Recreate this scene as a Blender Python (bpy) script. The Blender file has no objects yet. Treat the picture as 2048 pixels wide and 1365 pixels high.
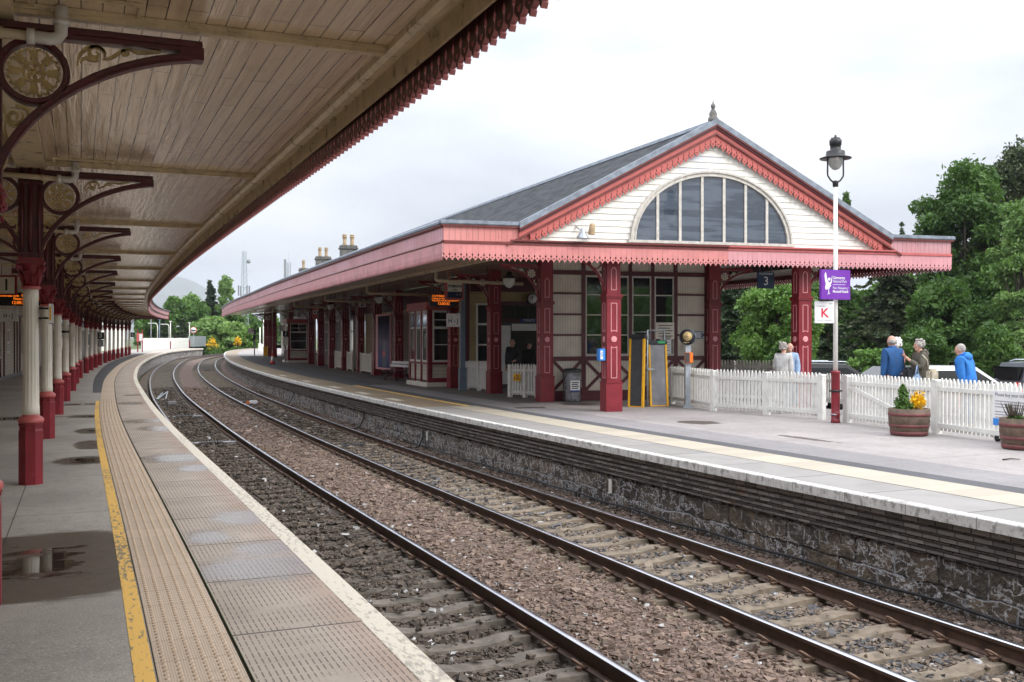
import bpy, bmesh, math, random
import numpy as np
from mathutils import Vector, Matrix
from mathutils.geometry import tessellate_polygon
R = math.radians
random.seed(7); rng = np.random.default_rng(7)
sc = bpy.context.scene
COL = sc.collection

# ------------------------------------------------------------------ camera, sky, light, exposure
CAMZ = 1.7181
cam = bpy.data.objects.new('camera', bpy.data.cameras.new('camera'))
COL.objects.link(cam)
cam.location = (0, 0, CAMZ); cam.rotation_euler = (R(90), 0, 0)
cam.data.sensor_width = 36.0; cam.data.lens = 36.0*2000/2048
cam.data.shift_x = 0.0; cam.data.shift_y = -7.03/2048
cam.data.clip_start = 0.05; cam.data.clip_end = 40000
sc.camera = cam
SUN_EL, SUN_AZ = 38.0, 125.0      # azimuth measured from +Y towards +X
world = bpy.data.worlds.new("World"); sc.world = world; world.use_nodes = True
wt = world.node_tree
for n in list(wt.nodes): wt.nodes.remove(n)
def wn(t, **k):
    n = wt.nodes.new(t)
    for a, b in k.items(): setattr(n, a, b)
    return n
w_out = wn('ShaderNodeOutputWorld'); w_bg = wn('ShaderNodeBackground')
w_sky = wn('ShaderNodeTexSky', sky_type='NISHITA', sun_disc=False)
w_sky.sun_elevation = R(SUN_EL); w_sky.sun_rotation = R(SUN_AZ); w_sky.dust_density = 2.0
w_co = wn('ShaderNodeTexCoord'); w_map = wn('ShaderNodeMapping')
w_map.inputs['Scale'].default_value = (1.0, 1.0, 3.2); w_map.inputs['Location'].default_value = (0.35, 0.2, 0.1)
w_n1 = wn('ShaderNodeTexNoise'); w_n1.inputs['Scale'].default_value = 2.6; w_n1.inputs['Detail'].default_value = 7
w_n1.inputs['Roughness'].default_value = 0.5
w_r1 = wn('ShaderNodeValToRGB')     # overcast: grey undersides and bright gaps, in the sky texture's own units
e = w_r1.color_ramp.elements
e[0].position = 0.36; e[0].color = (6.0, 6.5, 7.4, 1); e[1].position = 0.62; e[1].color = (10.2, 10.3, 10.6, 1)
w_mix = wn('ShaderNodeMixRGB'); w_mix.inputs[0].default_value = 0.93
L_ = wt.links.new
L_(w_co.outputs['Generated'], w_map.inputs['Vector']); L_(w_map.outputs[0], w_n1.inputs['Vector'])
L_(w_n1.outputs['Fac'], w_r1.inputs[0]); L_(w_sky.outputs[0], w_mix.inputs[1]); L_(w_r1.outputs[0], w_mix.inputs[2])
# an overcast sky is about three times brighter overhead than at the horizon
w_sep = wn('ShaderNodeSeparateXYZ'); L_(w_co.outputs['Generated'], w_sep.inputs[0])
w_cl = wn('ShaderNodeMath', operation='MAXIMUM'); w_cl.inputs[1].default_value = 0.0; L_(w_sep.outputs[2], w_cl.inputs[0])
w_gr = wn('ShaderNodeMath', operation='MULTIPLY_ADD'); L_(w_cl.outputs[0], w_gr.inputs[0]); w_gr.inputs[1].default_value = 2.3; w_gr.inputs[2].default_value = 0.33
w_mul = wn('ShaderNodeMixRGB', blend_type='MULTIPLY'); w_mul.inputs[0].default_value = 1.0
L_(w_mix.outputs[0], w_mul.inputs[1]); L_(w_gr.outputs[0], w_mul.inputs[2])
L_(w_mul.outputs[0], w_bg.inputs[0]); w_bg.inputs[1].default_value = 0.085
L_(w_bg.outputs[0], w_out.inputs[0])
sun = bpy.data.objects.new('sun', bpy.data.lights.new('sun', 'SUN')); COL.objects.link(sun)
sun.data.energy = 1.5; sun.data.angle = R(35); sun.data.color = (1.0, 0.96, 0.9)
_d = Vector((math.sin(R(SUN_AZ))*math.cos(R(SUN_EL)), math.cos(R(SUN_AZ))*math.cos(R(SUN_EL)), math.sin(R(SUN_EL))))
sun.rotation_euler = _d.to_track_quat('Z', 'Y').to_euler(); sun.location = (20, -20, 40)
vs = sc.view_settings
sc.display_settings.display_device = 'sRGB'
vs.view_transform = 'Standard'; vs.look = 'None'; vs.gamma = 1.0; vs.use_curve_mapping = False; vs.exposure = 0.9
sc.cycles.use_denoising = True
try: sc.cycles.denoiser = 'OPENIMAGEDENOISE'
except Exception: pass
sc.cycles.max_bounces = 10; sc.cycles.diffuse_bounces = 6; sc.cycles.glossy_bounces = 4; sc.cycles.transparent_max_bounces = 12
sc.cycles.sample_clamp_indirect = 6.0

# ------------------------------------------------------------------ the railway curve: s along, t to the right, z up
ND = 0.5
SS = np.arange(-15, 190, ND)
_KN = [-15, -5, 10, 20, 30, 40, 50, 60, 75, 90, 110, 140, 190]
_KV = [-0.0007, -0.0007, 0.0016, -0.0013, -0.0018, 0.0, -0.0025, -0.0007, -0.0019, -0.0016, -0.0017, -0.0216, -0.0216]
_th = np.cumsum(np.interp(SS, _KN, _KV))*ND
_i0 = int(15/ND)
_th = _th-_th[_i0]+0.3964
_x = np.cumsum(-np.sin(_th)*ND); _y = np.cumsum(np.cos(_th)*ND)
_x = _x-_x[_i0]+2.5729; _y = _y-_y[_i0]
_dz = -0.7101*np.clip(SS, -5, 190)/100+0.6643*(np.clip(SS, -5, 190)/100)**2
def TH(s): return np.interp(s, SS, _th)
def DZ(s): return np.interp(s, SS, _dz)
def Pn(s, t, z):
    h = TH(s)
    return np.stack([np.interp(s, SS, _x)+np.cos(h)*t, np.interp(s, SS, _y)+np.sin(h)*t, z+DZ(s)], -1)
def P(s, t, z=0.0): return Vector([float(v) for v in Pn(np.float64(s), t, z)])
def frame(s, t, z=0.0, rot=0.0):
    "local x to the right of the line, y along it, z up"
    return Matrix.Translation(P(s, t, z)) @ Matrix.Rotation(float(TH(s))+R(rot), 4, 'Z')
def at(X, Y, z=0.0, rot=0.0): return Matrix.Translation((X, Y, z)) @ Matrix.Rotation(R(rot), 4, 'Z')

# ------------------------------------------------------------------ mesh builder
class MB:
    def __init__(s): s.v = []; s.f = []; s.m = []; s.M = Matrix.Identity(4); s.sm = []
    def add(s, vs, fs, mi=0, M=None, smooth=False):
        M = s.M @ M if M is not None else s.M
        o = len(s.v)
        s.v += [tuple(M @ Vector(v)) for v in vs]
        s.f += [tuple(i+o for i in f) for f in fs]; s.m += [mi]*len(fs); s.sm += [smooth]*len(fs)
    def box(s, x0, x1, y0, y1, z0, z1, mi=0, M=None, b=0.0):
        if b > 0:
            bm = bmesh.new(); bmesh.ops.create_cube(bm, size=1)
            for v in bm.verts: v.co = Vector(((x0+x1)/2+v.co.x*(x1-x0), (y0+y1)/2+v.co.y*(y1-y0), (z0+z1)/2+v.co.z*(z1-z0)))
            bmesh.ops.bevel(bm, geom=bm.edges[:], offset=b, segments=2, affect='EDGES')
            bm.verts.index_update(); s.add([v.co[:] for v in bm.verts], [[v.index for v in f.verts] for f in bm.faces], mi, M); bm.free(); return
        v = [(x, y, z) for z in (z0, z1) for y in (y0, y1) for x in (x0, x1)]
        s.add(v, [(0, 2, 3, 1), (4, 5, 7, 6), (0, 1, 5, 4), (2, 6, 7, 3), (0, 4, 6, 2), (1, 3, 7, 5)], mi, M)
    def tube(s, pts, r, n=8, mi=0, M=None, flat=None):
        pts = [Vector(p) for p in pts]; k = len(pts)
        rs = r if isinstance(r, (list, tuple)) else [r]*k
        vs = []; up = None
        for i, p in enumerate(pts):
            d = (pts[min(i+1, k-1)]-pts[max(i-1, 0)]).normalized()
            if up is None: up = Vector((0, 0, 1)) if abs(d.z) < 0.9 else Vector((0, 1, 0))
            a = d.cross(up)
            if a.length < 1e-5: a = d.cross(Vector((1, 0, 0)))
            a.normalize(); b = a.cross(d).normalized(); up = b
            for j in range(n):
                q = 2*math.pi*(j+.5)/n
                vs.append(p+(a*math.cos(q)+b*math.sin(q))*rs[i])
        fs = [(i*n+j, i*n+(j+1) % n, (i+1)*n+(j+1) % n, (i+1)*n+j) for i in range(k-1) for j in range(n)]
        fs += [tuple(range(n-1, -1, -1)), tuple((k-1)*n+j for j in range(n))]
        s.add(vs, fs, mi, M, smooth=n > 5)
    def lathe(s, prof, n=16, mi=0, M=None, smooth=True, rf=None):
        vs = []
        for i, (r, z) in enumerate(prof):
            for j in range(n):
                q = 2*math.pi*(j+.5)/n; rr = r*(rf(i, j) if rf else 1)
                vs.append((rr*math.cos(q), rr*math.sin(q), z))
        k = len(prof)
        fs = [(i*n+j, i*n+(j+1) % n, (i+1)*n+(j+1) % n, (i+1)*n+j) for i in range(k-1) for j in range(n)]
        fs += [tuple(range(n-1, -1, -1)), tuple((k-1)*n+j for j in range(n))]
        s.add(vs, fs, mi, M, smooth)
    def prism(s, outer, y0, y1, holes=(), mi=0, M=None, edge_mi=None):
        "polygon in the x-z plane pushed along y"
        loops = [[Vector((p[0], p[1], 0)) for p in l] for l in [outer]+list(holes)]
        flat = [p for l in loops for p in l]; n = len(flat)
        tri = tessellate_polygon(loops)
        vs = [(p.x, y0, p.y) for p in flat]+[(p.x, y1, p.y) for p in flat]
        fs = [tuple(t) for t in tri]+[tuple(i+n for i in reversed(t)) for t in tri]
        em = []; o = 0
        for l in loops:
            for i in range(len(l)):
                a, b = o+i, o+(i+1) % len(l); em.append((a, b, b+n, a+n))
            o += len(l)
        s.add(vs, fs, mi, M); s.add(vs, em, mi if edge_mi is None else edge_mi, M)
    def sphere(s, c, r, mi=0, M=None, n=12, k=8):
        r = r if isinstance(r, (tuple, list)) else (r, r, r)
        pr = [(max(math.sin(math.pi*i/k), 1e-3), -math.cos(math.pi*i/k)) for i in range(k+1)]
        T = Matrix.Translation(c) @ Matrix.Diagonal((*r, 1))
        s.lathe(pr, n, mi, (M @ T) if M is not None else T)
    def text(s, body, size, M=None, mi=0, align='CENTER', depth=0.002, sx=1.0, bold=0.0):
        "letters in the x-z plane facing -y, centred on their middle line"
        vs, ts = text_tris(body, size, align, bold)
        s.add([(v[0]*sx, -depth, v[1]) for v in vs], ts, mi, M)
    def build(s, name, mats, parent=None, bevel=0):
        me = bpy.data.meshes.new(name); me.from_pydata(s.v, [], s.f)
        if not isinstance(mats, (list, tuple)): mats = [mats]
        for m in mats: me.materials.append(m)
        if len(mats) > 1: me.polygons.foreach_set('material_index', s.m)
        me.polygons.foreach_set('use_smooth', s.sm)
        me.update()
        bm = bmesh.new(); bm.from_mesh(me); bmesh.ops.recalc_face_normals(bm, faces=bm.faces[:]); bm.to_mesh(me); bm.free()
        o = bpy.data.objects.new(name, me); COL.objects.link(o)
        if parent is not None: o.parent = parent
        return o
_tc = {}
def text_tris(body, size, align='CENTER', bold=0.0):
    k = (body, size, align, bold)
    if k not in _tc:
        cu = bpy.data.curves.new('lettering', 'FONT'); cu.body = body; cu.size = size; cu.align_x = align; cu.align_y = 'CENTER'
        cu.resolution_u = 3; cu.offset = bold*size
        ob = bpy.data.objects.new('lettering', cu); COL.objects.link(ob)
        dg = bpy.context.evaluated_depsgraph_get(); dg.update()
        me = bpy.data.meshes.new_from_object(ob.evaluated_get(dg))
        _tc[k] = ([(v.co.x, v.co.y) for v in me.vertices], [tuple(p.vertices) for p in me.polygons])
        bpy.data.objects.remove(ob); bpy.data.curves.remove(cu); bpy.data.meshes.remove(me)
    return _tc[k]
def tag(o, label=None, cat=None, group=None, kind=None):
    if label: o['label'] = label
    if cat: o['category'] = cat
    if group: o['group'] = group
    if kind: o['kind'] = kind
    return o
def thing(name, M, label, cat, group=None):
    o = bpy.data.objects.new(name, None); COL.objects.link(o); o.matrix_world = M; o.empty_display_size = 0.2
    return tag(o, label, cat, group)
def dup(root, M=None, label=None, cat=None, group=None, parent=None):
    c = root.copy(); COL.objects.link(c)
    if parent is not None: c.parent = parent
    if M is not None: c.matrix_world = M
    if label: c['label'] = label
    if cat: c['category'] = cat
    if group: c['group'] = group
    for ch in list(root.children): dup(ch, parent=c)
    return c
def fastmesh(name, V, F, mat, uv=None, col=None, smooth=False, parent=None):
    "V (n,3), F (m,k) numpy"
    me = bpy.data.meshes.new(name); k = F.shape[1]
    me.vertices.add(len(V)); me.vertices.foreach_set('co', np.ascontiguousarray(V, np.float32).ravel())
    me.loops.add(F.size); me.loops.foreach_set('vertex_index', np.ascontiguousarray(F, np.int32).ravel())
    me.polygons.add(len(F)); me.polygons.foreach_set('loop_start', np.arange(0, F.size, k, dtype=np.int32))
    me.polygons.foreach_set('loop_total', np.full(len(F), k, np.int32))
    me.polygons.foreach_set('use_smooth', np.full(len(F), bool(smooth)))
    if uv is not None:
        l = me.uv_layers.new(name='UVMap'); l.data.foreach_set('uv', np.ascontiguousarray(uv[F.ravel()], np.float32).ravel())
    if col is not None:
        a = me.color_attributes.new('tint', 'FLOAT_COLOR', 'POINT'); a.data.foreach_set('color', np.ascontiguousarray(col, np.float32).ravel())
    me.update(calc_edges=True)
    if isinstance(mat, (list, tuple)):
        for m in mat: me.materials.append(m)
    else: me.materials.append(mat)
    o = bpy.data.objects.new(name, me); COL.objects.link(o)
    if parent is not None: o.parent = parent
    return o
def sheet(name, s0, s1, prof, mat, parent=None, step=0.5, smooth=False, front=None, closed=False):
    "profile of (t, z) swept along the line; uv = metres along, metres across. front(t) gives the first s for each t"
    n = max(2, int((s1-s0)/step)+1)
    pr = list(prof)+([prof[0]] if closed else [])
    w = [0.0]
    tv = lambda p: float(p[0](np.float64((s0+s1)/2))) if callable(p[0]) else p[0]
    for a, b in zip(pr[:-1], pr[1:]): w.append(w[-1]+math.hypot(tv(b)-tv(a), b[1]-a[1]))
    V = []; U = []
    f = np.linspace(0, 1, n)
    for (t, z), ww in zip(pr, w):
        a = front(t) if front else s0
        s = a+(s1-a)*f
        tt = t(s) if callable(t) else t
        V.append(Pn(s, tt, z)); U.append(np.stack([s, np.full(n, ww+(pr[0][0] if not callable(pr[0][0]) else 0))], -1))
    V = np.concatenate(V); U = np.concatenate(U); F = []
    for i in range(len(pr)-1):
        j = np.arange(n-1)
        F.append(np.stack([i*n+j, i*n+j+1, (i+1)*n+j+1, (i+1)*n+j], -1))
    F = np.concatenate(F)
    # make a flat sheet face up
    e1 = V[F[:, 1]]-V[F[:, 0]]; e2 = V[F[:, 3]]-V[F[:, 0]]
    if np.cross(e1, e2)[:, 2].sum() < 0: F = F[:, ::-1]
    return fastmesh(name, V, F, mat, uv=U, smooth=smooth, parent=parent)

# ------------------------------------------------------------------ materials
class NT:
    def __init__(s, name):
        m = bpy.data.materials.new(name); m.use_nodes = True; s.m = m; s.t = m.node_tree
        s.b = s.t.nodes['Principled BSDF']; s.out = s.t.nodes['Material Output']
    def new(s, ty, ins=None, **k):
        n = s.t.nodes.new(ty)
        for a, b in k.items(): setattr(n, a, b)
        for a, b in (ins or {}).items(): s.put(n.inputs[a], b)
        return n
    def put(s, sock, v):
        if isinstance(v, bpy.types.NodeSocket): s.t.links.new(v, sock)
        elif hasattr(v, 'outputs'): s.t.links.new(v.outputs[0], sock)
        elif isinstance(v, (tuple, list)) and len(v) == 3 and sock.type == 'RGBA': sock.default_value = (*v, 1)
        else: sock.default_value = v
    def math(s, op, a, b=0.5, c=None):
        n = s.new('ShaderNodeMath', {0: a, 1: b}, operation=op)
        if c is not None: s.put(n.inputs[2], c)
        return n.outputs[0]
    def mix(s, f, a, b, mode='MIX'):
        n = s.new('ShaderNodeMixRGB', {0: f, 1: a, 2: b}, blend_type=mode); return n.outputs[0]
    def ramp(s, f, stops):
        n = s.new('ShaderNodeValToRGB', {0: f}); r = n.color_ramp
        while len(r.elements) < len(stops): r.elements.new(0.5)
        for el, (p, c) in zip(r.elements, stops):
            el.position = p; el.color = (c, c, c, 1) if isinstance(c, (int, float)) else (*c, 1)
        return n.outputs[0]
    def rng(s, f, a, b, c=0.0, d=1.0):
        return s.new('ShaderNodeMapRange', {0: f, 1: a, 2: b, 3: c, 4: d}, interpolation_type='SMOOTHSTEP').outputs[0]
    def uv(s): return s.new('ShaderNodeTexCoord').outputs['UV']
    def obj(s): return s.new('ShaderNodeTexCoord').outputs['Object']
    def geo(s): return s.new('ShaderNodeNewGeometry').outputs['Position']
    def scale(s, v, sc_, loc=(0, 0, 0)): return s.new('ShaderNodeMapping', {'Vector': v, 'Scale': sc_, 'Location': loc}).outputs[0]
    def noise(s, v, scale, detail=4, rough=0.55, dist=0.0): return s.new('ShaderNodeTexNoise', {'Vector': v, 'Scale': scale, 'Detail': detail, 'Roughness': rough, 'Distortion': dist}).outputs['Fac']
    def vor(s, v, scale, out='Distance', feature='F1'): return s.new('ShaderNodeTexVoronoi', {'Vector': v, 'Scale': scale}, feature=feature).outputs[out]
    def brick(s, v, w, h, mortar, c1, c2, cm, offset=0.5, freq=2, smooth=0.1):
        return s.new('ShaderNodeTexBrick', {'Vector': v, 'Color1': c1, 'Color2': c2, 'Mortar': cm, 'Scale': 1.0, 'Mortar Size': mortar, 'Mortar Smooth': smooth, 'Bias': 0.0, 'Brick Width': w, 'Row Height': h}, offset=offset, offset_frequency=freq, squash=1.0)
    def bump(s, h, strength=0.3, dist=0.01, normal=None):
        n = s.new('ShaderNodeBump', {'Height': h, 'Strength': strength, 'Distance': dist})
        if normal is not None: s.put(n.inputs['Normal'], normal)
        return n.outputs[0]
    def set(s, color=None, rough=None, metal=None, normal=None, spec=None, emit=None, estr=None, alpha=None):
        for k, v in (('Base Color', color), ('Roughness', rough), ('Metallic', metal), ('Normal', normal), ('Specular IOR Level', spec), ('Emission Color', emit), ('Emission Strength', estr), ('Alpha', alpha)):
            if v is not None: s.put(s.b.inputs[k], v)
        return s.m
def sx(c, k): return tuple(min(1, x*k) for x in c)
def paint(name, col, rough=0.5, var=0.14, scale=5.0, bump=0.12, dirt=None, dirt_amt=0.35, chips=None, metal=0.0, spec=0.5, fine=90.0):
    "painted / plain surface: mottled colour, uneven gloss, fine bump, optional grime patches and chipped spots"
    n = NT(name); co = n.geo()
    a = n.noise(co, scale, 5); b = n.noise(co, fine, 3)
    c = n.mix(n.rng(a, 0.3, 0.7), sx(col, 1-var), sx(col, 1+var))
    if dirt is not None:
        d = n.noise(n.scale(co, (1, 1, 0.35)), scale*2.3, 6, 0.65)
        c = n.mix(n.math('MULTIPLY', n.rng(d, 0.5, 0.75), dirt_amt), c, dirt)
    if chips is not None:
        d = n.noise(co, 38, 3, 0.6); c = n.mix(n.rng(d, 0.70, 0.72), c, chips)
    r = n.math('ADD', n.math('MULTIPLY', a, 0.25), rough-0.12)
    return n.set(c, r, metal, n.bump(b, bump, 0.004), spec)
# ------------------------------------------------------------------ particular materials
M = {}
M['maroon'] = paint('maroon_paint', (0.20, 0.012, 0.021), 0.38, 0.12, 4, 0.1, chips=(0.34, 0.2, 0.2))
M['iron'] = paint('iron_maroon', (0.085, 0.012, 0.018), 0.35, 0.2, 6, 0.12)
M['dark_maroon'] = paint('dark_maroon_timber', (0.085, 0.010, 0.018), 0.4, 0.15, 4, 0.1)
M['salmon'] = paint('salmon_paint', (0.50, 0.12, 0.115), 0.42, 0.1, 5, 0.1)
M['trim'] = paint('brown_red_trim', (0.17, 0.035, 0.03), 0.35, 0.12, 5, 0.1)
M['pinkline'] = paint('pink_lining', (0.70, 0.30, 0.32), 0.45, 0.08, 6, 0.1)
M['cream'] = paint('cream_paint', (0.74, 0.70, 0.61), 0.42, 0.07, 3, 0.1, dirt=(0.35, 0.28, 0.2), dirt_amt=0.25)
M['gold'] = paint('gold_cream_paint', (0.52, 0.38, 0.17), 0.45, 0.2, 9, 0.2, dirt=(0.12, 0.07, 0.03), dirt_amt=0.6)
M['scroll'] = paint('scroll_cream', (0.62, 0.57, 0.46), 0.5, 0.1, 9, 0.1)
M['white'] = paint('white_paint', (0.80, 0.79, 0.74), 0.45, 0.05, 3, 0.1, dirt=(0.42, 0.38, 0.28), dirt_amt=0.3)
M['fence'] = paint('fence_white', (0.74, 0.74, 0.70), 0.55, 0.07, 6, 0.2, dirt=(0.40, 0.40, 0.30), dirt_amt=0.35, chips=(0.45, 0.36, 0.26))
M['pvc'] = paint('white_plastic', (0.62, 0.60, 0.57), 0.3, 0.08, 6, 0.04, dirt=(0.3, 0.25, 0.2), dirt_amt=0.25)
M['pipe'] = paint('cream_pipe', (0.50, 0.40, 0.27), 0.4, 0.1, 6, 0.05, dirt=(0.2, 0.14, 0.08))
M['yellowboard'] = paint('yellow_board', (0.52, 0.41, 0.20), 0.5, 0.08, 3, 0.1)
M['black'] = paint('black_plastic', (0.015, 0.015, 0.018), 0.45, 0.2, 9, 0.05)
M['darkgrey'] = paint('dark_grey', (0.05, 0.052, 0.058), 0.5, 0.15, 9, 0.05)
M['grey'] = paint('grey_plastic', (0.22, 0.225, 0.24), 0.5, 0.12, 6, 0.05)
M['galv'] = paint('galvanised_steel', (0.42, 0.46, 0.50), 0.42, 0.12, 9, 0.05, metal=0.6)
M['bluegrey'] = paint('blue_grey_steel', (0.15, 0.20, 0.26), 0.45, 0.1, 6, 0.05)
M['lead'] = paint('lead_sheet', (0.20, 0.23, 0.275), 0.6, 0.25, 5, 0.2, dirt=(0.38, 0.42, 0.46), dirt_amt=0.5)
M['yellow'] = paint('safety_yellow', (0.80, 0.42, 0.015), 0.4, 0.1, 6, 0.05)
M['orange'] = paint('orange_box', (0.75, 0.18, 0.015), 0.4, 0.08, 6, 0.05)
M['red'] = paint('cone_red', (0.70, 0.045, 0.03), 0.4, 0.1, 6, 0.05)
M['purple'] = paint('purple_sign', (0.165, 0.03, 0.36), 0.35, 0.04, 3, 0.03)
M['blue'] = paint('blue_plate', (0.02, 0.055, 0.22), 0.35, 0.06, 3, 0.03)
M['navy'] = paint('navy_plate', (0.016, 0.03, 0.085), 0.4, 0.08, 3, 0.03)
M['skyblue'] = paint('bright_blue_box', (0.035, 0.24, 0.70), 0.4, 0.06, 3, 0.03)
M['signwhite'] = paint('sign_white', (0.78, 0.78, 0.78), 0.4, 0.04, 3, 0.03)
M['ink'] = paint('sign_ink', (0.02, 0.02, 0.025), 0.5, 0.05, 3, 0.03)
M['redink'] = paint('red_lettering', (0.62, 0.015, 0.05), 0.5, 0.05, 3, 0.03)
M['greyink'] = paint('grey_lettering', (0.30, 0.30, 0.34), 0.5, 0.05, 3, 0.03)
M['green'] = paint('green_sticker', (0.03, 0.35, 0.12), 0.4, 0.05, 3, 0.03)
M['steelrail'] = paint('rail_polish', (0.55, 0.56, 0.60), 0.24, 0.1, 3, 0.02, metal=1.0)
M['rust'] = paint('rail_rust', (0.075, 0.042, 0.028), 0.6, 0.3, 7, 0.3, dirt=(0.02, 0.014, 0.012), dirt_amt=0.5)
M['clip'] = paint('clip_rust', (0.135, 0.078, 0.05), 0.6, 0.25, 20, 0.2)
M['wood'] = paint('barrel_oak', (0.11, 0.072, 0.048), 0.6, 0.3, 9, 0.3, dirt=(0.03, 0.02, 0.015))
M['hoop'] = paint('barrel_hoop', (0.155, 0.042, 0.042), 0.5, 0.2, 9, 0.1)
M['soil'] = paint('soil', (0.03, 0.022, 0.015), 0.9, 0.4, 30, 0.8)
M['stone'] = paint('chimney_stone', (0.13, 0.125, 0.12), 0.8, 0.4, 6, 0.5, dirt=(0.2, 0.2, 0.1), dirt_amt=0.5, chips=(0.35, 0.34, 0.32))
M['pot'] = paint('chimney_clay', (0.40, 0.29, 0.175), 0.7, 0.2, 6, 0.2)
M['bark'] = paint('bark', (0.07, 0.055, 0.04), 0.9, 0.4, 6, 0.6)
M['barkpine'] = paint('bark_pine', (0.10, 0.065, 0.045), 0.9, 0.4, 6, 0.6)
M['skin'] = paint('skin', (0.55, 0.30, 0.22), 0.5, 0.1, 20, 0.05)
M['tyre'] = paint('tyre', (0.015, 0.015, 0.016), 0.8, 0.1, 9, 0.2)
M['bag'] = paint('clear_sack', (0.20, 0.205, 0.22), 0.28, 0.35, 7, 0.9, dirt=(0.5, 0.5, 0.52), fine=14)
def cloth(name, c): return paint(name, c, 0.8, 0.2, 7, 0.8, fine=26)
M['hair_grey'] = paint('hair_grey', (0.36, 0.33, 0.30), 0.7, 0.3, 30, 0.8, fine=60)
M['hair_white'] = paint('hair_white', (0.75, 0.74, 0.72), 0.7, 0.2, 30, 0.8, fine=60)

def m_glass(name, tint=(0.012, 0.016, 0.02), rough=0.03, spec=0.5):
    n = NT(name); a = n.noise(n.geo(), 1.3, 2)
    n.set(tint, n.math('ADD', n.math('MULTIPLY', n.noise(n.geo(), 4, 3), 0.05), rough), 0.0, n.bump(a, 0.05, 0.02), spec)
    n.put(n.b.inputs['Coat Weight'], 1.0); n.put(n.b.inputs['Coat Roughness'], 0.02); return n.m
M['glass'] = m_glass('window_glass')
def m_fan():
    n = NT('fanlight_glass'); co = n.obj(); d = n.new('ShaderNodeMapping', {'Vector': co, 'Rotation': (0, R(38), 0), 'Scale': (0.5, 1, 5.5)}).outputs[0]
    c = n.mix(n.rng(n.noise(d, 1.0, 4, 0.6), 0.46, 0.60), (0.030, 0.042, 0.062), (0.075, 0.095, 0.125)); c = n.mix(n.math('MULTIPLY', n.rng(n.noise(co, 2.0, 6, 0.7), 0.5, 0.75), 0.4), c, (0.12, 0.13, 0.14))  # reflected rafters painted into the glass tint as diagonal streaks
    n.set(c, n.math('ADD', n.math('MULTIPLY', n.noise(co, 3, 4), 0.12), 0.02), 0.0, n.bump(n.noise(co, 0.9, 2), 0.12, 0.05), 0.8); n.put(n.b.inputs['Coat Weight'], 1.0); n.put(n.b.inputs['Coat Roughness'], 0.02); return n.m
M['fanglass'] = m_fan()
M['frosted'] = m_glass('frosted_glass', (0.05, 0.055, 0.065), 0.35)
def m_globe():
    n = NT('lamp_globe_glass'); n.set((0.75, 0.76, 0.74), 0.12); n.put(n.b.inputs['Transmission Weight'], 0.55); return n.m
M['globe'] = m_globe()
def m_led():
    n = NT('led_letters'); return n.set((0.8, 0.2, 0.02), 0.5, emit=(1.0, 0.20, 0.015), estr=0.75)
M['led'] = m_led()

def m_fascia(name, col, faded):
    "vertical painted boards, streaked and peeling"
    n = NT(name); uv = n.uv()
    b = n.brick(uv, 0.14, 30.0, 0.004, (0, 0, 0), (1, 1, 1), (0.5, 0.5, 0.5), offset=0.0)
    per = n.new('ShaderNodeSeparateColor', {0: b.outputs['Color']}).outputs[0]
    c = n.mix(per, sx(col, 0.9), sx(col, 1.07))
    c = n.mix(n.rng(n.noise(n.geo(), 0.5, 3), 0.35, 0.65), c, sx(faded, 1.0))
    st = n.noise(n.scale(uv, (14, 1.6, 1)), 1.0, 6, 0.75)
    c = n.mix(n.math('MULTIPLY', n.rng(st, 0.55, 0.68), 0.7), c, (0.16, 0.07, 0.07))
    c = n.mix(n.math('MULTIPLY', b.outputs['Fac'], 0.85), c, (0.10, 0.03, 0.03))
    return n.set(c, 0.5, 0, n.bump(n.math('SUBTRACT', n.noise(n.geo(), 60, 3), n.math('MULTIPLY', b.outputs['Fac'], 3)), 0.25, 0.004))
M['fascia'] = m_fascia('pink_fascia_boards', (0.50, 0.235, 0.245), (0.56, 0.30, 0.33))
M['fascia_front'] = m_fascia('salmon_fascia_boards', (0.60, 0.215, 0.195), (0.64, 0.26, 0.24))
M['valance'] = paint('valance_pink', (0.60, 0.225, 0.215), 0.5, 0.08, 3, 0.1)
M['valance_lilac'] = paint('valance_faded', (0.62, 0.29, 0.31), 0.5, 0.06, 3, 0.1)
M['valance_side'] = paint('valance_weathered', (0.52, 0.245, 0.25), 0.5, 0.14, 3, 0.1, dirt=(0.14, 0.05, 0.05), dirt_amt=0.4)
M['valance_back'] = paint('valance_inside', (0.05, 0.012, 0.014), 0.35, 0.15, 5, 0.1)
M['valance_edge'] = paint('valance_edge', (0.36, 0.13, 0.13), 0.4, 0.12, 5, 0.1)
M['barge'] = paint('bargeboard_red', (0.50, 0.115, 0.10), 0.45, 0.06, 3, 0.1)
M['valance_left'] = paint('valance_shaded', (0.30, 0.095, 0.10), 0.4, 0.1, 5, 0.1)

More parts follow.
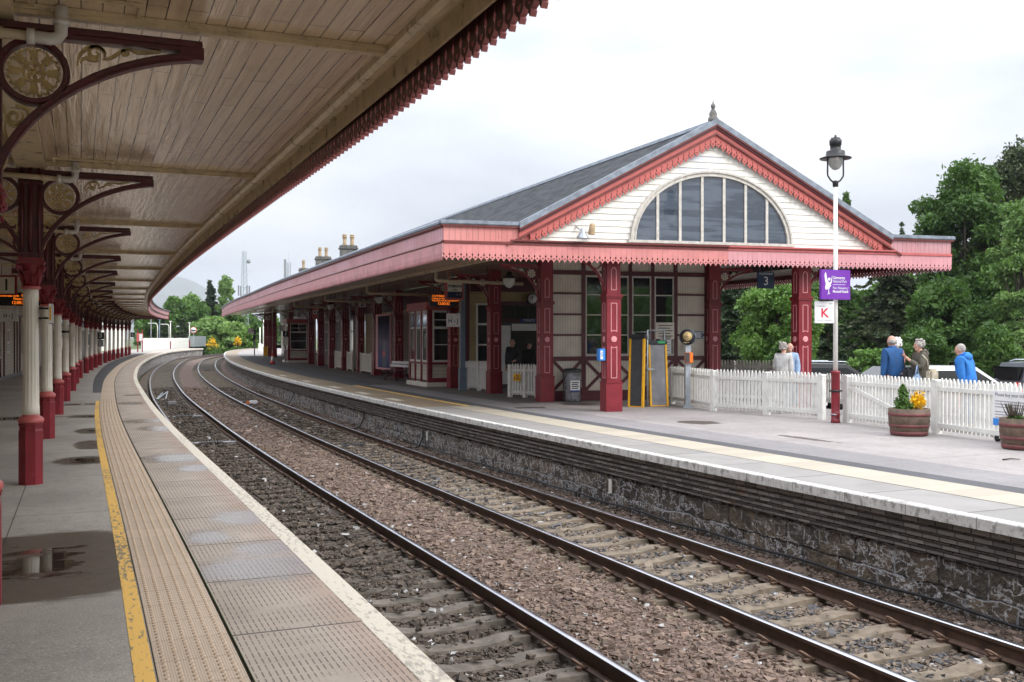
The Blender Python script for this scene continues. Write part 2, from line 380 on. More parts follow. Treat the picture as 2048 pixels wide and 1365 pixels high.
def m_soffit(name, c1, c2, row=0.135, gloss=0.16):
    "gloss painted tongue and groove boards running along the line"
    n = NT(name); uv = n.uv()
    b = n.brick(uv, 2.7, row, 0.0042, c1, c2, (0.02, 0.014, 0.01), offset=0.37, freq=2, smooth=0.0)
    st = n.noise(n.scale(uv, (0.7, 9, 1)), 1.0, 5, 0.6)
    c = n.mix(n.math('MULTIPLY', n.rng(st, 0.4, 0.7), 0.35), b.outputs['Color'], sx(c1, 0.62))
    c = n.mix(n.math('MULTIPLY', n.rng(n.noise(n.scale(uv, (1.2, 2.2, 1)), 1.0, 6, 0.7), 0.58, 0.75), 0.3), c, (0.16, 0.09, 0.05))
    wav = n.noise(n.scale(uv, (0.55, 10, 1)), 1.0, 4, 0.6)
    fin = n.noise(n.scale(uv, (5, 30, 1)), 1.0, 3, 0.6)
    nb = n.bump(wav, 0.55, 0.035); nb = n.bump(fin, 0.16, 0.01, nb); nb = n.bump(n.math('MULTIPLY', b.outputs['Fac'], -1.0), 0.6, 0.006, nb)
    r = n.math('ADD', n.math('MULTIPLY', n.noise(n.scale(uv, (1.0, 8, 1)), 1.0, 5, 0.65), 0.34), gloss-0.1)
    n.set(c, r, 0, nb, 0.6); n.put(n.b.inputs['Coat Weight'], 0.8); n.put(n.b.inputs['Coat Roughness'], 0.10); n.put(n.b.inputs['Coat Normal'], nb); return n.m
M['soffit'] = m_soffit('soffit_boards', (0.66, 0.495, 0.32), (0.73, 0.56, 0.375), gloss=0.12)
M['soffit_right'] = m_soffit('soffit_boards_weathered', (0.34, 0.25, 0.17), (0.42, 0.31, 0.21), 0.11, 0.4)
M['batten'] = paint('soffit_batten', (0.58, 0.46, 0.29), 0.3, 0.15, 5, 0.1, dirt=(0.12, 0.07, 0.03))

def m_asphalt(name, base, spots, wet=()):
    "asphalt; wet = list of (s, t, half length, half width) damp patches with standing water in their middle"
    n = NT(name); uv = n.uv(); co = n.geo()
    big = n.noise(uv, 0.45, 5, 0.6); mid = n.noise(uv, 6, 5, 0.65); fin = n.noise(co, 130, 2, 0.5)
    c = n.mix(n.rng(big, 0.3, 0.7), sx(base, 0.82), sx(base, 1.15)); c = n.mix(n.math('MULTIPLY', n.rng(mid, 0.45, 0.7), 0.35), c, sx(base, 0.6))
    g = n.noise(co, 75, 2, 0.6)
    c = n.mix(n.math('MULTIPLY', n.rng(g, 0.58, 0.66), 0.55), c, spots); c = n.mix(n.math('MULTIPLY', n.rng(g, 0.42, 0.35), 0.55), c, sx(base, 0.35))
    jo = n.brick(uv, 3.05, 3.05, 0.006, (0, 0, 0), (0, 0, 0), (1, 1, 1), offset=0.0)
    c = n.mix(n.math('MULTIPLY', jo.outputs['Fac'], 0.8), c, (0.015, 0.014, 0.013))
    rough = n.math('ADD', n.math('MULTIPLY', mid, 0.2), 0.68); hb = n.math('ADD', n.math('MULTIPLY', fin, 0.7), n.math('MULTIPLY', g, 0.8)); bs = 0.45
    if wet:
        sp = n.new('ShaderNodeSeparateXYZ', {0: uv}); wob = n.math('SUBTRACT', n.noise(n.scale(uv, (5.5, 1.5, 1)), 1.0, 6, 0.7), 0.5); damp = None; pool = None
        for (s, t, a, b, k) in wet:
            u = n.math('DIVIDE', n.math('SUBTRACT', sp.outputs[0], s), a); v = n.math('DIVIDE', n.math('SUBTRACT', sp.outputs[1], t), b)
            e_ = 4.0 if a > 1 else 2.0
            d = n.math('POWER', n.math('ADD', n.math('POWER', n.math('ABSOLUTE', u), e_), n.math('POWER', n.math('ABSOLUTE', v), e_)), 1/e_)
            d = n.math('ADD', d, n.math('MULTIPLY', wob, 0.5 if a > 1 else 1.7))
            w = n.rng(d, 1.06, 0.92); q = n.rng(n.math('ADD', d, n.math('MULTIPLY', wob, 1.2)), k, k-0.12)
            damp = w if damp is None else n.math('MAXIMUM', damp, w); pool = q if pool is None else n.math('MAXIMUM', pool, q)
        c = n.mix(damp, c, n.mix(1.0, c, (0.30, 0.27, 0.24), 'MULTIPLY')); c = n.mix(n.math('MULTIPLY', pool, 0.75), c, (0.012, 0.010, 0.009))
        rough = n.math('MULTIPLY', rough, n.math('SUBTRACT', 1.0, n.math('MULTIPLY', damp, 0.45))); rough = n.math('MULTIPLY', rough, n.math('SUBTRACT', 1.0, n.math('MULTIPLY', pool, 0.93)))
        hb = n.math('MULTIPLY', hb, n.math('SUBTRACT', 1.0, pool))
    return n.set(c, rough, 0, n.bump(hb, bs, 0.004))
WET = [(9.75, -2.75, 1.35, 0.72, 0.44), (17.1, -2.38, 0.6, 0.42, 0.55), (19.5, -2.25, 0.8, 0.30, 0.2), (22.4, -2.25, 0.7, 0.32, 0.2), (26.6, -2.3, 0.6, 0.5, 0.45), (26.6, -4.2, 0.6, 1.4, 0.7), (31.5, -2.5, 0.5, 0.6, 0.4)]
M['asphalt_left'] = m_asphalt('platform_asphalt', (0.34, 0.32, 0.29), (0.54, 0.51, 0.48), WET)
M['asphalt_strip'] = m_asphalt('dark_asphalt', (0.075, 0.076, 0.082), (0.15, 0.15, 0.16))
M['asphalt_right'] = m_asphalt('chipped_asphalt', (0.30, 0.272, 0.262), (0.52, 0.48, 0.46), [(19.2, 9.8, .5, .42, -9), (15.4, 9.5, .8, .12, -9), (26, 10.3, .6, .5, -9)])
M['asphalt_mid'] = m_asphalt('grey_asphalt', (0.225, 0.212, 0.215), (0.36, 0.34, 0.34))
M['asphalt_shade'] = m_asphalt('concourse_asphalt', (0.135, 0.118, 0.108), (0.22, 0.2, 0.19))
M['carpark'] = m_asphalt('car_park_asphalt', (0.12, 0.12, 0.12), (0.2, 0.2, 0.2))

def m_pavers(name, c1, c2, slots=True, wet=()):
    "concrete slabs with rows of short grip slots, joints between slabs"
    n = NT(name); uv = n.uv(); co = n.geo()
    slab = n.brick(uv, 1.42, 50.0, 0.012, (0, 0, 0), (1, 1, 1), (0.5, 0.5, 0.5), offset=0.0, smooth=0.0)
    per = n.new('ShaderNodeSeparateColor', {0: slab.outputs['Color']}).outputs[0]
    big = n.noise(uv, 1.4, 5, 0.6); c = n.mix(per, c1, c2); c = n.mix(n.math('MULTIPLY', n.rng(big, 0.4, 0.7), 0.4), c, sx(c1, 0.65))
    sp = n.new('ShaderNodeSeparateXYZ', {0: uv})
    if slots:
        c = n.mix(n.math('MULTIPLY', n.rng(sp.outputs[1], -1.12, -0.86), 0.35), c, (0.30, 0.16, 0.10))
        sl = n.brick(n.scale(uv, (1, 1, 1)), 0.118, 0.036, 0.0042, (0, 0, 0), (0, 0, 0), (1, 1, 1), offset=0.0, smooth=0.0)
        # slots only along the line: drop the cross joints by a second pattern
        cr = n.brick(uv, 0.118, 50.0, 0.011, (0, 0, 0), (0, 0, 0), (1, 1, 1), offset=0.0, smooth=0.0)
        k = n.math('MULTIPLY', sl.outputs['Fac'], n.math('SUBTRACT', 1.0, cr.outputs['Fac']))
        k = n.math('MULTIPLY', k, n.rng(n.noise(uv, 2.0, 4, 0.7), 0.36, 0.5))
        c = n.mix(n.math('MULTIPLY', k, 0.8), c, (0.05, 0.04, 0.035))
    c = n.mix(n.math('MULTIPLY', slab.outputs['Fac'], 0.9), c, (0.03, 0.026, 0.023))
    c = n.mix(n.math('MULTIPLY', n.rng(n.noise(co, 60, 3), 0.5, 0.7), 0.2), c, sx(c2, 1.25))
    rough = n.math('ADD', n.math('MULTIPLY', big, 0.25), 0.5)
    h = n.math('ADD', n.noise(co, 90, 3), n.math('MULTIPLY', slab.outputs['Fac'], -2.0))
    if slots: h = n.math('SUBTRACT', h, n.math('MULTIPLY', k, 1.6))
    if wet:
        wob = n.math('SUBTRACT', n.noise(n.scale(uv, (7, 1.6, 1)), 1.0, 6, 0.75), 0.5); damp = None
        for (s, t, a, b) in wet:
            u = n.math('DIVIDE', n.math('SUBTRACT', sp.outputs[0], s), a); v = n.math('DIVIDE', n.math('SUBTRACT', sp.outputs[1], t), b)
            d = n.math('ADD', n.math('SQRT', n.math('ADD', n.math('MULTIPLY', u, u), n.math('MULTIPLY', v, v))), n.math('MULTIPLY', wob, 2.2))
            w = n.rng(d, 1.5, 0.6); damp = w if damp is None else n.math('MAXIMUM', damp, w)
        c = n.mix(damp, c, n.mix(1.0, c, (0.55, 0.50, 0.48), 'MULTIPLY')); rough = n.math('MULTIPLY', rough, n.math('SUBTRACT', 1.0, n.math('MULTIPLY', damp, 0.9)))
        h = n.math('MULTIPLY', h, n.math('SUBTRACT', 1.0, n.math('MULTIPLY', damp, 0.3)))
    return n.set(c, rough, 0, n.bump(h, 0.4, 0.004))
PW = [(8.9, -1.15, 0.42, 0.5), (9.6, -0.95, 0.3, 0.32), (11.2, -0.93, 0.42, 0.3), (10.3, -1.4, 0.3, 0.2), (16.9, -1.1, 0.55, 0.45), (15.5, -0.95, 0.4, 0.25), (22.5, -0.95, 0.7, 0.4), (24.6, -1.1, 0.6, 0.55), (31.5, -1.1, 0.7, 0.5), (36, -1.0, 0.5, 0.4)]
M['pavers_left'] = m_pavers('platform_slabs', (0.365, 0.31, 0.26), (0.43, 0.37, 0.315), True, PW)
M['pavers_right'] = m_pavers('grey_slabs', (0.23, 0.22, 0.207), (0.28, 0.265, 0.25), False)
M['pavers_far'] = m_pavers('tan_slabs', (0.23, 0.175, 0.115), (0.29, 0.225, 0.15), False)
def m_tactile(name, c1):
    n = NT(name); uv = n.uv(); co = n.geo()
    b = n.brick(uv, 0.42, 50.0, 0.004, (0, 0, 0), (1, 1, 1), (0.5, 0.5, 0.5), offset=0.0, smooth=0.0)
    per = n.new('ShaderNodeSeparateColor', {0: b.outputs['Color']}).outputs[0]
    c = n.mix(per, sx(c1, 0.92), sx(c1, 1.08)); st = n.noise(n.scale(uv, (3.5, 1.6, 1)), 1.0, 5, 0.7)
    c = n.mix(n.math('MULTIPLY', n.rng(st, 0.62, 0.72), 0.4), c, (0.26, 0.17, 0.10)); c = n.mix(n.math('MULTIPLY', b.outputs['Fac'], 0.6), c, (0.08, 0.06, 0.04))
    sp = n.new('ShaderNodeSeparateXYZ', {0: uv}); rib = n.math('SINE', n.math('MULTIPLY', sp.outputs[1], 2*math.pi/0.0139))
    c = n.mix(n.math('MULTIPLY', n.rng(rib, 0.2, -0.8), 0.22), c, sx(c1, 0.45))
    return n.set(c, 0.6, 0, n.bump(n.math('ADD', n.noise(co, 90, 3), n.math('MULTIPLY', rib, 0.5)), 0.25, 0.003))
M['tactile'] = m_tactile('tactile_paving', (0.52, 0.42, 0.325))
M['tactile_right'] = m_tactile('tactile_cream', (0.41, 0.365, 0.29))
def m_line(name, col, worn):
    n = NT(name); uv = n.uv(); w = n.noise(n.scale(uv, (9, 26, 1)), 1.0, 5, 0.7); k = n.noise(uv, 0.28, 2)
    f = n.rng(n.math('ADD', w, n.math('MULTIPLY', k, 0.35)), 0.80, 0.69)
    return n.set(n.mix(n.math('SUBTRACT', 1.0, f), col, worn), 0.6, 0, n.bump(n.noise(n.geo(), 90, 3), 0.3, 0.003))
M['yellowline'] = m_line('yellow_line', (0.80, 0.50, 0.13), (0.2, 0.18, 0.14))
M['whiteline'] = m_line('coping_white', (0.62, 0.575, 0.48), (0.36, 0.33, 0.28))
def m_coping(name):
    n = NT(name); uv = n.uv(); co = n.geo(); b = n.brick(uv, 0.92, 40.0, 0.006, (0, 0, 0), (1, 1, 1), (0.5, 0.5, 0.5), offset=0.0)
    c = n.mix(n.rng(n.noise(uv, 5, 5, 0.7), 0.4, 0.7), (0.64, 0.63, 0.60), (0.47, 0.46, 0.44))
    c = n.mix(n.math('MULTIPLY', n.rng(n.noise(n.scale(uv, (9, 5, 1)), 1.0, 6, 0.75), 0.50, 0.60), 0.75), c, (0.20, 0.19, 0.17))
    c = n.mix(n.math('MULTIPLY', n.rng(n.noise(n.scale(uv, (1.3, 3, 1)), 1.0, 3, 0.6), 0.655, 0.70), 0.9), c, (0.26, 0.10, 0.04))
    c = n.mix(n.math('MULTIPLY', b.outputs['Fac'], 0.8), c, (0.08, 0.075, 0.07))
    return n.set(c, 0.65, 0, n.bump(n.math('SUBTRACT', n.noise(co, 40, 4), b.outputs['Fac']), 0.4, 0.006))
M['coping'] = m_coping('white_coping')
def m_corbel():
    n = NT('sooty_brick'); uv = n.uv()
    b = n.brick(uv, 0.23, 0.082, 0.008, (0.11, 0.098, 0.09), (0.27, 0.245, 0.225), (0.03, 0.027, 0.025), offset=0.5)
    c = n.mix(n.math('MULTIPLY', n.rng(n.noise(n.scale(uv, (5, 9, 1)), 1.0, 5, 0.7), 0.58, 0.68), 0.7), b.outputs['Color'], (0.34, 0.34, 0.35))
    c = n.mix(n.math('MULTIPLY', n.rng(n.noise(n.scale(uv, (1.2, 1.5, 1)), 1.0, 3), 0.62, 0.70), 0.6), c, (0.16, 0.075, 0.04))
    return n.set(c, 0.75, 0, n.bump(n.math('SUBTRACT', n.noise(n.geo(), 35, 5), n.math('MULTIPLY', b.outputs['Fac'], 2.5)), 0.6, 0.012))
M['corbel'] = m_corbel()
def m_rubble(white=0.54):
    "squared rubble, sooty, with white lime runs along the joints"
    n = NT('rubble_wall'); uv = n.uv()
    wu = n.new('ShaderNodeVectorMath', {0: uv, 1: n.new('ShaderNodeTexNoise', {'Vector': uv, 'Scale': 3.0, 'Detail': 4}).outputs['Color']}, operation='MULTIPLY_ADD')
    wob = n.new('ShaderNodeMixRGB', {0: 0.13, 1: uv, 2: n.new('ShaderNodeTexNoise', {'Vector': uv, 'Scale': 3.5, 'Detail': 5}).outputs['Color']}, blend_type='ADD').outputs[0]
    b = n.brick(wob, 0.62, 0.30, 0.018, (0.075, 0.062, 0.05), (0.24, 0.185, 0.13), (0.045, 0.04, 0.035), offset=0.43, smooth=0.7)
    c = n.mix(n.math('MULTIPLY', n.rng(n.noise(uv, 4, 7, 0.75), 0.40, 0.62), 0.85), b.outputs['Color'], (0.035, 0.030, 0.027))
    c = n.mix(n.math('MULTIPLY', n.rng(n.noise(n.scale(uv, (1.1, 1.6, 1)), 1.0, 4), 0.58, 0.72), 0.5), c, (0.17, 0.105, 0.05))
    jm = n.math('MULTIPLY', n.rng(b.outputs['Fac'], 0.02, 0.5), n.rng(n.noise(n.scale(uv, (1.0, 2.0, 1)), 1.0, 4, 0.6), 0.46, 0.54))
    n1 = n.noise(n.scale(wob, (3.6, 5.2, 1)), 1.0, 9, 0.68)
    ln = n.math('MULTIPLY', n.rng(n.math('ABSOLUTE', n.math('SUBTRACT', n1, 0.5)), 0.022, 0.007), n.rng(n.noise(n.scale(uv, (0.7, 1.9, 1), (3, 1, 0)), 1.0, 5, 0.65), white-0.16, white-0.05))
    dr = n.math('MULTIPLY', n.rng(n.noise(n.scale(uv, (11, 1.3, 1)), 1.0, 6, 0.75), 0.56, 0.63), n.rng(n.noise(n.scale(uv, (0.5, 1.8, 1)), 1.0, 4, 0.6), white-0.06, white+0.02))
    c = n.mix(n.math('MAXIMUM', n.math('MAXIMUM', n.math('MULTIPLY', jm, 0.6), n.math('MULTIPLY', dr, 0.8)), n.math('MULTIPLY', ln, 0.95)), c, (0.66, 0.66, 0.68))
    return n.set(c, 0.8, 0, n.bump(n.math('SUBTRACT', n.noise(n.geo(), 22, 6, 0.6), n.math('MULTIPLY', b.outputs['Fac'], 1.2)), 1.0, 0.05))
M['rubble'] = m_rubble()
M['rubble_far'] = m_rubble(0.44)
def m_ballast():
    "ballast bed under the loose stones: chips by cell, oil-dark between the near rails, ruddy between the tracks"
    n = NT('ballast_bed'); uv = n.uv(); co = n.geo()
    v = n.new('ShaderNodeTexVoronoi', {'Vector': co, 'Scale': 17.0}); cell = n.new('ShaderNodeSeparateColor', {0: v.outputs['Color']}).outputs[0]
    sp = n.new('ShaderNodeSeparateXYZ', {0: uv}); t = n.math('ADD', sp.outputs[1], n.math('MULTIPLY', n.math('SUBTRACT', n.noise(uv, 1.5, 4), 0.5), 0.6))
    red = n.ramp(cell, [(0.0, (0.05, 0.032, 0.026)), (0.5, (0.135, 0.085, 0.066)), (1.0, (0.23, 0.16, 0.13))])
    tan = n.ramp(cell, [(0.0, (0.05, 0.045, 0.04)), (0.5, (0.14, 0.115, 0.09)), (1.0, (0.26, 0.22, 0.18))])
    blk = n.ramp(cell, [(0.0, (0.020, 0.016, 0.012)), (0.5, (0.055, 0.043, 0.034)), (1.0, (0.12, 0.097, 0.08))])
    f1 = n.math('MULTIPLY', n.rng(t, -0.15, 0.15), n.rng(t, 1.75, 1.35)); f2 = n.math('MULTIPLY', n.rng(t, 3.25, 3.6), n.rng(t, 5.0, 4.6))
    c = n.mix(f1, red, blk); c = n.mix(f2, c, n.mix(n.rng(sp.outputs[0], 16, 34), tan, blk))
    return n.set(c, 0.85, 0, n.bump(n.math('SUBTRACT', 1.0, v.outputs['Distance']), 1.0, 0.05))
M['ballast'] = m_ballast()
def m_tint(name, rough=0.85, bump=0.3):
    n = NT(name); a = n.new('ShaderNodeVertexColor', layer_name='tint')
    c = n.mix(n.math('MULTIPLY', n.noise(n.geo(), 60, 3), 0.5), a.outputs['Color'], n.mix(1.0, a.outputs['Color'], (0.5, 0.48, 0.46), 'MULTIPLY'))
    return n.set(c, rough, 0, n.bump(n.noise(n.geo(), 120, 3), bump, 0.004))
M['stones'] = m_tint('ballast_stones')
def m_concrete(name, c):
    n = NT(name); co = n.geo(); a = n.noise(co, 5, 6, 0.7)
    k = n.mix(n.rng(a, 0.35, 0.65), sx(c, 0.62), sx(c, 1.15)); k = n.mix(n.math('MULTIPLY', n.rng(n.noise(co, 26, 4, 0.7), 0.55, 0.7), 0.4), k, sx(c, 0.35))
    return n.set(k, 0.85, 0, n.bump(n.noise(co, 60, 4), 0.4, 0.008))
M['sleeper_tan'] = m_concrete('sleeper_concrete', (0.195, 0.155, 0.112))
M['sleeper_dark'] = m_concrete('sleeper_oily', (0.15, 0.128, 0.105))
def m_slate():
    n = NT('roof_slates'); uv = n.uv()
    b = n.brick(uv, 0.30, 0.21, 0.006, (0.018, 0.021, 0.026), (0.062, 0.066, 0.073), (0.006, 0.006, 0.008), offset=0.5, smooth=0.0)
    sp = n.new('ShaderNodeSeparateXYZ', {0: uv}); saw = n.math('FRACT', n.math('DIVIDE', sp.outputs[1], 0.21))
    c = n.mix(n.math('MULTIPLY', n.rng(n.noise(uv, 2.5, 6, 0.75), 0.5, 0.7), 0.4), b.outputs['Color'], (0.11, 0.108, 0.10))
    c = n.mix(n.math('MULTIPLY', n.rng(n.noise(n.scale(uv, (3, 14, 1)), 1.0, 4, 0.7), 0.56, 0.64), 0.55), c, (0.015, 0.016, 0.018))
    c = n.mix(n.math('MULTIPLY', n.rng(saw, 0.22, 0.05), 0.8), c, (0.008, 0.008, 0.010))
    return n.set(c, 0.85, 0, n.bump(n.math('SUBTRACT', n.math('MULTIPLY', saw, -1.0), n.math('MULTIPLY', b.outputs['Fac'], 0.6)), 0.8, 0.03), 0.15)
M['slate'] = m_slate()
def m_boards(name, c, pitch, vertical=False, gap=0.006, dark=(0.05, 0.04, 0.035)):
    "matchboard: one axis across the boards; uses the part's own UV or object axes x/z"
    n = NT(name); co = n.obj(); sp = n.new('ShaderNodeSeparateXYZ', {0: co})
    ax = n.math('ADD', sp.outputs[0], n.math('MULTIPLY', sp.outputs[1], 1.0)) if vertical else sp.outputs[2]
    fr = n.math('FRACT', n.math('ADD', n.math('DIVIDE', ax, pitch), 100.0)); g = n.rng(n.math('ABSOLUTE', n.math('SUBTRACT', fr, 0.5)), 0.5-gap/pitch, 0.5-gap/pitch*0.3)
    k = n.mix(n.rng(n.noise(co, 2.5, 5), 0.35, 0.65), sx(c, 0.9), sx(c, 1.05)); k = n.mix(n.math('MULTIPLY', n.rng(n.noise(n.scale(co, (6, 6, 1.2)), 1.0, 5, 0.7), 0.58, 0.75), 0.25), k, sx(c, 0.55))
    k = n.mix(n.math('MULTIPLY', g, 0.75), k, dark)
    return n.set(k, 0.45, 0, n.bump(n.math('SUBTRACT', n.math('MULTIPLY', fr, 0.0 if vertical else -0.7), g), 0.6, 0.012))
M['cream_v'] = m_boards('cream_matchboard', (0.64, 0.58, 0.49), 0.10, True)
M['cream_h'] = m_boards('cream_weatherboard', (0.60, 0.55, 0.46), 0.145)
M['yellow_h'] = m_boards('yellow_weatherboard', (0.46, 0.36, 0.17), 0.16)
M['brown_h'] = m_boards('brown_weatherboard', (0.22, 0.175, 0.15), 0.16)
M['gable_w'] = paint('gable_white', (0.80, 0.78, 0.72), 0.45, 0.05, 1.2, 0.08, dirt=(0.5, 0.46, 0.36), dirt_amt=0.45)
M['gable_grey'] = paint('gable_undercoat', (0.62, 0.63, 0.68), 0.5, 0.04, 2, 0.08)
M['weathered'] = paint('weathered_frame', (0.55, 0.52, 0.47), 0.6, 0.15, 9, 0.4, dirt=(0.26, 0.22, 0.18), dirt_amt=0.6)
def m_leaf(name, c1, c2, sat=0.25):
    n = NT(name); co = n.geo()
    k = n.mix(n.rng(n.noise(co, 0.55, 3), 0.35, 0.65), c1, c2); k = n.mix(n.math('MULTIPLY', n.noise(co, 7, 2), 0.5), k, sx(c2, 1.3))
    n.set(k, 0.55, 0, spec=0.35)
    tr = n.new('ShaderNodeBsdfTranslucent', {0: n.mix(1.0, k, (1.2, 1.25, 0.6), 'MULTIPLY')}); ms = n.new('ShaderNodeMixShader', {0: sat, 1: n.b, 2: tr})
    n.t.links.new(ms.outputs[0], n.out.inputs['Surface']); return n.m
M['leaf_mid'] = m_leaf('leaf_mid', (0.030, 0.075, 0.014), (0.085, 0.165, 0.034))
M['leaf_bright'] = m_leaf('leaf_bright', (0.08, 0.17, 0.03), (0.15, 0.26, 0.06))
M['leaf_pale'] = m_leaf('leaf_pale', (0.095, 0.175, 0.05), (0.19, 0.30, 0.09))
M['leaf_dark'] = m_leaf('needles_dark', (0.020, 0.045, 0.020), (0.055, 0.085, 0.035), 0.1)
M['leaf_pine'] = m_leaf('needles_pine', (0.030, 0.055, 0.025), (0.085, 0.105, 0.045), 0.1)
M['gorse'] = m_leaf('gorse_flower', (0.60, 0.36, 0.01), (0.80, 0.52, 0.02))
M['hill'] = paint('heather_hill', (0.06, 0.065, 0.045), 0.9, 0.35, 0.004, 0.2, fine=0.05)
M['grass'] = paint('rough_grass', (0.07, 0.10, 0.03), 0.9, 0.35, 0.8, 0.5, fine=12)
M['trackbed'] = paint('cess_earth', (0.07, 0.055, 0.042), 0.9, 0.3, 1.5, 0.5, fine=20)
def carpaint(name, c): 
    n = NT(name); n.set(c, 0.3, 0.3, n.bump(n.noise(n.geo(), 3, 2), 0.02, 0.01)); n.put(n.b.inputs['Coat Weight'], 0.35); n.put(n.b.inputs['Coat Roughness'], 0.08); return n.m
M['car_black'] = carpaint('car_black', (0.012, 0.013, 0.016)); M['car_white'] = carpaint('car_white', (0.75, 0.75, 0.76)); M['car_grey'] = carpaint('car_grey', (0.075, 0.085, 0.10)); M['car_red'] = carpaint('car_red', (0.55, 0.02, 0.02))
M['carglass'] = m_glass('car_glass', (0.006, 0.007, 0.008), 0.06, 0.25); M['carglass'].node_tree.nodes['Principled BSDF'].inputs['Coat Weight'].default_value = 0.15
# ================================================================== THE SETTING
def structure(o): return tag(o, kind='structure')
RAILZ = -0.844; SLZ = RAILZ-0.172; BEDZ = SLZ-0.035
g = MB(); g.add([(-9000, -3000, -1.5), (9000, -3000, -1.5), (9000, 12000, -1.5), (-9000, 12000, -1.5)], [(0, 1, 2, 3)]); structure(g.build('ground', M['grass']))
structure(sheet('ballast_bed', -15, 175, [(-0.66, BEDZ-0.02), (-0.5, BEDZ), (0.1, BEDZ-0.04), (1.4, BEDZ-0.04), (1.95, BEDZ+0.03), (2.3, BEDZ+0.055), (2.75, BEDZ+0.05), (3.3, BEDZ-.03), (4.2, BEDZ-0.045), (5.1, BEDZ-.02), (5.5, BEDZ-0.03), (6.1, BEDZ-0.06)], M['ballast']))
EL, ER = -0.66, 5.67                                    # platform edges
LE, RE = 139.0, 139.0                                   # platform ends
# left platform, laid as sheets side by side
structure(sheet('platform_left', -15, LE, [(-7.5, 0.0), (-2.06, 0.0)], M['asphalt_left']))
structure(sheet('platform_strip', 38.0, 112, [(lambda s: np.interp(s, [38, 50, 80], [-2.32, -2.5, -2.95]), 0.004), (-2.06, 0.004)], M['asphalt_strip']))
structure(sheet('yellow_line', -15, 33.0, [(-2.168, 0.002), (-2.068, 0.002)], M['yellowline'], step=0.25))
structure(sheet('platform_slabs', -15, LE, [(-1.60, 0.0), (-0.82, 0.0)], M['pavers_left']))
structure(sheet('slab_gap', -15, LE, [(-1.635, -0.012), (-1.60, -0.012)], M['soil']))
structure(sheet('coping_line', -15, LE, [(-0.82, 0.001), (EL-0.005, 0.001), (EL, -0.004), (EL, -0.15), (EL-0.22, -0.152)], M['whiteline'], step=0.25))
# tactile strip with real domes near the camera
def tactile(name, s0, s1, t0, t1, mat, dome_s1, rows, pitch=0.066):
    structure(sheet(name, s0, s1, [(t0, 0.0), (t0, 0.006), (t1, 0.006), (t1, 0.0)], mat))
    ss_ = np.arange(max(s0, 2.0), dome_s1, pitch); V = []; F = []; n = 8
    tpl = []
    for r, z in ((0.0165, 0.006), (0.0125, 0.0105), (0.007, 0.0125)): tpl += [(r*math.cos(2*math.pi*j/n), r*math.sin(2*math.pi*j/n), z) for j in range(n)]
    tpl = np.array(tpl); fq = [(i*n+j, i*n+(j+1) % n, (i+1)*n+(j+1) % n, (i+1)*n+j) for i in range(2) for j in range(n)]
    fq += [(2*n, 2*n+1, 2*n+2, 2*n+3), (2*n, 2*n+3, 2*n+4, 2*n+7), (2*n+4, 2*n+5, 2*n+6, 2*n+7)]
    fq = np.array(fq); cnt = 0; Us = []
    for t in rows:
        for s in ss_:
            p = Pn(s+tpl[:, 1], t+tpl[:, 0], tpl[:, 2]); V.append(p); F.append(fq+cnt); cnt += len(tpl); Us.append(np.tile([s, t], (len(tpl), 1)))
    return structure(fastmesh('tactile_domes', np.concatenate(V), np.concatenate(F), M['tactile_plain'] if mat is M['tactile'] else mat, uv=np.concatenate(Us), smooth=True))
M['tactile_plain'] = paint('tactile_dome', (0.42, 0.32, 0.23), 0.6, 0.1, 6, 0.2)
tactile('tactile_strip', -15, LE, -2.055, -1.625, M['tactile'], 34.0, [-2.013+0.0695*i for i in range(6)])
# right platform
structure(sheet('platform_right_slabs', -15, 26.5, [(5.80, 0.0), (6.63, 0.0)], M['pavers_right']))
structure(sheet('platform_right_tan', 26.5, RE, [(5.80, 0.0), (7.10, 0.0)], M['pavers_far']))
structure(sheet('tactile_cream', -15, 26.5, [(6.63, 0.004), (7.38, 0.004)], M['tactile_right']))
structure(sheet('yellow_line_right', 26.5, 40.0, [(7.10, 0.002), (7.30, 0.002)], M['yellowline']))
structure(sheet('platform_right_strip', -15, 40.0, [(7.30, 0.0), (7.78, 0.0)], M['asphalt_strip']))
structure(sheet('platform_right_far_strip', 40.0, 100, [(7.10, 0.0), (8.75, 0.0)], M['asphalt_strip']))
structure(sheet('platform_right_band', -15, 40.0, [(7.78, 0.0), (8.75, 0.0)], M['asphalt_mid']))
structure(sheet('platform_right', -15, 27.0, [(8.75, 0.0), (15.3, 0.0), (15.3, -0.8)], M['asphalt_right']))
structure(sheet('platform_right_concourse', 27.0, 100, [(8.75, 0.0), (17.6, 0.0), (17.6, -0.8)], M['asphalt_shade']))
structure(sheet('platform_right_end', 100, RE, [(7.10, 0.0), (12.0, 0.0), (12.0, -1.2)], M['asphalt_right']))
structure(sheet('car_park', -15, 120, [(15.28, -0.78), (75.0, -0.8)], M['carpark']))
structure(sheet('coping_right', -15, RE, [(5.80, 0.002), (ER+0.012, 0.002), (ER, -0.01), (ER, -0.118), (ER+0.25, -0.12)], M['coping'], step=0.25))
structure(sheet('embankment', -15, 190, [(-60, -0.6), (-7.5, -0.02)], M['grass'], step=4))
# faint letters worn into the right platform edge
for i, s in enumerate((29.5, 33.5, 38, 44, 51)):
    structure(sheet('worn_lettering', s, s+1.5, [(6.05, 0.003), (6.30, 0.003)], M['whiteline']))

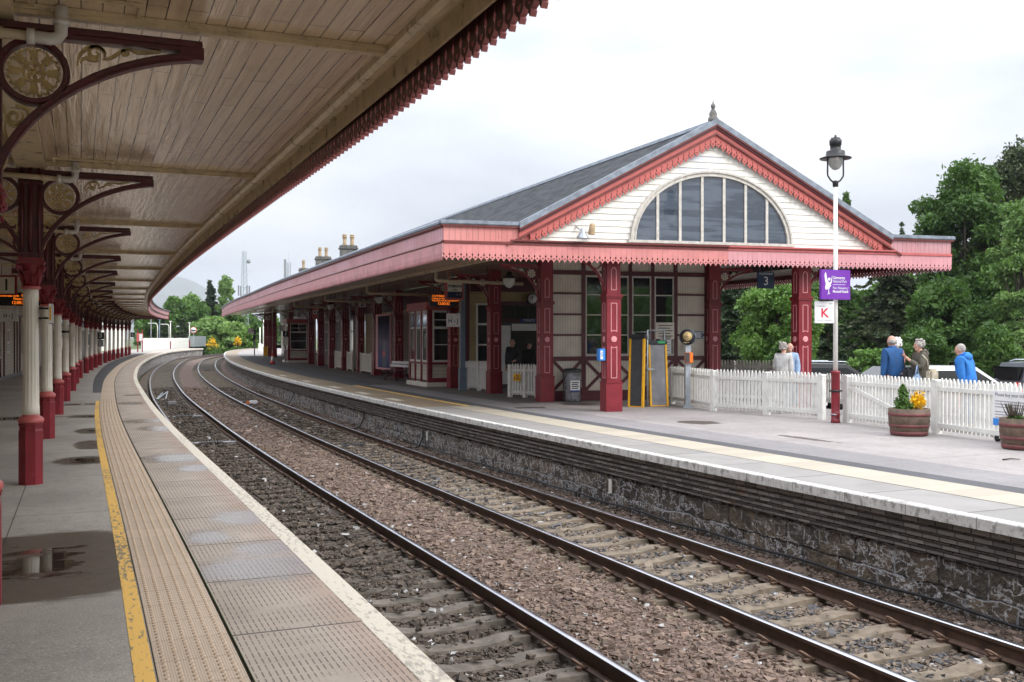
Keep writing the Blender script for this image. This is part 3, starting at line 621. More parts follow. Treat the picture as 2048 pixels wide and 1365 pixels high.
# platform walls: each one thing
wl = tag(sheet('platform_wall', -15, LE, [(EL-0.2, -0.155), (EL-0.2, BEDZ-0.1)], M['rubble_far']), 'low stone wall under the left platform edge, pale lime stains', 'wall')
wr = thing('platform_wall', Matrix.Identity(4), 'sooty stone wall under the right platform with white lime runs', 'wall')
zc = -0.12; t = ER+0.06; prof = [(t, zc)]
for i in range(5):
    prof += [(t, zc-0.064), (t+0.055, zc-0.066), (t+0.055, zc-0.082)]; zc -= 0.082; t += 0.030
    prof.append((t, zc))
sheet('corbel_courses', -15, RE, prof, M['corbel'], parent=wr, step=0.25)
sheet('stone_face', -15, RE, [(t+0.03, zc+0.002), (t+0.02, BEDZ-0.15)], M['rubble'], parent=wr, step=0.25)
# platform ends
for nm, s, a, b in (('platform_end', LE, -7.5, EL-0.1), ('platform_end', RE, ER+0.1, 12.0)):
    q = MB(); q.add([P(s, a, 0), P(s, b, 0), P(s, b, -1.3), P(s, a, -1.3)], [(0, 1, 2, 3)]); structure(q.build(nm, M['rubble_far']))

# ------------------------------------------------------------------ rails
def rail(t, label):
    root = thing('running_rail', Matrix.Identity(4), label, 'rail', 'running rails')
    w = 0.036; z = RAILZ
    sheet('rail_web', -15, 172, [(t-w, z-0.006), (t-w, z-0.034), (t-0.010, z-0.048), (t-0.008, z-0.135), (t-0.07, z-0.150), (t-0.07, z-0.16), (t+0.07, z-0.16), (t+0.07, z-0.150), (t+0.008, z-0.135), (t+0.010, z-0.048), (t+w, z-0.034), (t+w, z-0.006)], M['rust'], parent=root)
    sheet('rail_head', -15, 172, [(t-w, z-0.006), (t-w+0.008, z), (t+w-0.008, z), (t+w, z-0.006)], M['steelrail'], parent=root, smooth=True)
T2 = 3.3791
for tt, lb in ((0.0, 'leftmost rail, beside the left platform, bright worn top'), (1.505, 'second rail from the left, long bright curve with a dark side'), (T2, 'third rail from the left, brown with a thin worn top'), (T2+1.505, 'rightmost rail, nearest the right platform wall, rusty brown')):
    rail(tt, lb)

# ------------------------------------------------------------------ sleepers with clips
def sleeper_mesh(mat):
    b = MB(); L = 1.25
    pr = [(-0.135, -0.16), (-0.105, 0.0), (0.105, 0.0), (0.135, -0.16)]
    xs = [(-L, -.02), (-L+0.05, 0), (-0.45, 0.0), (-0.25, -0.035), (0.25, -0.035), (0.45, 0.0), (L-0.05, 0), (L, -.02)]
    vs = [(x, y, z+dz if z == 0 else z) for x, dz in xs for y, z in pr]
    fs = [(i*4+j, i*4+j+1, i*4+j+5, i*4+j+4) for i in range(len(xs)-1) for j in range(3)]+[(0, 1, 2, 3), (28, 29, 30, 31)]
    b.add(vs, fs); return b
def clip_mesh(sgn):
    "bent spring clip on its shoulder"
    b = MB(); pts = []
    for k in range(9):
        q = math.pi*(-0.15+1.3*k/8); pts.append((0.062*math.sin(q)+0.035, -0.055*math.cos(q), 0.055+0.045*math.sin(q)))
    pts = [(-0.02, -0.035, 0.035)]+pts+[(-0.015, 0.025, 0.04)]
    b.tube([(p[0]*sgn, p[1], p[2]) for p in pts], 0.0115, 6)
    b.box(*sorted((0.005*sgn, 0.06*sgn)), -0.03, 0.03, -0.01, 0.028)
    return b
protos = {}
for key, mt in (('near', 'sleeper_dark'), ('far', 'sleeper_tan')):
    lab = {'near': 'dark oily concrete sleeper under the left track', 'far': 'tan concrete sleeper under the right track'}[key]
    gr = {'near': 'sleepers of the left track', 'far': 'sleepers of the right track'}[key]
    body = sleeper_mesh(mt).build('concrete_sleeper', M[mt]); tag(body, lab, 'sleeper', gr)
    plain = body.copy(); protos[key] = (body, plain)
    for tr in (-0.7525, 0.7525):
        for sg in (-1, 1):
            c = clip_mesh(sg).build('rail_clip', M['clip'], body); c.location = (tr+sg*0.068, 0, 0.0)
srng = random.Random(3)
for key, tc, n0 in (('near', 0.7525, 150), ('far', T2+0.7525, 150)):
    body, plain = protos[key]
    for i in range(n0):
        s = 2.6+i*0.588+srng.uniform(-.02, .02)
        Mx = frame(s, tc+srng.uniform(-.01, .01), SLZ+srng.uniform(-.006, .004), srng.uniform(-.6, .6))
        if i == 0: body.matrix_world = Mx; continue
        if s < 44: dup(body, Mx)
        else:
            o = plain.copy(); COL.objects.link(o); o.matrix_world = Mx
st_ = MB()
for i in range(150, 215):
    for tc in (0.7525, T2+0.7525):
        st_.box(-1.25, 1.25, -.11, .11, -.14, 0, M=frame(2.6+i*.588, tc, SLZ))
tag(st_.build('distant_sleepers', M['sleeper_dark']), 'row of dark sleepers far off where the tracks curve away', 'sleepers', kind='stuff')

# ------------------------------------------------------------------ loose ballast: angular chips
def stones(name, s0, s1, per_m2, size, rg):
    tl, tr = -0.62, 5.85; n = int((s1-s0)*(tr-tl)*per_m2)
    s = rg.uniform(s0, s1, n); t = rg.uniform(tl, tr, n)
    k = np.mod(s-2.6+0.294, 0.588)-0.294
    on = np.zeros(n, bool)
    for tc in (0.7525, T2+0.7525): on |= (np.abs(t-tc) < 1.26) & (np.abs(k) < 0.125)
    six = (t > 1.72) & (t < 3.2)
    pile = np.clip(1-np.abs(t-2.46)/0.75, 0, 1)
    keep = (~on) | (six & (rg.random(n) < 0.15+0.85*pile)) | (rg.random(n) < np.where(t < 2.2, .03+.9*np.clip((s-11.5)/4, 0, 1), .03+.65*np.clip((s-17)/9, 0, 1)))
    for r in (0, 1.505, T2, T2+1.505): keep &= (np.abs(t-r) > 0.085) & ~((np.abs(t-r) < 0.2) & (np.abs(k) < 0.13))
    s, t, on, pile = s[keep], t[keep], on[keep], pile[keep]; n = len(s)
    z = BEDZ-0.006+0.052*pile+0.028*np.clip(1-np.abs(t+0.45)/0.25, 0, 1)+0.03*np.clip((t-5.2)/0.4, 0, 1)*0-0.03*np.clip((t-5.3)/0.4, 0, 1)
    four = (((t > -.45) & (t < 1.75)) | ((t > 3.05) & (t < 5.2))) & (pile < .1)
    z = z+rg.uniform(-0.012, 0.022, n)-0.028*four*np.where(t < 2.2, np.clip((14.5-s)/3, 0, 1), np.clip((24-s)/6, 0, 1)); z[on] = np.maximum(z[on], SLZ+0.006)
    q = np.array([(-1, -1, -1), (1, -1, -1), (1, 1, -1), (-1, 1, -1), (-1, -1, 1), (1, -1, 1), (1, 1, 1), (-1, 1, 1)], float)
    sz = size*rg.lognormal(0, 0.38, n)*0.5
    V = q[None]*(1+rg.uniform(-0.75, 0.2, (n, 8, 3)))*sz[:, None, None]*np.stack([rg.uniform(.75, 1.25, n), rg.uniform(.6, 1, n), rg.uniform(.35, .7, n)], -1)[:, None, :]
    a, b_ = rg.uniform(0, 2*np.pi, n), rg.normal(0, .4, n)
    ca, sa, cb, sb = np.cos(a)[:, None], np.sin(a)[:, None], np.cos(b_)[:, None], np.sin(b_)[:, None]
    x, y, zz = V[..., 0], V[..., 1]*cb-V[..., 2]*sb, V[..., 1]*sb+V[..., 2]*cb
    x, y = x*ca-y*sa, x*sa+y*ca
    C = Pn(s, t, z)
    V = np.stack([C[:, None, 0]+x, C[:, None, 1]+y, C[:, None, 2]+zz], -1).reshape(-1, 3)
    f = np.array([(0, 3, 2, 1), (4, 5, 6, 7), (0, 1, 5, 4), (1, 2, 6, 5), (2, 3, 7, 6), (3, 0, 4, 7)])
    F = (f[None]+8*np.arange(n)[:, None, None]).reshape(-1, 4)
    # colour: ruddy whinstone, oil-dark in the near four-foot, blue-grey and tan in the far one
    u = rg.random(n)[:, None]; v = rg.normal(1, .25, n)[:, None].clip(.4, 1.8)
    red = np.array([.14, .094, .070])*(1-u)+np.array([.205, .15, .118])*u; blk = np.array([.056, .043, .033])*(1-u)+np.array([.12, .094, .074])*u
    tan = np.where(rg.random(n)[:, None] < .30, np.array([.085, .084, .09]), np.array([.19, .15, .115]))
    wob = rg.normal(0, .12, n)+0.2*np.sin(s*0.9)
    nf = ((t+wob*.5 > -0.2) & (t+wob*.5 < 1.6))[:, None]; ff = ((t+wob*.5 > T2+.05) & (t+wob*.5 < T2+1.45))[:, None]
    far = np.clip((s-18)/16, 0, 1)[:, None]
    c = np.where(nf, blk, np.where(ff, tan*(1-far)+blk*1.3*far, red))*v
    edge = ((t > 5.0) | (t < -.2))[:, None]; c = np.where(edge, c*np.where(rg.random(n)[:, None] < .3, .45, .95), c)
    pale = rg.random(n) < .012; c[pale] = .45
    col = np.repeat(np.concatenate([c.clip(0, 1), np.ones((n, 1))], 1), 8, 0)
    return tag(fastmesh(name, V, F, M['stones'], col=col), kind='stuff')
tag(stones('loose_ballast', 2.2, 13.5, 1700, 0.043, rng), 'angular brown and grey ballast stones close to the camera', 'ballast')
tag(stones('loose_ballast', 13.5, 28, 800, 0.05, rng), 'brown ballast stones along the middle of the tracks', 'ballast')
tag(stones('loose_ballast', 28, 62, 150, 0.07, rng), 'brown ballast stones on the far bend of the tracks', 'ballast')

# small things between the rails
def trackbox(s, t, label, body, capm):
    o = thing('track_box', frame(s, t, BEDZ), label, 'track box')
    b = MB(); b.box(-.17, .17, -.13, .13, 0, .17, b=.02); b.build('housing', body, o)
    b = MB(); b.box(-.29, -.172, -.10, .10, .02, .15, b=.015); b.tube([(.17, 0, .05), (.34, .05, .03)], .018, 6); b.build('end_cap', capm, o); return o
trackbox(47.0, 0.72, 'pale grey track magnet box between the left rails', M['grey'], M['darkgrey'])
trackbox(46.2, T2+0.7, 'grey track magnet box with an orange end between the right rails', M['signwhite'], M['orange'])
for s, tc, lb in ((29.3, .7525, 'slatted cable cover across the nearer sleepers of the left track'), (39.5, .7525, 'slatted cable cover across the left track further off'), (27.0, T2+.7525, 'pale slatted cable cover across the right track')):
    o = thing('cable_cover', frame(s, tc, SLZ), lb, 'cover'); b = MB()
    for i in range(9): b.box(-.3+i*.07, -.26+i*.07, -.16, .16, .0, .05)
    b.build('slats', M['darkgrey'], o)
    b = MB(); b.box(-.66, -.31, -.13, .13, 0, .035); b.box(.32, .66, -.13, .13, 0, .035); b.build('boards', M['sleeper_tan'] if tc > 2 else M['grey'], o)
o = thing('guide_bars', frame(53, 0.45, SLZ), 'leaning pale steel bars lying between the left rails', 'bars'); b = MB()
for i, (x0, x1) in enumerate(((-.25, .1), (-.2, .3), (.15, .35))): b.tube([(x0, -2.2, .03), (x1, 1.6, .12+.03*i)], .028, 6)
b.build('steel_bars', M['galv'], o)
# plate on the wall and rusty rods by it
o = thing('wall_plate', frame(6.75, ER+0.2, -0.83), 'white numbered plate low on the sooty right platform wall', 'sign')
b = MB(); b.box(-.02, .0, -.055, .055, -.12, .12, b=.004); b.build('plate', M['white'], o)
Mt = Matrix.Rotation(R(-90), 4, 'Z'); b = MB()
for i, tx in enumerate(('18', '1058', '', '54')): b.text(tx, .05, M=Matrix.Translation((-.021, 0, .085-.052*i)) @ Mt)
b.build('lettering', M['ink'], o); b = MB(); b.text('20', .05, M=Matrix.Translation((-.021, 0, .085-.104)) @ Mt); b.build('red_lettering', M['redink'], o)
for i, (s, lb) in enumerate(((16.0, 'short pale marker low on the right wall beside yellow paint'), (26.0, 'upright pale marker on the far part of the right wall'))):
    o = thing('wall_marker', frame(s, ER+0.2, -0.72), lb, 'marker'); b = MB(); b.box(-.02, .0, -.05, .05, -.12, .12, b=.004); b.build('plate', M['white'], o)
b = MB(); b.tube([frame(6.2, 5.75, BEDZ+.05).translation, frame(5.5, 5.62, BEDZ+.04).translation], .012, 6); b.tube([frame(5.95, 5.72, BEDZ+.02).translation, frame(5.85, 5.5, BEDZ+.06).translation], .016, 6)
tag(b.build('rusty_rods', paint('rust_orange', (.22, .06, .02), .8)), 'rusty iron rods on the ballast by the numbered plate', 'rods')
b = MB(); b.tube([P(s_, ER+.17, BEDZ+.05+.015*math.sin(s_*3)) for s_ in np.arange(4.0, 30, .4)], .018, 6); tag(b.build('black_cable', M['black']), 'black cable along the foot of the right platform wall', 'cable')
for i, s in enumerate((33.0, 26.5, 46.5)):
    b = MB(); b.tube([P(s, ER+.22, -.62), P(s-.35, ER+.12, -.75), P(s-.55, ER-.05, -.97), P(s-.6, ER-.25, BEDZ+.02)], .03, 6)
    tag(b.build('cable_loop', M['black']), ['black cable looping down the right wall between white stains', 'black cable loop nearest the camera on the right wall', 'black cable loop furthest along the right wall'][i], 'cable')
# ================================================================== shared joinery
def band(pts, w):
    "polygon of a strip of width w (number or list) along a line of (x, z) points"
    n = len(pts); ws = w if isinstance(w, (list, tuple)) else [w]*n; a = []; b = []
    for i, p in enumerate(pts):
        q0 = pts[max(i-1, 0)]; q1 = pts[min(i+1, n-1)]; d = Vector((q1[0]-q0[0], q1[1]-q0[1])).normalized(); nx_ = (-d.y, d.x)
        a.append((p[0]+nx_[0]*ws[i]/2, p[1]+nx_[1]*ws[i]/2)); b.append((p[0]-nx_[0]*ws[i]/2, p[1]-nx_[1]*ws[i]/2))
    return a+b[::-1]
def strip(b, pts, w, y0, y1, mi=0, M=None):
    "like a prism of band() but quad by quad, safe for tight curves"
    bd = band(pts, w); n = len(pts)
    for i in range(n-1):
        a0, a1, c1, c0 = bd[i], bd[i+1], bd[2*n-2-i], bd[2*n-1-i]
        b.add([(p[0], y, p[1]) for y in (y0, y1) for p in (a0, a1, c1, c0)], [(0, 1, 2, 3), (7, 6, 5, 4), (0, 4, 5, 1), (2, 6, 7, 3), (1, 5, 6, 2), (3, 7, 4, 0)], mi, M)
def circ(cx, cz, r, n=24, a0=0.0): return [(cx+r*math.cos(a0+2*math.pi*i/n), cz+r*math.sin(a0+2*math.pi*i/n)) for i in range(n)]
def bez(p0, p1, p2, p3, n=10):
    o = []
    for i in range(n+1):
        t = i/n; u = 1-t
        o.append(tuple(u**3*a+3*u*u*t*b+3*u*t*t*c+t**3*d for a, b, c, d in zip(p0, p1, p2, p3)))
    return o
def spiral(cx, cz, r0, r1, a0, a1, n=16):
    return [(cx+(r0+(r1-r0)*i/n)*math.cos(R(a0+(a1-a0)*i/n)), cz+(r0+(r1-r0)*i/n)*math.sin(R(a0+(a1-a0)*i/n))) for i in range(n+1)]
def tooth(w, H, g=0.012):
    k = w; half = [(0, 0), (.13*k, .20*k), (.09*k, .30*k), (.27*k, .36*k), (.41*k, .50*k), (.5*k-.03*k, .62*k), (.5*k-.05*k, .82*k), (.5*k-.17*k, 1.02*k), (.5*k-.04*k, 1.26*k), (.5*k-g*k, 1.28*k), (.5*k-g*k, H)]
    outer = half+[(-x, z) for x, z in reversed(half[1:])]
    hole = [(-.17*k, .74*k), (0, .69*k), (.17*k, .74*k), (.14*k, .58*k), (0, .45*k), (-.14*k, .58*k)]
    return outer, hole
def teeth(name, O, X, Nn, w, H, th, mats, parent, slope=None):
    "O origins (n,3) at the tooth tips, X unit vectors along the row, Nn outward normals; mats = (outside, edges, inside)"
    b = MB(); outer, hole = tooth(w, H)
    if slope is not None:      # raking row: shear each tooth so its head follows the slope
        outer = [(x, z+(slope*x if z > 1.275*w else 0)) for x, z in outer]
    b.prism(outer, 0, th, [hole], 0)
    nl = len(outer)+len(hole); T = np.array(b.v); nt = len(b.f)
    tri = np.array([f for f in b.f if len(f) == 3]); quad = np.array([f for f in b.f if len(f) == 4])
    n = len(O)
    V = O[:, None]+X[:, None]*T[None, :, 0:1]+Nn[:, None]*(T[None, :, 1:2])+np.array([0, 0, 1.0])*T[None, :, 2:3]
    V = V.reshape(-1, 3)
    q2 = np.concatenate([np.stack([tri[:, 0], tri[:, 1], tri[:, 2]], -1), quad[:, [0, 1, 2]], quad[:, [0, 2, 3]]])
    F = (q2[None]+len(T)*np.arange(n)[:, None, None]).reshape(-1, 3)
    mi = np.where(np.arange(len(q2)) < len(tri)//2, 2, np.where(np.arange(len(q2)) < len(tri), 0, 1))
    o = fastmesh(name, V, F, list(mats), parent=parent)
    o.data.polygons.foreach_set('material_index', np.tile(mi, n).astype(np.int32)); return o
def teeth_line(name, s0, s1, t, z, w, H, th, out, mats, parent):
    s = np.arange(s0+w/2, s1, w); h = TH(s); tt = t(s) if callable(t) else np.full(len(s), t)
    O = Pn(s, tt, np.full(len(s), z)); X = np.stack([-np.sin(h), np.cos(h), 0*h], -1); Nn = out*np.stack([np.cos(h), np.sin(h), 0*h], -1)
    return teeth(name, O, X, Nn, w, H, th, mats, parent)
ORD = 'first second third fourth fifth sixth seventh eighth ninth tenth eleventh twelfth thirteenth fourteenth fifteenth sixteenth seventeenth eighteenth nineteenth twentieth'.split()

# ================================================================== LEFT CANOPY
COLS = [8.49, 14.73, 21.1, 27.6, 33.3, 39.8, 46.2, 52.2, 58.8, 63.8, 68.8, 73.8, 79.6, 84.2, 88.6, 93.2, 97.6, 101.9, 105.6]
def colt(s): return -3.0-0.2*min(1, max(0, (s-38)/15))
LC_END = 114.0
cl = thing('platform_canopy', Matrix.Identity(4), 'long curving canopy over the left platform with a glossy brown boarded ceiling', 'canopy')
SOF = 3.99
vt = lambda s: -0.045-0.055*np.clip((s-6)/8, 0, 1)
sheet('soffit', -10, LC_END, [(-6.4, SOF), (-0.22, SOF)], M['soffit'], parent=cl)
sheet('roof', -10, LC_END+.2, [(-7.6, 4.75), (-3.0, 5.15), (0.12, 4.52), (0.12, 4.47), (-0.05, 4.47)], M['lead'], parent=cl)
sheet('eaves_board', -10, LC_END, [(-0.30, SOF-0.002), (-0.30, SOF-0.05), (-0.26, SOF-0.075), (-0.21, SOF-0.075), (-0.19, SOF-0.03), (-0.135, SOF-0.03)], M['batten'], parent=cl)
sheet('backing_board', -10, LC_END, [(-0.14, SOF+.02), (-0.14, 3.80), (-0.115, 3.80), (-0.115, SOF+.02)], M['batten'], parent=cl)
sheet('fascia', -10, LC_END, [(-0.035, 3.97), (-0.035, 4.47)], M['fascia'], parent=cl)
sheet('moulding', -10, LC_END, [(-0.033, 3.99), (0.015, 3.99), (0.03, 4.05), (-0.033, 4.06)], M['trim'], parent=cl)
sheet('cornice', -10, LC_END, [(-0.033, 4.40), (0.06, 4.42), (0.08, 4.47), (-0.033, 4.475)], M['trim'], parent=cl)
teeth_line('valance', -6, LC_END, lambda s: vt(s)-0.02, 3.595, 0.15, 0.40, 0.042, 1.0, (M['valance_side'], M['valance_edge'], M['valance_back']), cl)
sheet('longitudinal_beam', -10, LC_END, [(-3.16, SOF), (-3.16, SOF-0.10), (-2.84, SOF-0.10), (-2.84, SOF)], M['batten'], parent=cl)
q = MB(); q.add([P(LC_END, -7.5, 3.6), P(LC_END, 0, 3.6), P(LC_END, 0, 4.5), P(LC_END, -7.5, 4.7)], [(0, 1, 2, 3)]); q.build('end_boards', M['fascia'], cl)
for s in [2.2]+COLS+[110]:
    Mx = frame(s, 0)
    b = MB(); b.M = Mx; x1 = -0.30; y = -.02
    b.box(-6.4, x1, y-.055, y+.055, SOF-.045, SOF-.002); b.box(-2.84, x1, y-.085, y-.056, SOF-.062, SOF-.002); b.box(-2.84, x1, y-.108, y-.086, SOF-.034, SOF-.002)
    b.build('batten', M['batten'], cl)
    # raised framed panel beside the pipe
    b = MB(); b.M = Mx
    for a in ((-2.75, -2.05, -.42, -.39), (-2.75, -2.05, -.14, -.11)): b.box(*a, SOF-.022, SOF-.002)
    for a in ((-2.75, -2.72, -.389, -.141), (-2.08, -2.05, -.389, -.141)): b.box(*a, SOF-.022, SOF-.002)
    b.build('trap_frame', M['batten'], cl)

# ------------------------------------------------------------------ iron columns
def make_column():
    root = thing('iron_column', Matrix.Identity(4), 'x', 'column', 'iron columns along the left platform')
    b = MB(); b.lathe([(.146, 0), (.146, .66), (.138, .68), (.138, .715), (.150, .73), (.150, .75)], 8, smooth=False); b.build('plinth', M['maroon'], root)
    b = MB(); b.lathe([(.10, .75), (.135, .752), (.15, .775), (.15, .80), (.13, .825), (.104, .84), (.10, .86)], 24); b.build('base_ring', M['salmon'], root)
    b = MB(); nf = 14; nn = nf*6
    rf = lambda i, j: 1.0 if i in (0, 1, 2, 8, 9, 10) else 1.0-0.085*max(0.0, math.sin(math.pi*((j % 6)+0.5)/6))**0.7
    zz = [.84, .93, .95, .98, 1.3, 1.7, 2.1, 2.27, 2.30, 2.33, 2.41]
    b.lathe([(.1-.012*(z-.84)/1.57, z) for z in zz], nn, rf=rf); b.build('shaft', M['cream'], root)
    b = MB(); b.lathe([(.09, 2.405), (.107, 2.408), (.115, 2.425), (.107, 2.442), (.09, 2.445)], 24); b.build('neck_ring', M['salmon'], root)
    b = MB(); b.lathe([(.086, 2.44), (.088, 2.52), (.10, 2.60), (.125, 2.67), (.15, 2.71), (.15, 2.72)], 16)
    b.box(-.165, .165, -.165, .165, 2.715, 2.755, b=.012); b.box(-.14, .14, -.14, .14, 2.756, 2.79)
    for k in range(8):
        a = R(45*k+22.5); T = Matrix.Rotation(a, 4, 'Z')
        h = 2.62 if k % 2 else 2.57
        for off in (-.022, 0, .022):
            b.tube([(.088, off*.6, 2.445), (.105, off*.9, (2.445+h)/2), (.125+abs(off)*-.3, off*1.2, h), (.15-abs(off)*.5, off*1.3, h+.01), (.152-abs(off)*.5, off*1.3, h-.02)], [.008, .012, .011, .009, .005], 6, M=T)
    for k in range(4):
        T = Matrix.Rotation(R(45+90*k), 4, 'Z')
        b.tube([(x, 0, z) for x, z in bez((.095, 2.52), (.11, 2.64), (.16, 2.70), (.195, 2.695), 6)]+[(x, 0, z) for x, z in spiral(.187, 2.665, .032, .008, 75, -400, 14)], .013, 6, M=T)
    b.build('capital', M['maroon'], root)
    b = MB(); b.box(-.075, .075, -.075, .075, 2.79, SOF-.1)
    for x in (-.095, 0, .095):
        for y in (-.095, 0, .095):
            if x or y: b.tube([(x, y, 2.79), (x, y, SOF-.1)], .02 if x and y else .026, 8)
    for z in (2.80, 2.83, 3.7): b.box(-.13, .13, -.13, .13, z, z+.02)
    b.build('upright', M['iron'], root)
    for sg in (1, -1):
        T = Matrix.Diagonal((sg, 1, 1, 1))
        b = MB()
        arc = bez((.10, 2.80), (.13, 3.16), (.60, 3.67), (1.36, 3.775), 18)
        strip(b, arc, [.052]*12+[.058]*7, -.045, .045, M=T)
        strip(b, arc, .024, -.07, .07, M=T)
        b.box(*sorted((.10*sg, 1.42*sg)), -.05, .05, 3.80, 3.885); b.box(*sorted((.10*sg, 1.42*sg)), -.075, .075, 3.835, 3.86)
        b.box(*sorted((1.27*sg, 1.43*sg)), -.065, .065, 3.748, 3.835)
        ring = circ(.33, 3.565, .205, 28); ring.append(ring[0]); strip(b, [(x, z) for x, z in ring], .045, -.045, .045, M=T)
        strip(b, ring, .02, -.07, .07, M=T)
        b.box(*sorted((.10*sg, .14*sg)), -.04, .04, 2.80, 3.80)
        br = b.build('bracket', M['iron'], root)
        b = MB(); cx, cz = .33, 3.565
        rr = circ(cx, cz, .064, 20); rr.append(rr[0]); strip(b, rr, .018, -.02, .02, M=T)
        for i in range(5):
            a = R(72*i); b.sphere(((cx+.034*math.cos(a))*sg, 0, cz+.034*math.sin(a)), (.016, .02, .016), n=8, k=5)
        b.sphere((cx*sg, 0, cz), (.022, .025, .022), n=8, k=5)
        for i in range(8):
            a = R(45*i); d = (math.cos(a), math.sin(a))
            strip(b, [(cx+d[0]*r, cz+d[1]*r) for r in (.07, .10, .125, .145, .168)], [.014, .022, .028, .018, .004], -.02, .02, M=T)
            a2 = R(45*i+22.5)
            for e in (-1, 1):
                pl = [(cx+math.cos(a2+e*f)*r, cz+math.sin(a2+e*f)*r) for r, f in ((.085, .17), (.12, .26), (.148, .24), (.162, .12), (.148, .03))]
                strip(b, pl, [.01, .016, .018, .014, .008], -.016, .016, M=T)
        b.build('rosette', M['gold'], br)
        UPS = (bez((.60, 3.63), (.60, 3.82), (.80, 3.80), (.78, 3.72)), spiral(.715, 3.735, .06, .012, -20, 430), bez((.76, 3.70), (.85, 3.70), (.86, 3.79), (.95, 3.785)), spiral(.905, 3.765, .028, .006, 60, -340), bez((.94, 3.785), (1.0, 3.75), (1.06, 3.79), (1.14, 3.79)), bez((.62, 3.66), (.66, 3.74), (.70, 3.66), (.735, 3.69)))
        LOS = (bez((.22, 3.33), (.26, 3.32), (.31, 3.33), (.29, 3.27)), spiral(.215, 3.255, .055, .012, 40, -420), bez((.25, 3.20), (.20, 3.16), (.155, 3.22), (.15, 3.33)), bez((.16, 3.22), (.14, 3.10), (.20, 3.08), (.20, 3.03)), spiral(.168, 3.06, .03, .007, 0, 420), bez((.19, 3.03), (.15, 2.99), (.16, 2.93), (.145, 2.90)))
        for grp in (UPS, LOS):
            b = MB()
            for pts in grp: strip(b, pts, [.010+.014*math.sin(math.pi*i/(len(pts)-1)) for i in range(len(pts))], -.018, .018, M=T)
            b.build('scrollwork', M['gold'], br)
    b = MB(); b.tube([(-.5, -.15, 3.79), (.36, -.15, 3.765)], .032, 12); b.tube([(.12, -.15, 3.772), (.15, -.15, 3.771)], .04, 12); b.build('drain_pipe', M['pipe'], root)
    b = MB(); b.tube([(.31, -.15, 3.766), (.44, -.15, 3.762), (.48, -.15, 3.775), (.502, -.15, 3.805), (.505, -.15, 3.985)], .042, 14)
    b.tube([(.295, -.15, 3.767), (.345, -.15, 3.766)], .052, 14); b.tube([(.505, -.15, 3.86), (.505, -.15, 3.90)], .052, 14); b.build('pipe_elbow', M['pvc'], root)
    return root
c0 = make_column()
for i, s in enumerate(COLS):
    lab = 'nearest iron column, cut off by the left edge of the photo' if i == 0 else 'fluted cream iron column on a maroon base, %s of the whole columns from the camera' % ORD[i-1] if i < 18 else 'last fluted iron column, farthest away at the end of the left canopy'
    if i == 17: lab = 'fluted iron column next to the farthest one of the left row'
    Mx = frame(s, colt(s)-(.055 if i == 0 else 0))
    if i == 0: c0.matrix_world = Mx; c0['label'] = lab
    else: dup(c0, Mx, lab)
# ------------------------------------------------------------------ station building on the left platform
lb = thing('station_building', Matrix.Identity(4), 'cream boarded station building with maroon strips behind the left columns', 'building')
def wallbox(b, s0, s1, t, z0, z1, th=.05, step=2.0):
    n = max(1, int((s1-s0)/step))
    for i in range(n):
        a, c = s0+(s1-s0)*i/n, s0+(s1-s0)*(i+1)/n
        v = [P(s, tt, z) for z in (z0, z1) for tt in (t, t+th) for s in (a, c)]
        b.add(v, [(0, 1, 3, 2), (4, 6, 7, 5), (0, 4, 5, 1), (2, 3, 7, 6), (0, 2, 6, 4), (1, 5, 7, 3)])
LT = -6.3
b = MB(); wallbox(b, -10, 72, LT-.12, -.05, 4.3, .12); b.build('wall', M['cream_h'], lb)
b = MB(); wallbox(b, -10, 72, LT+.002, 0, .16, .03); b.build('skirting', M['grey'], lb); b = MB(); wallbox(b, -10, 72, LT+.002, 2.96, 3.05, .06); b.build('head_rail', M['grey'], lb)
b = MB()
for s in (20, 27, 34, 41, 47.6, 49.7, 51.1, 55.2, 56.4, 57.6, 61.3, 66.5, 71.8): wallbox(b, s, s+.16, LT+.004, .161, 2.959, .05)
b.build('cover_strip', M['dark_maroon'], lb)
for s in (48.0, 58.0, 63.2):
    f = MB(); wallbox(f, s, s+1.5, LT+.004, 1.0, 1.06, .07); wallbox(f, s, s+1.5, LT+.004, 2.55, 2.62, .07); wallbox(f, s, s+.08, LT+.006, 1.06, 2.55, .05); wallbox(f, s+1.42, s+1.5, LT+.006, 1.06, 2.55, .05); wallbox(f, s+.7, s+.76, LT+.006, 1.06, 2.55, .04)
    fr = f.build('window', M['signwhite'], lb); gz = MB(); wallbox(gz, s+.08, s+1.42, LT+.003, 1.06, 2.55, .012); gz.build('pane', M['glass'], fr)
o = thing('notice', Matrix.Identity(4), 'tall pale notice on the cream wall behind the first whole column', 'notice'); b = MB(); wallbox(b, 52.3, 53.3, LT+.01, 1.2, 2.3, .02); b.build('sheet', M['signwhite'], o)
b = MB(); wallbox(b, 52.45, 53.15, LT+.032, 1.75, 2.2, .004); wallbox(b, 52.45, 53.15, LT+.032, 1.3, 1.35, .004); wallbox(b, 52.45, 53.15, LT+.032, 1.42, 1.47, .004); wallbox(b, 52.45, 53.15, LT+.032, 1.54, 1.59, .004); b.build('print', M['greyink'], o)
lb2 = thing('station_building', Matrix.Identity(4), 'low brown building with white posts and eaves far along the left platform', 'building')
b = MB(); wallbox(b, 72, 113, -6.9, -.05, 2.45, .2); b.build('wall', M['brown_h'], lb2)
b = MB(); wallbox(b, 72, 113.5, -6.85, 2.40, 2.72, .45); b.build('eaves', M['white'], lb2)
b = MB()
for s in np.arange(74, 114, 4.6): wallbox(b, s, s+.3, -6.70, -.05, 2.40, .08)
b.build('post', M['white'], lb2)
b = MB(); wallbox(b, 72, 113, -6.72, 0, .12, .06); b.build('plinth', M['grey'], lb2)
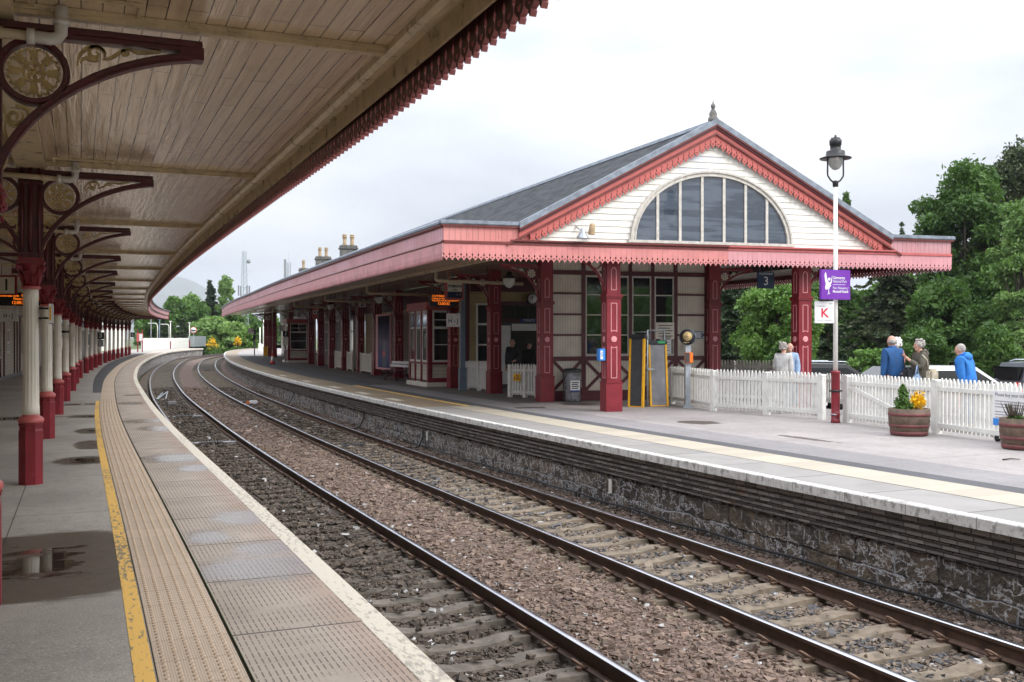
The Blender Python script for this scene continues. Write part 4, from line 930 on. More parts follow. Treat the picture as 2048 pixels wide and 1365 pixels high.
for k, s in enumerate((75.5, 84.5, 93.5, 103)):
    f = MB(); wallbox(f, s, s+1.8, -6.695, .9, 2.2, .05); w = f.build('window', M['white'], lb2); gz = MB(); wallbox(gz, s+.1, s+1.7, -6.644, 1.0, 2.1, .01); gz.build('pane', M['glass'], w)
b = MB(); v = [P(s, t, z) for s in (71.5, 114) for t, z in ((-6.35, 2.74), (-9.5, 3.5), (-12.6, 2.74))]; b.add(v, [(0, 1, 4, 3), (1, 2, 5, 4), (0, 1, 2), (3, 4, 5)]); b.build('roof', M['lead'], lb2)
hs = thing('white_house', frame(125, -12.0, 0), 'white rendered gable of a house beyond the left canopy', 'house')
b = MB(); b.box(-4, 4, 0, 9, -.5, 4.2); b.prism([(-4, 4.2), (4, 4.2), (0, 6.6)], .01, 9); b.build('wall', M['white'], hs); b = MB(); b.prism([(-4.3, 4.05), (-4.3, 4.2), (0, 6.85), (4.3, 4.2), (4.3, 4.05), (0, 6.65)], -.3, 9.3); b.build('roof', M['slate'], hs)
b = MB(); b.box(.6, 1.8, -.05, -.005, 1.4, 3.0); wi = b.build('window', M['white'], hs); b = MB(); b.box(.7, 1.7, -.06, -.052, 1.5, 2.9); b.build('pane', M['glass'], wi)

# ------------------------------------------------------------------ hanging signs, left
def hang(b, w, z0, z1, y=0): 
    for x in (-w*.35, w*.35): b.tube([(x, y, z0), (x, y, z1)], .012, 6)
def platform_sign(M_, txt, label, size=.46, top=3.98):
    o = thing('platform_sign', M_, label, 'sign'); h = size/2
    b = MB(); b.box(-h-.05, h+.05, -.03, .03, -h-.05, h+.05, b=.008); hang(b, size, h, h+.35); b.build('frame', M['maroon'], o)
    b = MB(); b.box(-h, h, -.036, -.0305, -h, h); b.build('face', M['cream'], o)
    b = MB(); b.text(txt, size*.95, M=Matrix.Translation((0, -.037, 0)), bold=.02); b.build('numeral', M['ink'], o); return o
platform_sign(at(-14.14, 28, 3.18, 0), '1', 'square cream sign with a black figure 1 at the left edge')
def led_board(M_, w, h, lines, label, sz):
    o = thing('departure_board', M_, label, 'departure board'); b = MB(); b.box(-w/2, w/2, -.06, .12, -h/2, h/2, b=.012); hang(b, w, h/2, h/2+.7, .03); b.build('case', M['black'], o)
    b = MB()
    for tx, x, z, al, k in lines: b.text(tx, sz*k, M=Matrix.Translation((x, -.063, z)), align=al, bold=.004)
    b.build('lit_text', M['led'], o); return o
led_board(at(-14.1, 28.3, 2.80), 1.62, .36, [('Calling at Inverness only.  ScotRail', -.73, .10, 'LEFT', 1), ('Please note that the', .02, .01, 'LEFT', 1), ('12:00:32', .18, -.10, 'CENTER', 1.35)], 'black departure board with orange text and 12:00:32 under the figure 1', .092)
def zone_sign(M_, txt, label, w=.46, h=.44, post=None, ink='ink', sub=''):
    o = thing('zone_sign', M_, label, 'sign'); b = MB(); b.box(-w/2, w/2, -.02, .02, -h/2, h/2, b=.008); b.build('panel', M['signwhite'], o)
    b = MB(); b.text(txt if len(txt) < 2 else txt.replace('-', ' - '), h*(.56 if len(txt) < 2 else .46), M=Matrix.Translation((0, -.022, -h*.05)), bold=.02, sx=1.0 if len(txt) < 2 else .9); b.build('letters', M[ink], o)
    b = MB(); b.text('Coaches', h*.12, M=Matrix.Translation((-w*.2, -.022, h*.28))); b.box(w*.22, w*.40, -.0225, -.0205, h*.36, h*.40); b.text(sub or 'ScotRail', h*.085, M=Matrix.Translation((0, -.022, -h*.38))); b.build('small_print', M['greyink'], o)
    if post: b = MB(); hang(b, w, h/2, post); b.build('hanger', M['galv'], o)
    return o
zone_sign(at(-14.6, 29, 2.36), 'H-J', 'white H-J zone sign below the left departure board', .56, .36, .25)
o = thing('column_sign', frame(14.73, -3.0+.17, 2.17), 'small yellow and white edge-on sign fixed to the first whole column', 'sign'); b = MB(); b.box(.03, .075, -.10, .25, -.19, .06, b=.005); b.tube([(-.08, 0, .0), (.03, 0, 0)], .012, 6); b.tube([(-.08, 0, -.12), (.03, 0, -.12)], .012, 6); b.build('plate', M['black'], o)
b = MB(); b.box(.032, .073, -.106, -.1005, -.185, .055); b.box(.076, .08, -.095, .245, -.185, .055); b.build('face', M['signwhite'], o); b = MB(); b.box(.04, .06, -.109, -.1065, -.15, .02); b.build('yellow_panel', M['yellow'], o)
def small(name, M_, label, cat, parts):
    o = thing(name, M_, label, cat)
    for pn, mt, fn in parts:
        b = MB(); fn(b); b.build(pn, M[mt], o)
    return o
small('speaker_box', frame(33.3, -3.0+.14, 2.05), 'cream box clamped to the fourth whole column', 'box', [('case', 'cream', lambda b: b.box(-.0, .12, -.12, .12, -.16, .16, b=.01)), ('band', 'black', lambda b: b.lathe([(.10, -.03), (.106, -.02), (.106, .02), (.10, .03)], 20, M=Matrix.Translation((-.14, 0, 0))))])
for s, tx, lb_, z in ((68.8, '3', 'black sign with a white figure 3 hanging between the far left columns', 2.0), (105.6, '6', 'small black sign with a white figure on the farthest left column', 2.0)):
    o = thing('stop_sign', frame(s, -2.9, z), lb_, 'sign'); b = MB(); b.box(-.19, .19, -.02, .02, -.22, .22, b=.01); b.build('plate', M['black'], o); b = MB(); b.text(tx, .36, M=Matrix.Translation((0, -.022, 0)), bold=.02); b.build('figure', M['signwhite'], o)
    if s < 70: b = MB(); b.box(-.17, .17, -.015, .015, -.68, -.24); b.build('lower_plate', M['grey'], o)
small('ceiling_lamp', at(-6.55, 12.6, 2.62), 'pale glass lamp bowl hanging at the left edge above the figure 1', 'lamp', [('bowl', 'globe', lambda b: b.sphere((0, 0, 0), (.10, .10, .08))), ('stem', 'black', lambda b: b.tube([(0, 0, .07), (0, 0, 1.2)], .012, 6))])
# ================================================================== RIGHT STATION BUILDING
tE = lambda s: np.interp(s, [22.9, 37, 48, 61, 80, 104], [5.26, 5.36, 5.47, 5.62, 5.55, 5.5])
off = lambda k: (lambda s: tE(s)+k)
front = lambda t: 22.94-((float(t(np.float64(22.94))) if callable(t) else t)-5.27)*0.126
RB_END = 103.0
Z0 = float(DZ(22.94))
FA = Matrix(((.961, -.277, 0, -1.59), (.277, .961, 0, 23.15), (0, 0, 1, Z0), (0, 0, 0, 1)))
FW = 14.0; AX = 6.95; SL = 0.536; ZA = 7.33
zr = lambda x: ZA-SL*abs(x-AX)
rb = thing('station_building', Matrix.Identity(4), 'island station building with slate roof, white boarded gable, half round window and pink scalloped eaves', 'building')
sheet('roof_slope', 22, RB_END, [(7.0, 4.47), (12.17, 7.24), (17.4, 4.47)], M['slate'], parent=rb, front=front)
sheet('ridge_roll', 22, RB_END, [(12.0, 7.17), (12.04, 7.27), (12.17, 7.32), (12.30, 7.27), (12.34, 7.17)], M['lead'], parent=rb, front=front)
for nm, pr in (('canopy_roof', [(off(-.05), 4.52), (7.02, 4.56)]), ('canopy_roof', [(17.38, 4.56), (19.25, 4.52)])): sheet(nm, 22, RB_END, pr, M['lead'], parent=rb, front=front)
# soffits: flat outer strip, higher ceiling inside
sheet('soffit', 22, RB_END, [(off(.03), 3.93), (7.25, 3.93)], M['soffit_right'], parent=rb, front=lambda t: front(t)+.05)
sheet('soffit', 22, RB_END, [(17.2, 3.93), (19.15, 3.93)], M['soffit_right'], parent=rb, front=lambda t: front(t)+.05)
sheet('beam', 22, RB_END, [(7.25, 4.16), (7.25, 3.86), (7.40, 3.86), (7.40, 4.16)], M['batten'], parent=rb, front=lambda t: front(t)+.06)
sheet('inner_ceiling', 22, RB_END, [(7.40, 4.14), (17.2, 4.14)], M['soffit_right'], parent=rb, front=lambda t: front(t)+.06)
# side fascia: two rows of boards, mouldings, scalloped valance, lead edge
side = [(off(0), 3.96, 4.05), (off(0), 4.11, 4.45)]
for tt, sg in ((tE, -1), (lambda s: 19.17+0*s, 1)):
    q = lambda k: (lambda s, tt=tt, sg=sg: tt(s)+sg*k)
    fr = lambda t, tt=tt: front(tt)
    sheet('fascia', 22, RB_END, [(q(0), 3.98), (q(0), 4.47)], M['fascia'], parent=rb, front=fr)
    sheet('moulding', 22, RB_END, [(q(0.001), 4.03), (q(.035), 4.03), (q(.05), 4.06), (q(.03), 4.095), (q(.001), 4.10)], M['trim'], parent=rb, front=fr)
    sheet('cornice', 22, RB_END, [(q(.001), 4.40), (q(.03), 4.40), (q(.06), 4.44), (q(.06), 4.47), (q(.001), 4.475)], M['trim'], parent=rb, front=fr)
    sheet('lead_edge', 22, RB_END, [(q(.085), 4.476), (q(.09), 4.53), (q(.03), 4.57), (q(-.25), 4.57)], M['lead'], parent=rb, front=fr)
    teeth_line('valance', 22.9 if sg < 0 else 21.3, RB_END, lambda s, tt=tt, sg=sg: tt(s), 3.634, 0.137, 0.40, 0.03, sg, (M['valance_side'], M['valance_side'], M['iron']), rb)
# front, in the facade's own frame (x along it, y back)
def fb(name, mats, fn):
    b = MB(); b.M = FA; fn(b); return b.build(name, mats, rb)
def frow(name, x0, x1, mat):
    n = int((x1-x0)/.1373+.5); xs = x0+(np.arange(n)+.5)*(x1-x0)/n; FAn = np.array(FA)
    O = (FAn[:3, :3] @ np.stack([xs, 0*xs-.002, 0*xs+3.634])).T+FAn[:3, 3]; X = np.tile(FAn[:3, 0], (n, 1)); Nn = np.tile(-FAn[:3, 1], (n, 1))
    teeth(name, O, X, Nn, (x1-x0)/n, .40, .03, (mat, mat, M['iron']), rb)
frow('valance', 0, 7.3, M['valance']); frow('valance', 7.3, FW, M['valance_lilac'])
for x0, x1, mt, mo in ((0, 7.3, M['fascia_front'], M['trim']), (7.3, FW, M['fascia'], M['salmon'])):
    sheet_pts = [FA @ Vector(p) for p in ((x0, 0, 4.02), (x1, 0, 4.02), (x1, 0, 4.12), (x0, 0, 4.12))]
    fastmesh('fascia', np.array(sheet_pts), np.array([[0, 1, 2, 3]]), mt, uv=np.array([(x0, 0), (x1, 0), (x1, .1), (x0, .1)]), parent=rb)
    fb('moulding', mo, lambda b: (b.box(x0, x1-.001, -.055, -.001, 4.035, 4.075), b.box(x0, x1-.001, -.035, -.001, 4.0755, 4.10)))
for x0, x1, mt in ((0, 1.95, M['fascia_front']), (12.0, FW, M['fascia'])):
    sp_ = [FA @ Vector(p) for p in ((x0, .004, 4.10), (x1, .004, 4.10), (x1, .004, 4.46), (x0, .004, 4.46))]
    fastmesh('fascia', np.array(sp_), np.array([[0, 1, 2, 3]]), mt, uv=np.array([(x0, 0), (x1, 0), (x1, .36), (x0, .36)]), parent=rb)
xk = AX-(ZA-4.58)/SL; xk2 = AX+(ZA-4.58)/SL
for q_ in ((-.05, xk+.02), (xk2-.02, FW+.05)): fb('cornice', M['trim'], lambda b: b.box(*q_, -.06, .003, 4.43, 4.472))
for q_ in ((-.09, xk+.06), (xk2-.06, FW+.09)): fb('lead_edge', M['lead'], lambda b: b.box(*q_, -.09, .25, 4.473, 4.575, b=.02))
def rake(d0, d1, x0=None, x1=None): 
    xa = xk if x0 is None else x0; xb = xk2 if x1 is None else x1
    return [[(xa, zr(xa)-d0), (AX, ZA-d0), (AX, ZA-d1), (xa, zr(xa)-d1)], [(AX, ZA-d0), (xb, zr(xb)-d0), (xb, zr(xb)-d1), (AX, ZA-d1)]]
def rk(name, mt, d0, d1, y0, y1, **k): fb(name, mt, lambda b: [b.prism(p, y0, y1) for p in rake(d0, d1, **k)])
rk('verge_lead', M['lead'], .01, .155, -.13, .20)
rk('verge_trim', M['trim'], .156, .20, -.12, .18); rk('verge_trim', M['dark_maroon'], .201, .255, -.09, .18)
lo = dict(x0=xk-.55, x1=xk2+.55)
rk('bargeboard', M['barge'], .256, .36, -.05, .18); rk('verge_trim', M['trim'], .361, .415, -.085, .18, x0=xk-.30, x1=xk2+.30)
# raking scallops, plumb cut
FAn = np.array(FA)
for sg, slope in ((-1, SL), (1, -SL)):
    xs = AX+sg*(np.arange(33)+.5)*.1475
    O = (FAn[:3, :3] @ np.stack([xs, 0*xs-.012, np.array([zr(x)-.70 for x in xs])])).T+FAn[:3, 3]; n = len(xs)
    teeth('barge_scallops', O, np.tile(FAn[:3, 0], (n, 1)), np.tile(-FAn[:3, 1], (n, 1)), .1475, .30, .03, (M['barge'], M['barge'], M['iron']), rb, slope=slope)
# white lapped boards of the gable
def gboards(b):
    z = 4.10
    k = 0
    while z < ZA-.45:
        z1 = z+.153; a0 = AX-(ZA-.40-z)/SL; a1 = AX-(ZA-.40-z1)/SL
        a1 = min(a1, AX-.01)
        y0, y1 = .075, .10
        b.add([(a0, y0, z), (2*AX-a0, y0, z), (2*AX-a1, y1, z1+.012), (a1, y1, z1+.012), (a0, y1+.01, z), (2*AX-a0, y1+.01, z)], [(0, 1, 2, 3), (0, 4, 5, 1)]); z = z1; k += 1
fb('gable_boards', M['gable_w'], gboards)
fb('replaced_board', M['gable_grey'], lambda b: [b.add([(x0, .0745, 4.10+.153*k+.004), (x1, .0745, 4.10+.153*k+.004), (x1, .096, 4.10+.153*(k+1)), (x0, .096, 4.10+.153*(k+1))], [(0, 1, 2, 3)]) for x0, x1, k in ((6.28, 7.18, 14), (6.0, 6.85, 12))])
fb('gable_sill_moulding', M['trim'], lambda b: (b.box(1.62, 7.3, -.075, .10, 4.1005, 4.135), b.box(1.60, 7.3, -.10, -.0755, 4.115, 4.15)))
fb('gable_sill_moulding', M['salmon'], lambda b: (b.box(7.301, 12.2, -.075, .10, 4.1005, 4.135), b.box(7.301, 12.2, -.10, -.0755, 4.115, 4.15)))
fb('barge_foot', M['barge'], lambda b: b.prism([(1.55, 4.102), (2.12, 4.102), (2.36, 4.45), (1.55, 4.02+.45)], .02, .07)); fb('barge_foot', M['barge'], lambda b: b.prism([(2*AX-1.55, 4.102), (2*AX-2.12, 4.102), (2*AX-2.36, 4.45), (2*AX-1.55, 4.47)], .02, .07))
# half round window
WX, WZ, WA, WB_ = 6.915, 4.22, 2.235, 1.80
ell = lambda k, n=40: [(WX+(WA-k)*math.cos(math.pi*i/n), WZ+(WB_-k)*math.sin(math.pi*i/n)) for i in range(n+1)]
def wframe(b):
    strip(b, ell(.07), .14, .01, .12); strip(b, ell(.02), .05, -.025, .01); strip(b, ell(.12), .03, -.008, .01)
    b.box(WX-WA-.06, WX+WA+.06, -.03, .12, WZ-.05, WZ+.02)
wf = fb('half_round_window', M['weathered'], wframe)
b = MB(); b.M = FA
for i in range(6):
    x = WX+(i-2.5)*.605; h = WB_*math.sqrt(max(0, 1-((x-WX)/WA)**2))-.12; b.box(x-.035, x+.035, .015, .07, WZ+.02, WZ+h)
b.build('mullion', M['weathered'], wf)
b = MB(); b.M = FA; b.add([(x, .05, z) for x, z in ell(.10)], [tuple(range(41))]); b.build('pane', M['fanglass'], wf)
fb('finial', M['stone'], lambda b: b.lathe([(.13, 7.25), (.13, 7.36), (.09, 7.40), (.105, 7.47), (.06, 7.56), (.035, 7.60), (.06, 7.64), (.062, 7.69), (.02, 7.74), (.012, 7.80), (.002, 7.84)], 12, M=Matrix.Translation((AX, .1, 0))))
fb('loudspeaker', M['galv'], lambda b: (b.lathe([(.15, 0), (.14, .03), (.06, .15), (.05, .24), (.02, .25)], 16, M=Matrix.Translation((3.35, -.20, 4.22)) @ Matrix.Rotation(R(12), 4, 'X')), b.tube([(3.28, .07, 4.52), (3.32, -.15, 4.42)], .02, 6)))
fb('loudspeaker', M['pot'], lambda b: b.lathe([(.09, 0), (.085, .02), (.07, .25), (.03, .27)], 12, M=Matrix.Translation((3.62, -.08, 4.33)) @ Matrix.Rotation(R(20), 4, 'X')))

# ------------------------------------------------------------------ end wall under the gable: matchboard panels in maroon framing
EY = 5.25; Zw = lambda z: z-.02
def ew(name, mt, fn, par=rb): 
    b = MB(); b.M = FA @ Matrix.Translation((0, EY, 0)); fn(b); return b.build(name, mt, par)
XS = [4.40, 5.313, 6.862, 7.594, 8.35, 9.30]
ew('end_wall', M['cream_v'], lambda b: b.box(4.3, 9.5, 0, .12, -.05, 4.12))
def timb(b):
    w = .10
    for x in [4.36, 5.37, 8.35, 9.38]: b.box(x-.055, x+.055, -.05, -.001, .27, 4.1)
    for x in (6.862, 7.594): b.box(x-.05, x+.05, -.05, -.001, 1.29, 4.1)
    b.box(4.30, 9.46, -.052, -.001, 3.70, 3.83); b.box(4.30, 9.46, -.056, -.001, 1.16, 1.285); b.box(4.30, 9.46, -.06, -.001, -.04, .275)
    for z in (3.15, 2.53, 1.92):
        b.box(4.42, 5.31, -.045, -.001, z-.03, z+.03); b.box(8.41, 9.32, -.045, -.001, z-.03, z+.03)
    for a, c in ((4.42, 5.31), (5.43, 6.34), (6.34, 7.35), (7.35, 8.30), (8.41, 9.32)):
        for p, q in (((a, .28), (c, 1.16)), ((a, 1.16), (c, .28))):
            strip(b, [p, q], .085, -.04 if p[1] < .5 else -.034, -.001)
        b.box(a-.03, a+.0, -.05, -.001, .275, 1.16)
ew('timber_frame', M['dark_maroon'], timb)
for x0, x1 in ((5.42, 6.82), (6.91, 7.55), (7.645, 8.30)):
    w = ew('window', M['weathered'], lambda b: (b.box(x0, x0+.05, -.03, -.002, 1.29, 3.69), b.box(x1-.05, x1, -.03, -.002, 1.29, 3.69), b.box(x0+.05, x1-.05, -.03, -.002, 1.29, 1.36), b.box(x0+.05, x1-.05, -.03, -.002, 3.64, 3.69), [b.box(x0+.05, x1-.05, -.022, -.002, z-.017, z+.017) for z in (3.12, 2.52, 1.92)]))
    b = MB(); b.M = FA @ Matrix.Translation((0, EY, 0)); b.box(x0+.05, x1-.05, -.012, -.0015, 1.36, 3.64); b.build('pane', M['glass'], w)
def enotice(x, z, w, h, mt, ink, label, name='notice'):
    o = thing(name, FA @ Matrix.Translation((x, EY-.035, z)), label, 'notice'); b = MB(); b.box(-w/2, w/2, -.012, 0, -h/2, h/2); b.build('sheet', M[mt], o)
    b = MB(); [b.box(-w*.38, w*.38-(.12*w if i % 2 else 0), -.0135, -.0125, h*(.32-.16*i)-.012, h*(.32-.16*i)+.012) for i in range(5)]; b.build('print', M[ink], o); return o
enotice(8.02, 1.62, .36, .52, 'signwhite', 'greyink', 'white no entry notice low in the right end wall window'); enotice(8.0, 2.05, .62, .5, 'cream', 'ink', 'cream poster behind the end window above the ramps')
enotice(9.1, 1.92, .30, .22, 'blue', 'signwhite', 'small blue notice on the cream panel by the end wall post'); enotice(8.75, 1.75, .3, .62, 'cream', 'greyink', 'tall framed notice on the wall behind the help point')

# ------------------------------------------------------------------ yellow wall across the concourse, doorway, toilets sign
CY = 13.4
def cw(name, mt, fn, par=rb):
    b = MB(); b.M = FA @ Matrix.Translation((0, CY, 0)); fn(b); return b.build(name, mt, par)
cw('inner_wall', M['yellow_h'], lambda b: b.box(3.5, 12, 0, .15, -.25, 4.1))
cw('inner_frame', M['dark_maroon'], lambda b: (b.box(3.5, 3.86, -.06, -.001, -.2, 4.1), b.box(3.9, 12, -.06, -.001, 3.55, 4.1), b.box(4.90, 5.06, -.05, -.001, -.2, 3.2), b.box(5.06, 7.2, -.05, -.001, 3.05, 3.2), b.box(5.06, 7.2, -.05, -.001, 2.42, 2.56), b.box(7.2, 7.4, -.05, -.001, -.2, 3.2)))
w = cw('window', M['white'], lambda b: (b.box(4.12, 4.19, -.04, -.002, .9, 3.12), b.box(4.66, 4.73, -.04, -.002, .9, 3.12), b.box(4.19, 4.66, -.04, -.002, 2.3, 2.38), b.box(4.19, 4.66, -.04, -.002, 3.05, 3.12), b.box(4.19, 4.66, -.04, -.002, 1.55, 1.6), b.box(4.19, 4.66, -.04, -.002, .9, .97)))
b = MB(); b.M = FA @ Matrix.Translation((0, CY, 0)); b.box(4.19, 4.66, -.02, -.001, .97, 3.05); b.build('pane', M['glass'], w)
w = cw('doorway', M['darkgrey'], lambda b: (b.box(5.06, 7.2, -.03, -.002, -.2, 2.42), [b.box(5.06+.53*i, 5.09+.53*i, -.04, -.0305, 2.56, 3.05) for i in range(5)]))
b = MB(); b.M = FA @ Matrix.Translation((0, CY, 0)); b.box(5.06, 7.2, -.02, -.001, 2.56, 3.05); b.box(5.5, 6.9, -.034, -.0305, .1, 2.1); b.build('pane', M['glass'], w)
b = MB(); b.M = FA @ Matrix.Translation((0, CY, 0)); b.box(5.08, 5.45, -.036, -.0305, .1, 2.3); b.box(5.5, 7.15, -.036, -.0305, 2.1, 2.36); b.build('white_lining', M['signwhite'], w)
o = thing('toilet_sign', FA @ Matrix.Translation((6.15, CY-.062, 2.49)), 'blue TOILETS sign over the dark doorway behind the picket gate', 'sign'); b = MB(); b.box(-.35, .35, -.02, 0, -.06, .06); b.build('panel', M['blue'], o); b = MB(); b.text('TOILETS', .12, M=Matrix.Translation((0, -.021, 0))); b.build('lettering', M['signwhite'], o)
o = thing('station_clock', FA @ Matrix.Translation((6.25, CY-.12, 3.30)), 'round black rimmed clock above the dark doorway', 'clock'); RX = Matrix.Rotation(R(90), 4, 'X')
b = MB(); b.lathe([(.20, 0), (.22, .02), (.22, .08), (.18, .10), (.18, .095)], 28, M=RX); b.build('rim', M['black'], o); b = MB(); b.lathe([(.18, .0), (.18, .096)], 28, M=RX); b.build('dial', M['signwhite'], o)
b = MB(); b.box(-.008, .008, -.101, -.097, 0, .15); b.box(-.012, .012, -.103, -.0985, -.03, .10, M=Matrix.Rotation(R(12), 4, 'Y')); b.build('hands', M['black'], o)

# ------------------------------------------------------------------ side wall, bays, windows
WT = 11.15
def wb(name, mt, segs, par=rb):
    b = MB(); [wallbox(b, *sg) for sg in segs]; return b.build(name, M[mt] if isinstance(mt, str) else mt, par)
wb('wall', 'cream_h', [(40.3, 50.3, WT, -.05, 4.12, .12)]); wb('wall', 'yellow_h', [(50.3, 59.6, 12.0, -.05, 4.12, .12)]); wb('wall', 'brown_h', [(59.6, 74, 11.6, -.05, 4.12, .12)]); wb('wall', 'cream_h', [(74, 102.5, WT, -.05, 4.12, .12)])
wb('frieze', 'dark_maroon', [(40.3, 102.5, 11.0, 3.2, 4.1, .14)]); wb('base_rail', 'dark_maroon', [(40.3, 50.3, WT-.032, 0, .2, .03)]); wb('base_rail', 'dark_maroon', [(74, 102.5, WT-.032, 0, .2, .03)])
def window(s, t, w=1.3, z0=.95, z1=3.0):
    f = wb('window', 'white', [(s, s+w, t-.05, z0, z0+.07, .05), (s, s+w, t-.05, z1-.07, z1, .05), (s, s+w, t-.045, 2.25, 2.32, .04), (s, s+.07, t-.05, z0+.07, z1-.07, .05), (s+w-.07, s+w, t-.05, z0+.07, z1-.07, .05), (s+w/2-.03, s+w/2+.03, t-.045, z0+.07, z1-.07, .04)])
    wb('pane', 'glass', [(s+.07, s+w-.07, t-.02, z0+.07, z1-.07, .012)], f)
for s in (41.4, 43.4): window(s, WT-.001)
for s in (52, 55.5): window(s, 11.999)
for s in (61, 66, 70.5): window(s, 11.599, 1.1)
for s in (81, 86, 91, 96): window(s, WT-.001)
wb('mullion_post', 'dark_maroon', [(s, s+.14, WT-.06, .2, 3.2, .058) for s in (40.9, 42.95, 45.2, 80.4, 83.2, 88.4, 93.4)])
def bay(s, t0, t1, ln, ztop=2.95):
    Bm = frame(s, t0); w = t1-t0
    b = MB(); b.M = Bm; b.box(.02, w, .02, ln-.02, .25, ztop); by = b.build('bay_window', M['cream_h'], rb)
    b = MB(); b.M = Bm; b.box(-.12, w, -.12, ln+.1, -.05, .16, b=.02); b.build('plinth', M['cream'], by)
    b = MB(); b.M = Bm
    for x in (0, w-.12): b.box(x, x+.14, -.03, .019, .161, ztop)
    for y in (0, ln*.33, ln*.66, ln-.14): b.box(-.03, .019, y+.02, y+.15, .161, ztop)
    b.box(-.05, w, -.05, .02, .86, .93); b.box(-.05, .0195, .021, ln, .86, .93); b.box(-.03, w, -.035, .0185, .161, .33); b.build('framing', M['maroon'], by)
    b = MB(); b.M = Bm; b.box(-.16, w, -.16, ln+.12, ztop+.001, ztop+.10, b=.02); b.box(-.10, w, -.10, ln+.08, ztop+.101, ztop+.30); b.build('bay_cornice', M['salmon'], by)
    b = MB(); b.M = Bm; x0, x1 = .15, w-.13
    for a in ((x0, x0+.07, .94, ztop-.02), (x1-.07, x1, .94, ztop-.02), (x0+.071, x1-.071, .94, 1.02), (x0+.071, x1-.071, 2.22, 2.32), (x0+.071, x1-.071, ztop-.09, ztop-.02), (x0+.071, x1-.071, 1.60, 1.635)): b.box(a[0], a[1], -.012, .0185, a[2], a[3])
    b.box((x0+x1)/2-.015, (x0+x1)/2+.015, -.008, .0185, 2.321, ztop-.091); b.box(x0+.071, x1-.071, -.006, .0185, 2.56, 2.59)
    for y in (.02, ln*.33+.02, ln*.66):
        b.box(-.012, .0185, y+.16, y+.21, .94, ztop-.02); b.box(-.012, .0185, y+ln*.33-.10, y+ln*.33-.05, .94, ztop-.02)
        for z in (.94, 2.24, ztop-.09): b.box(-.01, .0185, y+.211, y+ln*.33-.101, z, z+.07)
    sash = b.build('sash', M['white'], by)
    b = MB(); b.M = Bm; b.box(x0+.06, x1-.06, .0, .0195, 1.0, ztop-.08)
    for y in (.02, ln*.33+.02, ln*.66): b.box(.0, .0195, y+.2, y+ln*.33-.09, 1.0, ztop-.08)
    b.build('pane', M['glass'], by)
bay(37.8, 9.58, 11.15, 2.6); bay(77.0, 9.6, 11.15, 2.6)
# poster
o = thing('poster', Matrix.Identity(4), 'tall blue and violet poster of a climber on the wall beside the bench', 'poster')
wb('board', M['pinkline'], [(46.9, 49.9, 10.46, .35, 3.05, .06)], o); PM = NT('poster_print'); pu = PM.geo(); psz = PM.new('ShaderNodeSeparateXYZ', {0: pu}).outputs[2]
pc = PM.ramp(PM.math('ADD', PM.math('MULTIPLY', psz, .33), PM.math('MULTIPLY', PM.noise(pu, 1.6, 5), .35)), [(.15, (.03, .06, .16)), (.4, (.10, .11, .24)), (.65, (.20, .16, .25)), (.9, (.05, .05, .11)), (1.0, (.012, .012, .03))])
PM.set(pc, .75, spec=.15); wb('print', PM.m, [(47.0, 49.4, 10.455, .45, 2.95, .004)], o)
wb('figure', 'navy', [(47.6, 48.5, 10.45, .5, 1.35, .004), (47.8, 48.3, 10.45, 1.36, 1.75, .004)], o); wb('red_jacket', 'redink', [(47.9, 48.35, 10.446, 1.0, 1.25, .003)], o)
# low picket panels between the side posts
def picket(b, x0, x1, z0=.06, z1=1.02, sp=.11, w=.072, y=0, tip=.085):
    n = max(1, int(round((x1-x0)/sp)))
    for i in range(n):
        x = x0+(i+.5)*(x1-x0)/n; b.prism([(x-w/2, z0), (x+w/2, z0), (x+w/2, z1-tip), (x+w*.17, z1), (x-w*.17, z1), (x-w/2, z1-tip)], y, y+.02)
for k, (s, ln, lb_) in enumerate(((52.0, 2.6, 'low white panel fence between far posts, under the square figure 2 sign'), (57.0, 1.5, 'low white panel fence two posts beyond the figure 2 sign'), (60.4, 2.0, 'low white panel fence deep along the side posts'))):
    o = thing('low_fence', frame(s, 10.75, 0, 90), lb_, 'fence'); b = MB(); b.box(0, ln, 0, .03, .16, 1.0); b.build('boards', M['cream_v'], o); b = MB(); b.box(-.05, ln+.05, -.02, .05, 1.0, 1.06); b.box(0, ln, -.01, .04, .1, .16); b.build('rail', M['cream'], o)
    
    for x_ in (-.1, ln+.02): b = MB(); b.box(x_, x_+.08, -.02, .06, 0, 1.12); b.build('post', M['cream'], o)

# chimneys
def chimney(s, t, w, n, ztop):
    b = MB(); b.M = frame(s, t); b.box(-w/2, w/2, -.32, .32, 5.5, ztop-.28); b.box(-w/2-.09, w/2+.09, -.41, .41, ztop-.279, ztop-.16, b=.03); b.box(-w/2-.03, w/2+.03, -.35, .35, ztop-.159, ztop, b=.03); c = b.build('chimney', M['stone'], rb)
    for i in range(n):
        b = MB(); b.M = frame(s, t) @ Matrix.Translation(((i-(n-1)/2)*.53, 0, ztop)) @ Matrix.Diagonal((.9, .9, .78, 1)); b.lathe([(.17, 0), (.16, .12), (.135, .3), (.15, .55), (.15, .70), (.19, .72), (.19, .80), (.155, .82), (.155, .90), (.18, .92), (.17, .98), (.12, .98)], 14); b.build('chimney_pot', M['pot'], c)
chimney(71.0, 13.1, 1.12, 2, 8.35); chimney(86.0, 13.4, 1.20, 2, 8.65); chimney(100.0, 13.1, .78, 1, 8.5)

